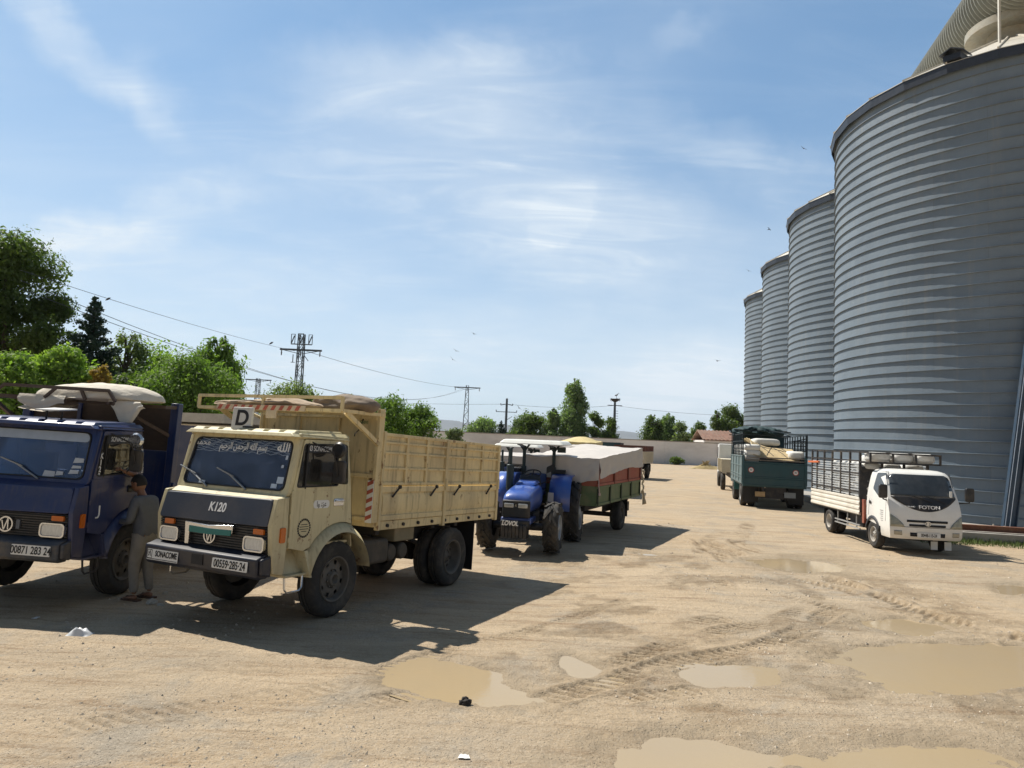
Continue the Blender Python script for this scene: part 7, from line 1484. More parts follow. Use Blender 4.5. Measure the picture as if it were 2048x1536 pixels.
def driver():
    t = thing('person', 'driver leaning on the window ledge of the blue truck, arm resting outside', 'person', M_BLUE)
    J = dict(pel=(-0.36, 0.02, 1.52), wst=(-0.34, 0.0, 1.66), chs=(-0.26, -0.05, 1.84), nck=(-0.20, -0.10, 1.98), hd=(-0.18, -0.14, 2.05), lsh=(-0.10, -0.02, 1.93), lel=(0.085, 0.02, 1.80), lwr=(0.02, -0.24, 1.885), rsh=(-0.40, -0.14, 1.93), rel=(-0.50, -0.36, 1.76), rwr=(-0.40, -0.55, 1.84), lhp=(-0.28, -0.06, 1.52), lkn=(-0.30, -0.48, 1.50), rhp=(-0.45, -0.06, 1.52), rkn=(-0.47, -0.48, 1.50))
    ks = list(J); ix = {k: i for i, k in enumerate(ks)}
    E_ = [('pel', 'wst'), ('wst', 'chs'), ('chs', 'nck'), ('nck', 'hd'), ('chs', 'lsh'), ('lsh', 'lel'), ('lel', 'lwr'), ('chs', 'rsh'), ('rsh', 'rel'), ('rel', 'rwr'), ('pel', 'lhp'), ('lhp', 'lkn'), ('pel', 'rhp'), ('rhp', 'rkn')]
    Rd = dict(pel=(0.14, 0.11), wst=(0.13, 0.10), chs=(0.15, 0.11), nck=0.06, hd=0.055, lsh=0.066, lel=0.044, lwr=0.029, rsh=0.066, rel=0.044, rwr=0.029, lhp=0.085, lkn=0.06, rhp=0.085, rkn=0.06)
    skin = mat('brown_skin', (0, 0, 0)); hc = (-0.15, -0.165, 2.10); fw = (0.75, -0.66, -0.15)
    b = [skin_bm([J[k] for k in ks], [(ix[a], ix[c]) for a, c in E_], [Rd[k] for k in ks], 2), head_bm(hc, fw, (0, 0, 1))] + hand(J['lwr'], (-0.25, -0.9, 0.35), (0.7, 0, 0.7), 1.0, 0.4, 1) + hand(J['rwr'], (0.1, -1, 0.1), (0, 0, 1), 1.0, 0.5, -1)
    join('body', b, skin, t); join('hair', [hair_bm(hc, fw, (0, 0, 1))], mat('black_hair', (0, 0, 0)), t)
    join('shirt', [grown(J, ks, ix, E_, Rd, 1.13, 0.010, lambda v: v.z > 2.0 or v.x > 0.03 or v.z < 1.5 or v.y < -0.30)], mat('pale_grey_shirt', (0.30, 0.32, 0.35), 0.9, var=0.1, bump=0.008, bscale=14), t)
driver()

# ================================================================== TREES
def leaf_mat(name, c, c2, tr=0.45):
    global nt
    if name in _mats: return _mats[name]
    ma = bpy.data.materials.new(name); ma.use_nodes = True; nt = ma.node_tree; nt.nodes.clear()
    g = N('ShaderNodeNewGeometry'); tc = N('ShaderNodeTexCoord'); no = N('ShaderNodeTexNoise', i_Scale=0.9, i_Detail=3); L(tc.outputs['Object'], no.inputs['Vector'])
    ad = N('ShaderNodeMath', operation='MULTIPLY_ADD', i_1=0.5); L(g.outputs['Random Per Island'], ad.inputs[0]); 
    r0 = N('ShaderNodeMapRange'); L(no.outputs[0], r0.inputs['Value']); r0.inputs['From Min'].default_value = 0.3; r0.inputs['From Max'].default_value = 0.7; r0.inputs['To Max'].default_value = 0.5; L(r0.outputs[0], ad.inputs[2])
    mx = N('ShaderNodeMix', data_type='RGBA'); L(ad.outputs[0], mx.inputs['Factor']); mx.inputs['A'].default_value = (*c, 1); mx.inputs['B'].default_value = (*c2, 1)
    d = N('ShaderNodeBsdfPrincipled'); L(mx.outputs['Result'], d.inputs['Base Color']); d.inputs['Roughness'].default_value = 0.6; d.inputs['Specular IOR Level'].default_value = 0.3
    t = N('ShaderNodeBsdfTranslucent'); sc = N('ShaderNodeVectorMath', operation='MULTIPLY'); L(mx.outputs['Result'], sc.inputs[0]); sc.inputs[1].default_value = (1.5, 1.7, 0.7); L(sc.outputs[0], t.inputs[0])
    ms = N('ShaderNodeMixShader'); ms.inputs[0].default_value = tr; L(d.outputs[0], ms.inputs[1]); L(t.outputs[0], ms.inputs[2])
    o = N('ShaderNodeOutputMaterial'); L(ms.outputs[0], o.inputs[0]); _mats[name] = ma; return ma
m_bark = mat('bark', (0.10, 0.075, 0.055), 0.95, var=0.35, scale=4, bump=0.02)
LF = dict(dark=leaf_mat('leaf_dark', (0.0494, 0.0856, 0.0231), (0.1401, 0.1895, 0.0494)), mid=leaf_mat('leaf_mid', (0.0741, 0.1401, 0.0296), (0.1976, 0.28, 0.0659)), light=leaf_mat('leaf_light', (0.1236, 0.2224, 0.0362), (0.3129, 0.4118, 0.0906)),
          conifer=leaf_mat('leaf_conifer', (0.0231, 0.0494, 0.0329), (0.0577, 0.0955, 0.0593), 0.1), olive=leaf_mat('leaf_olive', (0.0824, 0.1236, 0.0494), (0.2141, 0.2553, 0.1236)), rust=leaf_mat('leaf_rust', (0.2306, 0.1647, 0.0329), (0.4118, 0.2635, 0.0659)), pop=leaf_mat('leaf_poplar', (0.0824, 0.1401, 0.0527), (0.2306, 0.2965, 0.1401)))
def leaves(name, C, n_each, size, m_, parent, rs, droop=0.0, aspect=0.5, shell=0.5):
    """C: list of clump ellipsoids (x, y, z, rx, ry, rz)"""
    P = []; ox = []
    for (x, y, z, rx, ry, rz), n in zip(C, n_each):
        d = rs.normal(size=(n, 3)); d /= np.linalg.norm(d, axis=1)[:, None]; rad = rs.rand(n) ** shell; k = 1 + 0.65 * (fnoise(d[:, 0] * 2 + x, d[:, 1] * 2 + d[:, 2] * 2 + z, 1.2, 77, 2) - 0.5) * 2
        P.append(np.stack([x + d[:, 0] * rx * rad * k, y + d[:, 1] * ry * rad * k, z + d[:, 2] * rz * rad * k], 1)); ox.append(d)
    P = np.concatenate(P); D = np.concatenate(ox); n = len(P)
    nm = D + rs.normal(size=(n, 3)) * 0.8 + np.array([0, 0, 0.5]); nm /= np.linalg.norm(nm, axis=1)[:, None]
    a = rs.normal(size=(n, 3)); a[:, 2] -= droop * 3; a -= nm * (a * nm).sum(1)[:, None]; a /= np.linalg.norm(a, axis=1)[:, None] + 1e-9; b = np.cross(nm, a)
    s = size * (0.45 + 1.1 * rs.rand(n) ** 1.5)[:, None]; l = a * s; w_ = b * s * aspect
    V = np.stack([P - l * 0.5, P + w_ * 0.5 - l * 0.05, P + l * 0.5, P - w_ * 0.5 + l * 0.05], 1).reshape(-1, 3)
    me = bpy.data.meshes.new(name); me.vertices.add(4 * n); me.vertices.foreach_set('co', V.ravel()); me.loops.add(4 * n); me.loops.foreach_set('vertex_index', np.arange(4 * n)); me.polygons.add(n); me.polygons.foreach_set('loop_start', np.arange(n) * 4); me.polygons.foreach_set('loop_total', np.full(n, 4)); me.update(); me.materials.append(m_)
    o = bpy.data.objects.new(name, me); col.objects.link(o); o.parent = parent; return o
DENS = 2.2
def tree(name, label, u, vt, vb, hw, Y, kind, n, size, group, seed, style='round', base_v=None, cat='tree', droop=0.0):
    """crown spans photo rows vt..vb and half width hw (pixels) at distance Y"""
    rs = np.random.RandomState(seed); top = at(u, vt, Y); bot = at(u, vb, Y); k = Y / FPX; W = hw * 1.12 * k; H = (top.z - bot.z); cx, cy = top.x, Y; hw *= 1.0; zb = max(0.2, bot.z)
    t = thing(name, label, cat, Matrix.Translation((cx, cy, 0)), group); C = []; ne = []; H = top.z - zb
    limbs = []
    if style == 'round':
        m_ = max(12, int(14 + W * 5))
        for i in range(m_):
            a = rs.rand() * 6.28; q = rs.rand() ** 0.6; zz = rs.rand(); prof = math.sin(math.pi * (0.12 + 0.80 * zz)) ** 0.7; rr = W * 0.42 * (0.55 + 0.65 * rs.rand())
            C.append((math.cos(a) * q * (W - rr * 0.7) * prof, math.sin(a) * q * (W - rr * 0.7) * prof, zb + H * (0.10 + 0.80 * zz), rr, rr, min(H * 0.35, rr * (0.7 + 0.25 * rs.rand()))))
        C.append((W * 0.1 * rs.randn(), 0, zb + H * 0.84, W * 0.38, W * 0.38, H * 0.16))
    elif style == 'tall':
        m_ = max(26, int(H * 4.5))
        for i in range(m_):
            zz = (i + rs.rand()) / m_; prof = min(1, 0.45 + 2.2 * zz) * (1 - zz ** 2.0) ** 0.7 * (0.8 + 0.35 * rs.rand()) + 0.10; a = rs.rand() * 6.28; rr = W * (0.36 + 0.3 * rs.rand()) * prof
            C.append((math.cos(a) * (W - rr) * prof * 0.9, math.sin(a) * (W - rr) * prof * 0.9, zb + H * (0.04 + 0.93 * zz), rr, rr, rr * 1.25))
    elif style == 'cone':
        m_ = 64
        for i in range(m_):
            zz = (i + 0.5 * rs.rand()) / m_; prof = (1 - zz) ** 0.85 * (0.75 + 0.5 * rs.rand()) + 0.03; a = i * 2.4 + rs.rand() * 0.7; ln = W * prof
            for j in range(3): q = (0.3, 0.62, 0.92)[j]; C.append((math.cos(a) * ln * q, math.sin(a) * ln * q, zb + H * zz * 0.98 + ln * 0.10 * j, ln * 0.26 + 0.06, ln * 0.26 + 0.06, 0.016 * H + ln * 0.10))
            limbs.append(((0, 0, zb + H * zz * 0.98 - 0.05), (math.cos(a) * ln * 0.95, math.sin(a) * ln * 0.95, zb + H * zz * 0.98 + ln * 0.18)))
    elif style == 'palm':
        pass
    n = int(n * DENS); vol = [c[3] * c[4] * c[5] for c in C]; tot = sum(v ** 0.66 for v in vol) or 1; ne = [max(4, int(n * v ** 0.66 / tot)) for v in vol]
    mb = MB(); rt = max(0.07, min(0.4, W * 0.085)) ; mid_ = Vector((0.05 * W * rs.randn(), 0.05 * W * rs.randn(), zb + H * (0.30 if style == 'round' else 0.9)))
    mb.tube([(0, 0, -0.2), (0, 0, zb * 0.5), mid_], [rt * 1.25, rt, rt * (0.55 if style == 'round' else 0.15)], 9)
    if style != 'cone':
        for c in C[:: max(1, len(C) // 14)]:
            p = Vector(c[:3]); s0 = Vector((0, 0, zb * 0.6)).lerp(mid_, 0.3 + 0.6 * rs.rand()) if style == 'round' else Vector((0, 0, max(zb * 0.8, c[2] - H * 0.14))); mb.tube([s0, s0.lerp(p, 0.5) + Vector((0, 0, 0.08 * H)), p + Vector((0, 0, c[5] * 0.4))], [rt * 0.42, rt * 0.26, rt * 0.08], 6)
    for a, b in limbs: mb.tube([a, b], [rt * 0.22, rt * 0.06], 5)
    mb.build('trunk', m_bark, t)
    leaves('crown', C, ne, size, LF[kind], t, rs, droop, 0.42 if droop else 0.55)
    return t
GL = 'trees and bushes behind the parked trucks'; GF = 'trees beyond the far wall'
tree('broadleaf_tree', 'tallest dark green broad tree rising at the left edge', 28, 452, 800, 130, 34, 'dark', 19000, 0.21, GL, 11, 'round', droop=0.35)
tree('broadleaf_tree', 'rounded green crown just right of the tallest tree', 100, 585, 800, 62, 35, 'dark', 8000, 0.19, GL, 12, 'round', droop=0.3)
tree('conifer', 'dark pointed conifer standing right of the tallest tree', 192, 590, 800, 58, 35, 'conifer', 9000, 0.15, GL, 13, 'cone')
tree('broadleaf_tree', 'slender olive green tree right beside the dark conifer', 258, 662, 850, 62, 37, 'olive', 6000, 0.16, GL, 14, 'tall')
tree('broadleaf_tree', 'low light green tree between the slender olive tree and the drooping tree', 330, 694, 850, 84, 38, 'light', 6000, 0.16, GL, 15, 'round')
tree('drooping_tree', 'narrow drooping tree with the highest tip above the cream truck', 438, 674, 850, 58, 36, 'mid', 8000, 0.20, GL, 16, 'tall', droop=0.8)
tree('large_bush', 'broad bright bush behind the gap between the blue and cream trucks', 385, 718, 880, 100, 30, 'mid', 12000, 0.15, GL, 17, 'round', cat='bush', droop=0.4)
tree('large_bush', 'bright green bush above the cab of the blue truck', 140, 690, 860, 76, 28, 'light', 10000, 0.15, GL, 18, 'round', cat='bush')
tree('large_bush', 'bright green bush at the left edge below the tallest tree', 10, 700, 880, 70, 26, 'light', 9000, 0.15, GL, 19, 'round', cat='bush')
tree('large_bush', 'dim green bush filling the gap left of the slender olive tree', 225, 760, 890, 60, 33, 'mid', 6000, 0.15, GL, 26, 'round', cat='bush')
tree('large_bush', 'green bush between the drooping tree and the low light tree', 330, 735, 890, 70, 32.5, 'mid', 7000, 0.15, GL, 27, 'round', cat='bush', droop=0.3)
tree('large_bush', 'bush right under the drooping tree, sloping down to the right', 450, 742, 880, 40, 33, 'mid', 4500, 0.15, GL, 28, 'round', cat='bush', droop=0.5)
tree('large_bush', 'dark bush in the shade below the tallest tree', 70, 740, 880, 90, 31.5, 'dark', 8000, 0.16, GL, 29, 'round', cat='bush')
tree('shrub', 'rust tinged shrub under the dark conifer', 208, 728, 830, 24, 27.5, 'rust', 1800, 0.12, GL, 20, 'round', cat='shrub')
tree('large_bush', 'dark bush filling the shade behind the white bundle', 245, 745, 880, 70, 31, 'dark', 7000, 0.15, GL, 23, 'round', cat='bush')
tree('large_bush', 'low bush at the foot of the tallest lattice pylon', 590, 766, 880, 66, 46, 'olive', 6500, 0.18, GL, 21, 'round', cat='bush', droop=0.3)
tree('large_bush', 'green bush rising over the high front end of the cream bed', 765, 792, 905, 66, 38, 'mid', 7500, 0.16, GL, 22, 'round', cat='bush', droop=0.4)
tree('large_bush', 'green bush above the middle of the cream bed', 838, 812, 905, 50, 40, 'mid', 6000, 0.16, GL, 24, 'round', cat='bush', droop=0.4)
tree('large_bush', 'low dim bush behind the roof rack of the cream truck', 690, 790, 890, 50, 44, 'olive', 4500, 0.16, GL, 25, 'round', cat='bush')
far = [('shrub', 'small yellowish shrub left of the middle pylon foot', 908, 856, 905, 22, 96, 'olive', 'round', 1200, 'shrub'), ('broadleaf_tree', 'bluish feathery tree just right of the middle pylon', 968, 832, 905, 36, 108, 'pop', 'round', 3200, 'tree'), ('conifer', 'tiny conifer left of the wooden pole', 1003, 840, 905, 18, 110, 'conifer', 'cone', 1500, 'tree'),
       ('conifer', 'tiny conifer right of the wooden pole', 1030, 840, 905, 20, 112, 'conifer', 'cone', 1500, 'tree'), ('broadleaf_tree', 'dark tree halfway between the wooden pole and the tallest far tree', 1062, 826, 905, 42, 109, 'dark', 'round', 3600, 'tree'), ('broadleaf_tree', 'narrow tree touching the left flank of the tallest far tree', 1106, 812, 905, 20, 107, 'pop', 'tall', 2400, 'tree'),
       ('poplar', 'tallest far tree, a pointed grey green poplar', 1150, 755, 905, 33, 108, 'pop', 'tall', 6500, 'tree'), ('broadleaf_tree', 'dark tree on the right flank of the pointed poplar', 1190, 822, 905, 24, 110, 'dark', 'round', 2600, 'tree'), ('broadleaf_tree', 'round dark tree below the stork nest', 1224, 836, 905, 22, 106, 'dark', 'round', 2600, 'tree'),
       ('broadleaf_tree', 'left of the two grey green trees above the open stretch of wall', 1308, 828, 905, 24, 112, 'dark', 'tall', 2600, 'tree'), ('broadleaf_tree', 'right of the two grey green trees above the open stretch of wall', 1338, 826, 905, 22, 115, 'pop', 'tall', 2600, 'tree'), ('palm_shrub', 'spiky pale palm like shrub peeking over the wall', 1362, 842, 905, 24, 110, 'olive', 'round', 1800, 'shrub'),
       ('broadleaf_tree', 'small dark tree behind the tiled roof', 1402, 846, 905, 20, 126, 'dark', 'round', 1600, 'tree'), ('broadleaf_tree', 'dense dark tree touching the last silo', 1464, 808, 905, 36, 124, 'dark', 'round', 4200, 'tree'), ('broadleaf_tree', 'dark tree just right of the tiled roof ridge', 1434, 816, 905, 16, 122, 'dark', 'tall', 1700, 'tree')]
for i, (nm, lb, u, vt, vb, hw, Y, kd, st, n, ct) in enumerate(far): tree(nm, lb, u, vt, vb, hw, Y, kd, int(n * 1.6), 0.33 if st != 'cone' else 0.25, GF, 40 + i, st, cat=ct)
tree('shrub', 'dark shrub growing at the foot of the far wall', 1352, 916, 934, 16, 101, 'dark', 700, 0.3, None, 70, 'round', cat='shrub')
def straw():
    p = gnd(1412, 938); mb = MB(); rs = random.Random(1)
    for k in range(60): a = rs.random() * 6.28; mb.tube([(rs.uniform(-1.6, 1.6), rs.uniform(-0.5, 0.5), 0), (rs.uniform(-1, 1) * 0.6, rs.uniform(-0.2, 0.2), rs.uniform(0.3, 1.1))], 0.03, 4)
    mb.grid(lambda u, v: (2.2 * (u - 0.5) * 1.8, 1.6 * (v - 0.5), 0.55 * math.sin(math.pi * u) * math.sin(math.pi * v) + 0.1 * mnoise((u * 6, v * 6, 0))), 14, 10)
    o = mb.build('straw_heap', mat('straw', (0.38, 0.29, 0.14), 0.95, var=0.3)); o.location = p; tag(o, 'low heap of straw and branches against the far wall by the trucks', 'heap')
straw()

# ================================================================== PYLONS, WIRES, BIRDS
m_steel = mat('pylon_steel', (0.10, 0.12, 0.14), 0.6, 0.5, var=0.2); m_porc = mat('insulator', (0.16, 0.17, 0.19), 0.4)
def lattice(label, u, vtop, Y, hw0, hw1, arms, extra=None):
    top = at(u, vtop, Y); t = thing('lattice_pylon', label, 'pylon', Matrix.Translation((top.x, Y, 0)), 'lattice pylons'); H = top.z; mb = MB(); n = int(H / 0.9); rw = lambda z: hw0 + (hw1 - hw0) * z / H
    for sx in (-1, 1):
        for sy in (-1, 1): mb.bar((sx * rw(0), sy * rw(0), 0), (sx * rw(H), sy * rw(H), H), 0.09)
    for k in range(n):
        z0, z1 = H * k / n, H * (k + 1) / n; s = 1 if k % 2 else -1
        for sy in (-1, 1): mb.bar((-s * rw(z0), sy * rw(z0), z0), (s * rw(z1), sy * rw(z1), z1), 0.05); mb.bar((sy * rw(z0), -s * rw(z0), z0), (sy * rw(z1), s * rw(z1), z1), 0.05)
        mb.bar((-rw(z1), -rw(z1), z1), (rw(z1), -rw(z1), z1), 0.05)
    mb.build('mast', m_steel, t)
    for z, L_ in arms:
        mb = MB(); mb.bar((-L_, 0, z), (L_, 0, z), 0.16, 0.18); mb.bar((-L_, 0, z), (-0.1, 0, z - 0.4), 0.06); mb.bar((L_, 0, z), (0.1, 0, z - 0.4), 0.06); ar = mb.build('crossarm', m_steel, t)
        for x in (-L_ * 0.92, 0.0, L_ * 0.92):
            mb = MB(); mb.lathe([(z - 0.62, 0.03), (z - 0.5, 0.075), (z - 0.42, 0.05), (z - 0.34, 0.085), (z - 0.25, 0.05), (z - 0.1, 0.06)], (x, 0, 0), axis='z', n=8); mb.build('insulator', m_porc, ar)
    if extra: extra(t, H)
    return t, top
def switchgear(t, H):
    mb = MB(); mb.bar((-1.05, 0, H - 1.05), (1.05, 0, H - 1.05), 0.10)
    for x in (-0.85, 0.05, 0.9):
        for dx in (-0.18, 0.18): mb.bar((x + dx, 0, H - 1.05), (x + dx, 0, H - 0.05), 0.06)
        mb.bar((x - 0.2, 0, H - 0.05), (x + 0.2, 0, H - 0.05), 0.05); mb.bar((x - 0.15, 0, H - 0.95), (x + 0.12, 0, H - 0.2), 0.09)
    mb.build('switchgear', m_steel, t)
    mb = MB(); mb.bar((-0.75, 0, H - 2.9), (-0.75, 0, H - 2.1), 0.07); mb.bar((-0.95, 0, H - 2.9), (-0.55, 0, H - 2.9), 0.05); mb.bar((0.4, 0, H - 2.2), (0.8, 0, H - 2.7), 0.06); mb.build('bracket', m_steel, t)
Yp = 70
t1, top1 = lattice('tallest lattice pylon with three switches on top, behind the cream truck', 604, 668, Yp, 0.36, 0.26, [(at(604, 700, Yp).z, 2.1)], switchgear)
lattice('short looking lattice pylon showing its crossarm left of the tallest one', 517, 757, 128, 0.42, 0.3, [(at(517, 758, 128).z - 0.15, 2.4)])
t3, top3 = lattice('slim lattice pylon with one crossarm, in the middle behind the cream bed', 935, 771, 128, 0.62, 0.22, [(at(935, 774, 128).z - 0.1, 2.4)])
def wood_pole():
    top = at(1014, 797, 130); t = thing('utility_pole', 'dark single pole with two crossbars right of the slim pylon', 'pole', Matrix.Translation((top.x, 130, 0))); H = top.z
    mb = MB(); mb.tube([(0, 0, 0), (0, 0, H)], [0.28, 0.20], 10); mb.build('pole', m_steel, t)
    for z, L_, q in ((at(1014, 808, 130).z, 1.1, 0.25), (at(1014, 824, 130).z, 1.9, 0.0)):
        mb = MB(); mb.bar((-L_, 0, z - q), (0, 0, z), 0.12); mb.bar((0, 0, z), (L_, 0, z - q), 0.12)
        for x in (-L_, L_): mb.cyl((x, 0, z - q), (x, 0, z - q + 0.35), 0.08, n=6)
        mb.build('crossbar', m_steel, t)
    mb = MB(); mb.bar((0.1, 0, H - 4.0), (1.1, 0, H - 3.3), 0.09); mb.build('brace', m_steel, t)
wood_pole()
def nest_pole():
    top = at(1230, 803, 126); t = thing('utility_pole', 'pole carrying the round stork nest before the far trees', 'pole', Matrix.Translation((top.x, 126, 0))); H = top.z
    mb = MB(); mb.tube([(0, 0, 0), (0, 0, H)], [0.34, 0.2], 10); mb.build('pole', m_steel, t)
    mb = MB(); z = at(1230, 811, 126).z; mb.bar((-1.3, 0, z), (1.3, 0, z), 0.13)
    for k in range(5): zz = z - 1.0 - k * 0.45; mb.bar((-0.1, -0.2, zz), (0.6, -0.2, zz), 0.07)
    mb.build('crossbar', m_steel, t)
    mb = MB(); rs = random.Random(4)
    mb.lathe([(H - 0.1, 0.25), (H + 0.25, 0.75), (H + 0.42, 0.85), (H + 0.5, 0.6), (H + 0.45, 0.0)], axis='z', n=16)
    for k in range(70): a = rs.random() * 6.28; b_ = a + rs.uniform(-0.9, 0.9); r_ = rs.uniform(0.7, 0.95); zz = H + rs.uniform(0.05, 0.5); mb.tube([(math.cos(a) * r_, math.sin(a) * r_, zz), (math.cos(b_) * r_, math.sin(b_) * r_, zz + rs.uniform(-0.1, 0.15))], 0.025, 4)
    o = mb.build('stork_nest', mat('twigs', (0.035, 0.030, 0.026), 0.95, var=0.4)); o.location = (top.x, 126, 0); tag(o, 'dark round stick nest on top of a pole', 'nest')
    # the stork
    b = [skin_bm([(-0.32, 0, 0.62), (-0.1, 0, 0.66), (0.16, 0, 0.78), (0.26, 0, 0.98), (0.32, 0, 1.08), (0.40, 0, 1.07), (0.62, 0, 1.0)], [(i, i + 1) for i in range(6)], [0.05, 0.14, 0.12, 0.045, 0.05, 0.03, 0.012], 2, 1), chain([(-0.02, 0.05, 0.6), (0.02, 0.05, 0.3), (0.0, 0.05, 0.0)], [0.035, 0.018, 0.016], 1), chain([(-0.02, -0.05, 0.6), (0.0, -0.05, 0.3), (0.0, -0.05, 0.0)], [0.035, 0.018, 0.016], 1)]
    o = join('stork', b, mat('stork_plumage', (0.20, 0.20, 0.21), 0.8, var=0.3, scale=4), None); o.matrix_world = Matrix.Translation((top.x + 0.25, 126, H + 0.45)) @ Matrix.Rotation(R(-15), 4, 'Z'); tag(o, 'stork standing on the round nest', 'bird')
nest_pole()
m_wire = mat('wire', (0.05, 0.055, 0.06), 0.6, 0.3)
def wire(a, b, sag, r, label):
    a = Vector(a); b = Vector(b); mb = MB(); n = 28; mb.tube([a.lerp(b, k / n) - Vector((0, 0, 4 * sag * (k / n) * (1 - k / n))) for k in range(n + 1)], r, 5); tag(mb.build('power_line', m_wire), label, 'power line', 'power lines')
wire(at(40, 540, 30), at(590, 702, Yp), 0.25, 0.013, 'upper power line running down from the tall left tree to the tallest pylon')
wire(at(612, 702, Yp), at(912, 774, 128), 0.5, 0.022, 'power line between the tallest pylon and the slim one')
wire(at(40, 560, 30), at(930, 775, 128), 3.6, 0.016, 'middle power line crossing low behind the tallest pylon')
wire(at(40, 577, 30), at(930, 778, 128), 3.2, 0.016, 'lowest power line crossing behind the tallest pylon')
wire(at(640, 795, 140), at(1014, 808, 130), 0.5, 0.022, 'faint power line ending at the dark single pole from the left')
wire(at(1014, 808, 130), at(1230, 811, 126), 0.5, 0.022, 'power line from the dark single pole to the nest pole')
wire(at(1230, 811, 126), at(1560, 832, 132), 0.6, 0.022, 'power line from the nest pole towards the silos')
def bird(u, v, Y, s, bank, label, perched=False):
    if perched: b = [skin_bm([(-0.16, 0, -0.04), (-0.02, 0, 0.06), (0.06, 0, 0.13), (0.12, 0, 0.13)], [(0, 1), (1, 2), (2, 3)], [0.02, 0.06, 0.04, 0.008], 1, 1)]
    else:
        b = [skin_bm([(-0.25, 0, 0), (-0.05, 0, 0), (0.1, 0, 0.01), (0.18, 0, 0.02)], [(0, 1), (1, 2), (2, 3)], [(0.03, 0.01), 0.05, 0.045, 0.01], 1, 1)]
        for sg in (-1, 1): b.append(skin_bm([(0.02, 0.03 * sg, 0.02), (0.06, 0.22 * sg, 0.11), (-0.04, 0.46 * sg, 0.08)], [(0, 1), (1, 2)], [(0.07, 0.012), (0.055, 0.010), (0.015, 0.006)], 1))
    o = join('bird', b, mat('bird_plumage', (0.04, 0.04, 0.045), 0.8), None); o.matrix_world = Matrix.Translation(at(u, v, Y)) @ Matrix.Rotation(R(bank * 3), 4, 'Z') @ Matrix.Rotation(R(bank), 4, 'X') @ Matrix.Scale(s, 4); tag(o, label, 'bird', 'birds in the sky' if not perched else None)
for a in ((948, 668, 90, 1.0, 20, 'small dark bird flying highest above the slim pylon'), (912, 702, 90, 1.0, -25, 'small dark bird flying just above another, left of the slim pylon'), (905, 719, 85, 1.1, 35, 'small dark bird flying lowest above the slim pylon'), (1435, 722, 90, 1.1, 12, 'dark bird flying left of the silos, high over the far trees'),
          (1607, 297, 70, 0.8, 30, 'dark bird near the top of the biggest silo'), (1538, 459, 80, 0.9, -15, 'dark bird in the sky left of the second silo'), (1497, 542, 85, 0.9, 25, 'dark bird in the sky above the slimmest silo'), (1038, 816, 100, 1.2, 40, 'dark bird flying just right of the single pole')): bird(*a)
bird(543, 688, 62, 1.3, 8, 'dark bird perched on the power line left of the tallest pylon', True)
bird(217, 600, 41, 1.0, 8, 'dark bird perched on the power line by the conifer tip', True)

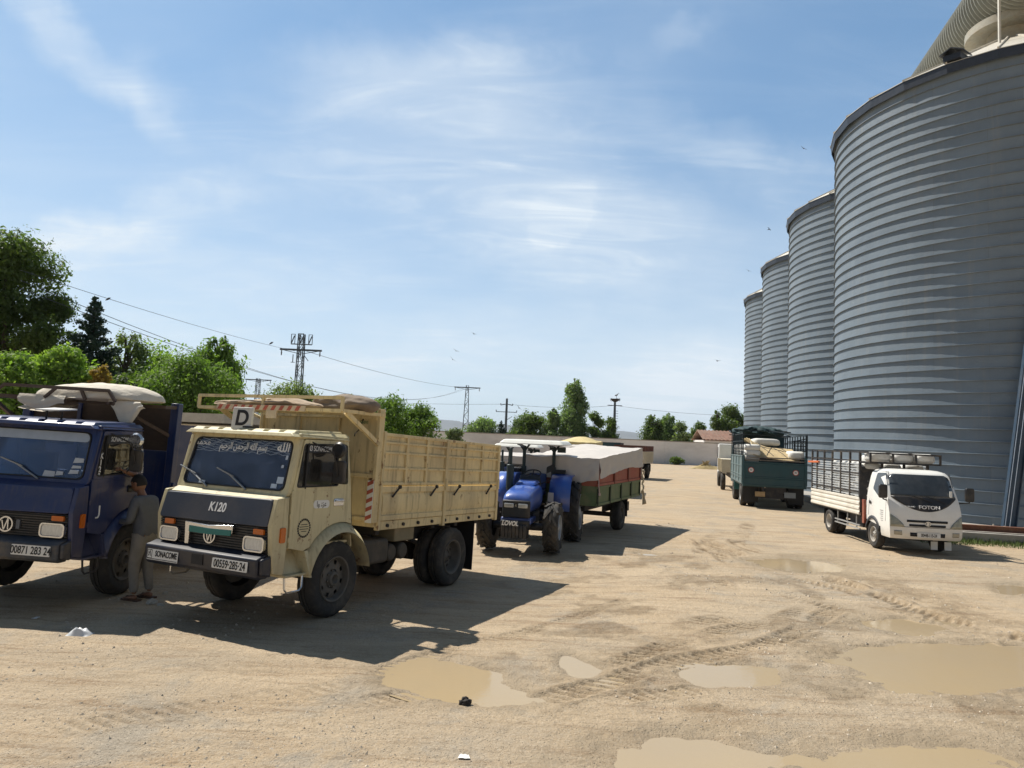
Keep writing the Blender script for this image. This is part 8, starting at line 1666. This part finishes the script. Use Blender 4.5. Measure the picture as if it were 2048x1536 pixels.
# ================================================================== LITTER
def litter():
    mb = MB(); p = gnd(160, 1268)
    def f(u, v):
        x = 0.27 * (u - 0.5); y = 0.17 * (v - 0.5); e = math.sin(math.pi * u) * math.sin(math.pi * v); return (x, y, 0.075 * min(1, e * 1.8) * (0.6 + 1.0 * abs(mnoise((u * 3, v * 3, 2)))) + 0.02 * mnoise((u * 7, v * 7, 5)) * e + 0.004)
    mb.grid(f, 18, 12); o = mb.build('plastic_bag', mat('white_plastic', (0.62, 0.63, 0.64), 0.35, var=0.1), smooth=50); o.location = (p.x, p.y, gz(p.x, p.y)); tag(o, 'crumpled white plastic bag lying before the blue truck', 'plastic bag')
    def lump(u, v, s, m_, name, label, cat, flat=0.6, group=None, seed=0):
        p = gnd(u, v); bm = bmesh.new(); bmesh.ops.create_icosphere(bm, subdivisions=3, radius=1)
        for q in bm.verts: k = 1 + 0.5 * mnoise((q.co.x * 1.7 + seed, q.co.y * 1.7, q.co.z * 1.7)) + 0.2 * mnoise((q.co.x * 5, q.co.y * 5 + seed, q.co.z * 5)); q.co = Vector((q.co.x * k, q.co.y * k * 0.8, q.co.z * k * flat)) * s
        me = bpy.data.meshes.new(name); bm.to_mesh(me); bm.free(); me.materials.append(m_); o = bpy.data.objects.new(name, me); col.objects.link(o); o.location = (p.x, p.y, gz(p.x, p.y) + s * flat * 0.45); tag(o, label, cat, group)
    st = mat('pale_stone', (0.40, 0.38, 0.34), 0.9, var=0.2); dk = mat('dark_clod', (0.035, 0.03, 0.026), 0.9, var=0.3)
    lump(303, 1208, 0.075, st, 'stone', 'largest pale stone in the shade right of the standing man', 'stone', 0.6, None, 1); lump(322, 1211, 0.05, st, 'stone', 'smaller pale stone right beside the largest one in the shade', 'stone', 0.5, None, 2); lump(330, 1188, 0.045, st, 'stone', 'small pale stone in the shade near the cream bumper', 'stone', 0.6, None, 3)
    lump(930, 1406, 0.055, dk, 'mud_clod', 'black clod at the near edge of the middle puddle', 'clod', 0.8, None, 4)
    lump(1900, 1085, 0.08, dk, 'mud_clod', 'dark clod by the grass in front of the plinth', 'clod', 0.6, None, 9) if False else None
    for (u, v, w_, d_, lb) in ((928, 1516, 0.10, 0.035, 'torn white paper scrap lying nearest the camera'), (1300, 1105, 0.0, 0.0, ''), (72, 1238, 0.07, 0.05, 'tiny white scrap left of the plastic bag')):
        if not lb: continue
        p = gnd(u, v); mb = MB(); mb.grid(lambda a, b: (w_ * (a - 0.5) * (1 - 0.3 * b), d_ * (b - 0.5) * 2, 0.012 + 0.012 * mnoise((a * 4, b * 4, u))), 8, 6); o = mb.build('paper_scrap', m_paper, smooth=50); o.location = (p.x, p.y, gz(p.x, p.y)); tag(o, lb, 'paper')
litter()
# thin dusty air out to the hills
def haze():
    global nt
    ma = bpy.data.materials.new('haze'); ma.use_nodes = True; nt = ma.node_tree; nt.nodes.clear()
    v = N('ShaderNodeVolumePrincipled'); v.inputs['Color'].default_value = (0.80, 0.88, 1.0, 1); v.inputs['Density'].default_value = 0.00007; v.inputs['Anisotropy'].default_value = 0.2
    o = N('ShaderNodeOutputMaterial'); L(v.outputs[0], o.inputs['Volume'])
    mb = MB(); mb.box(-9500, 9500, -500, 14500, -4, 260); h = mb.build('haze', ma, smooth=0); tag(h, kind='stuff')
haze()
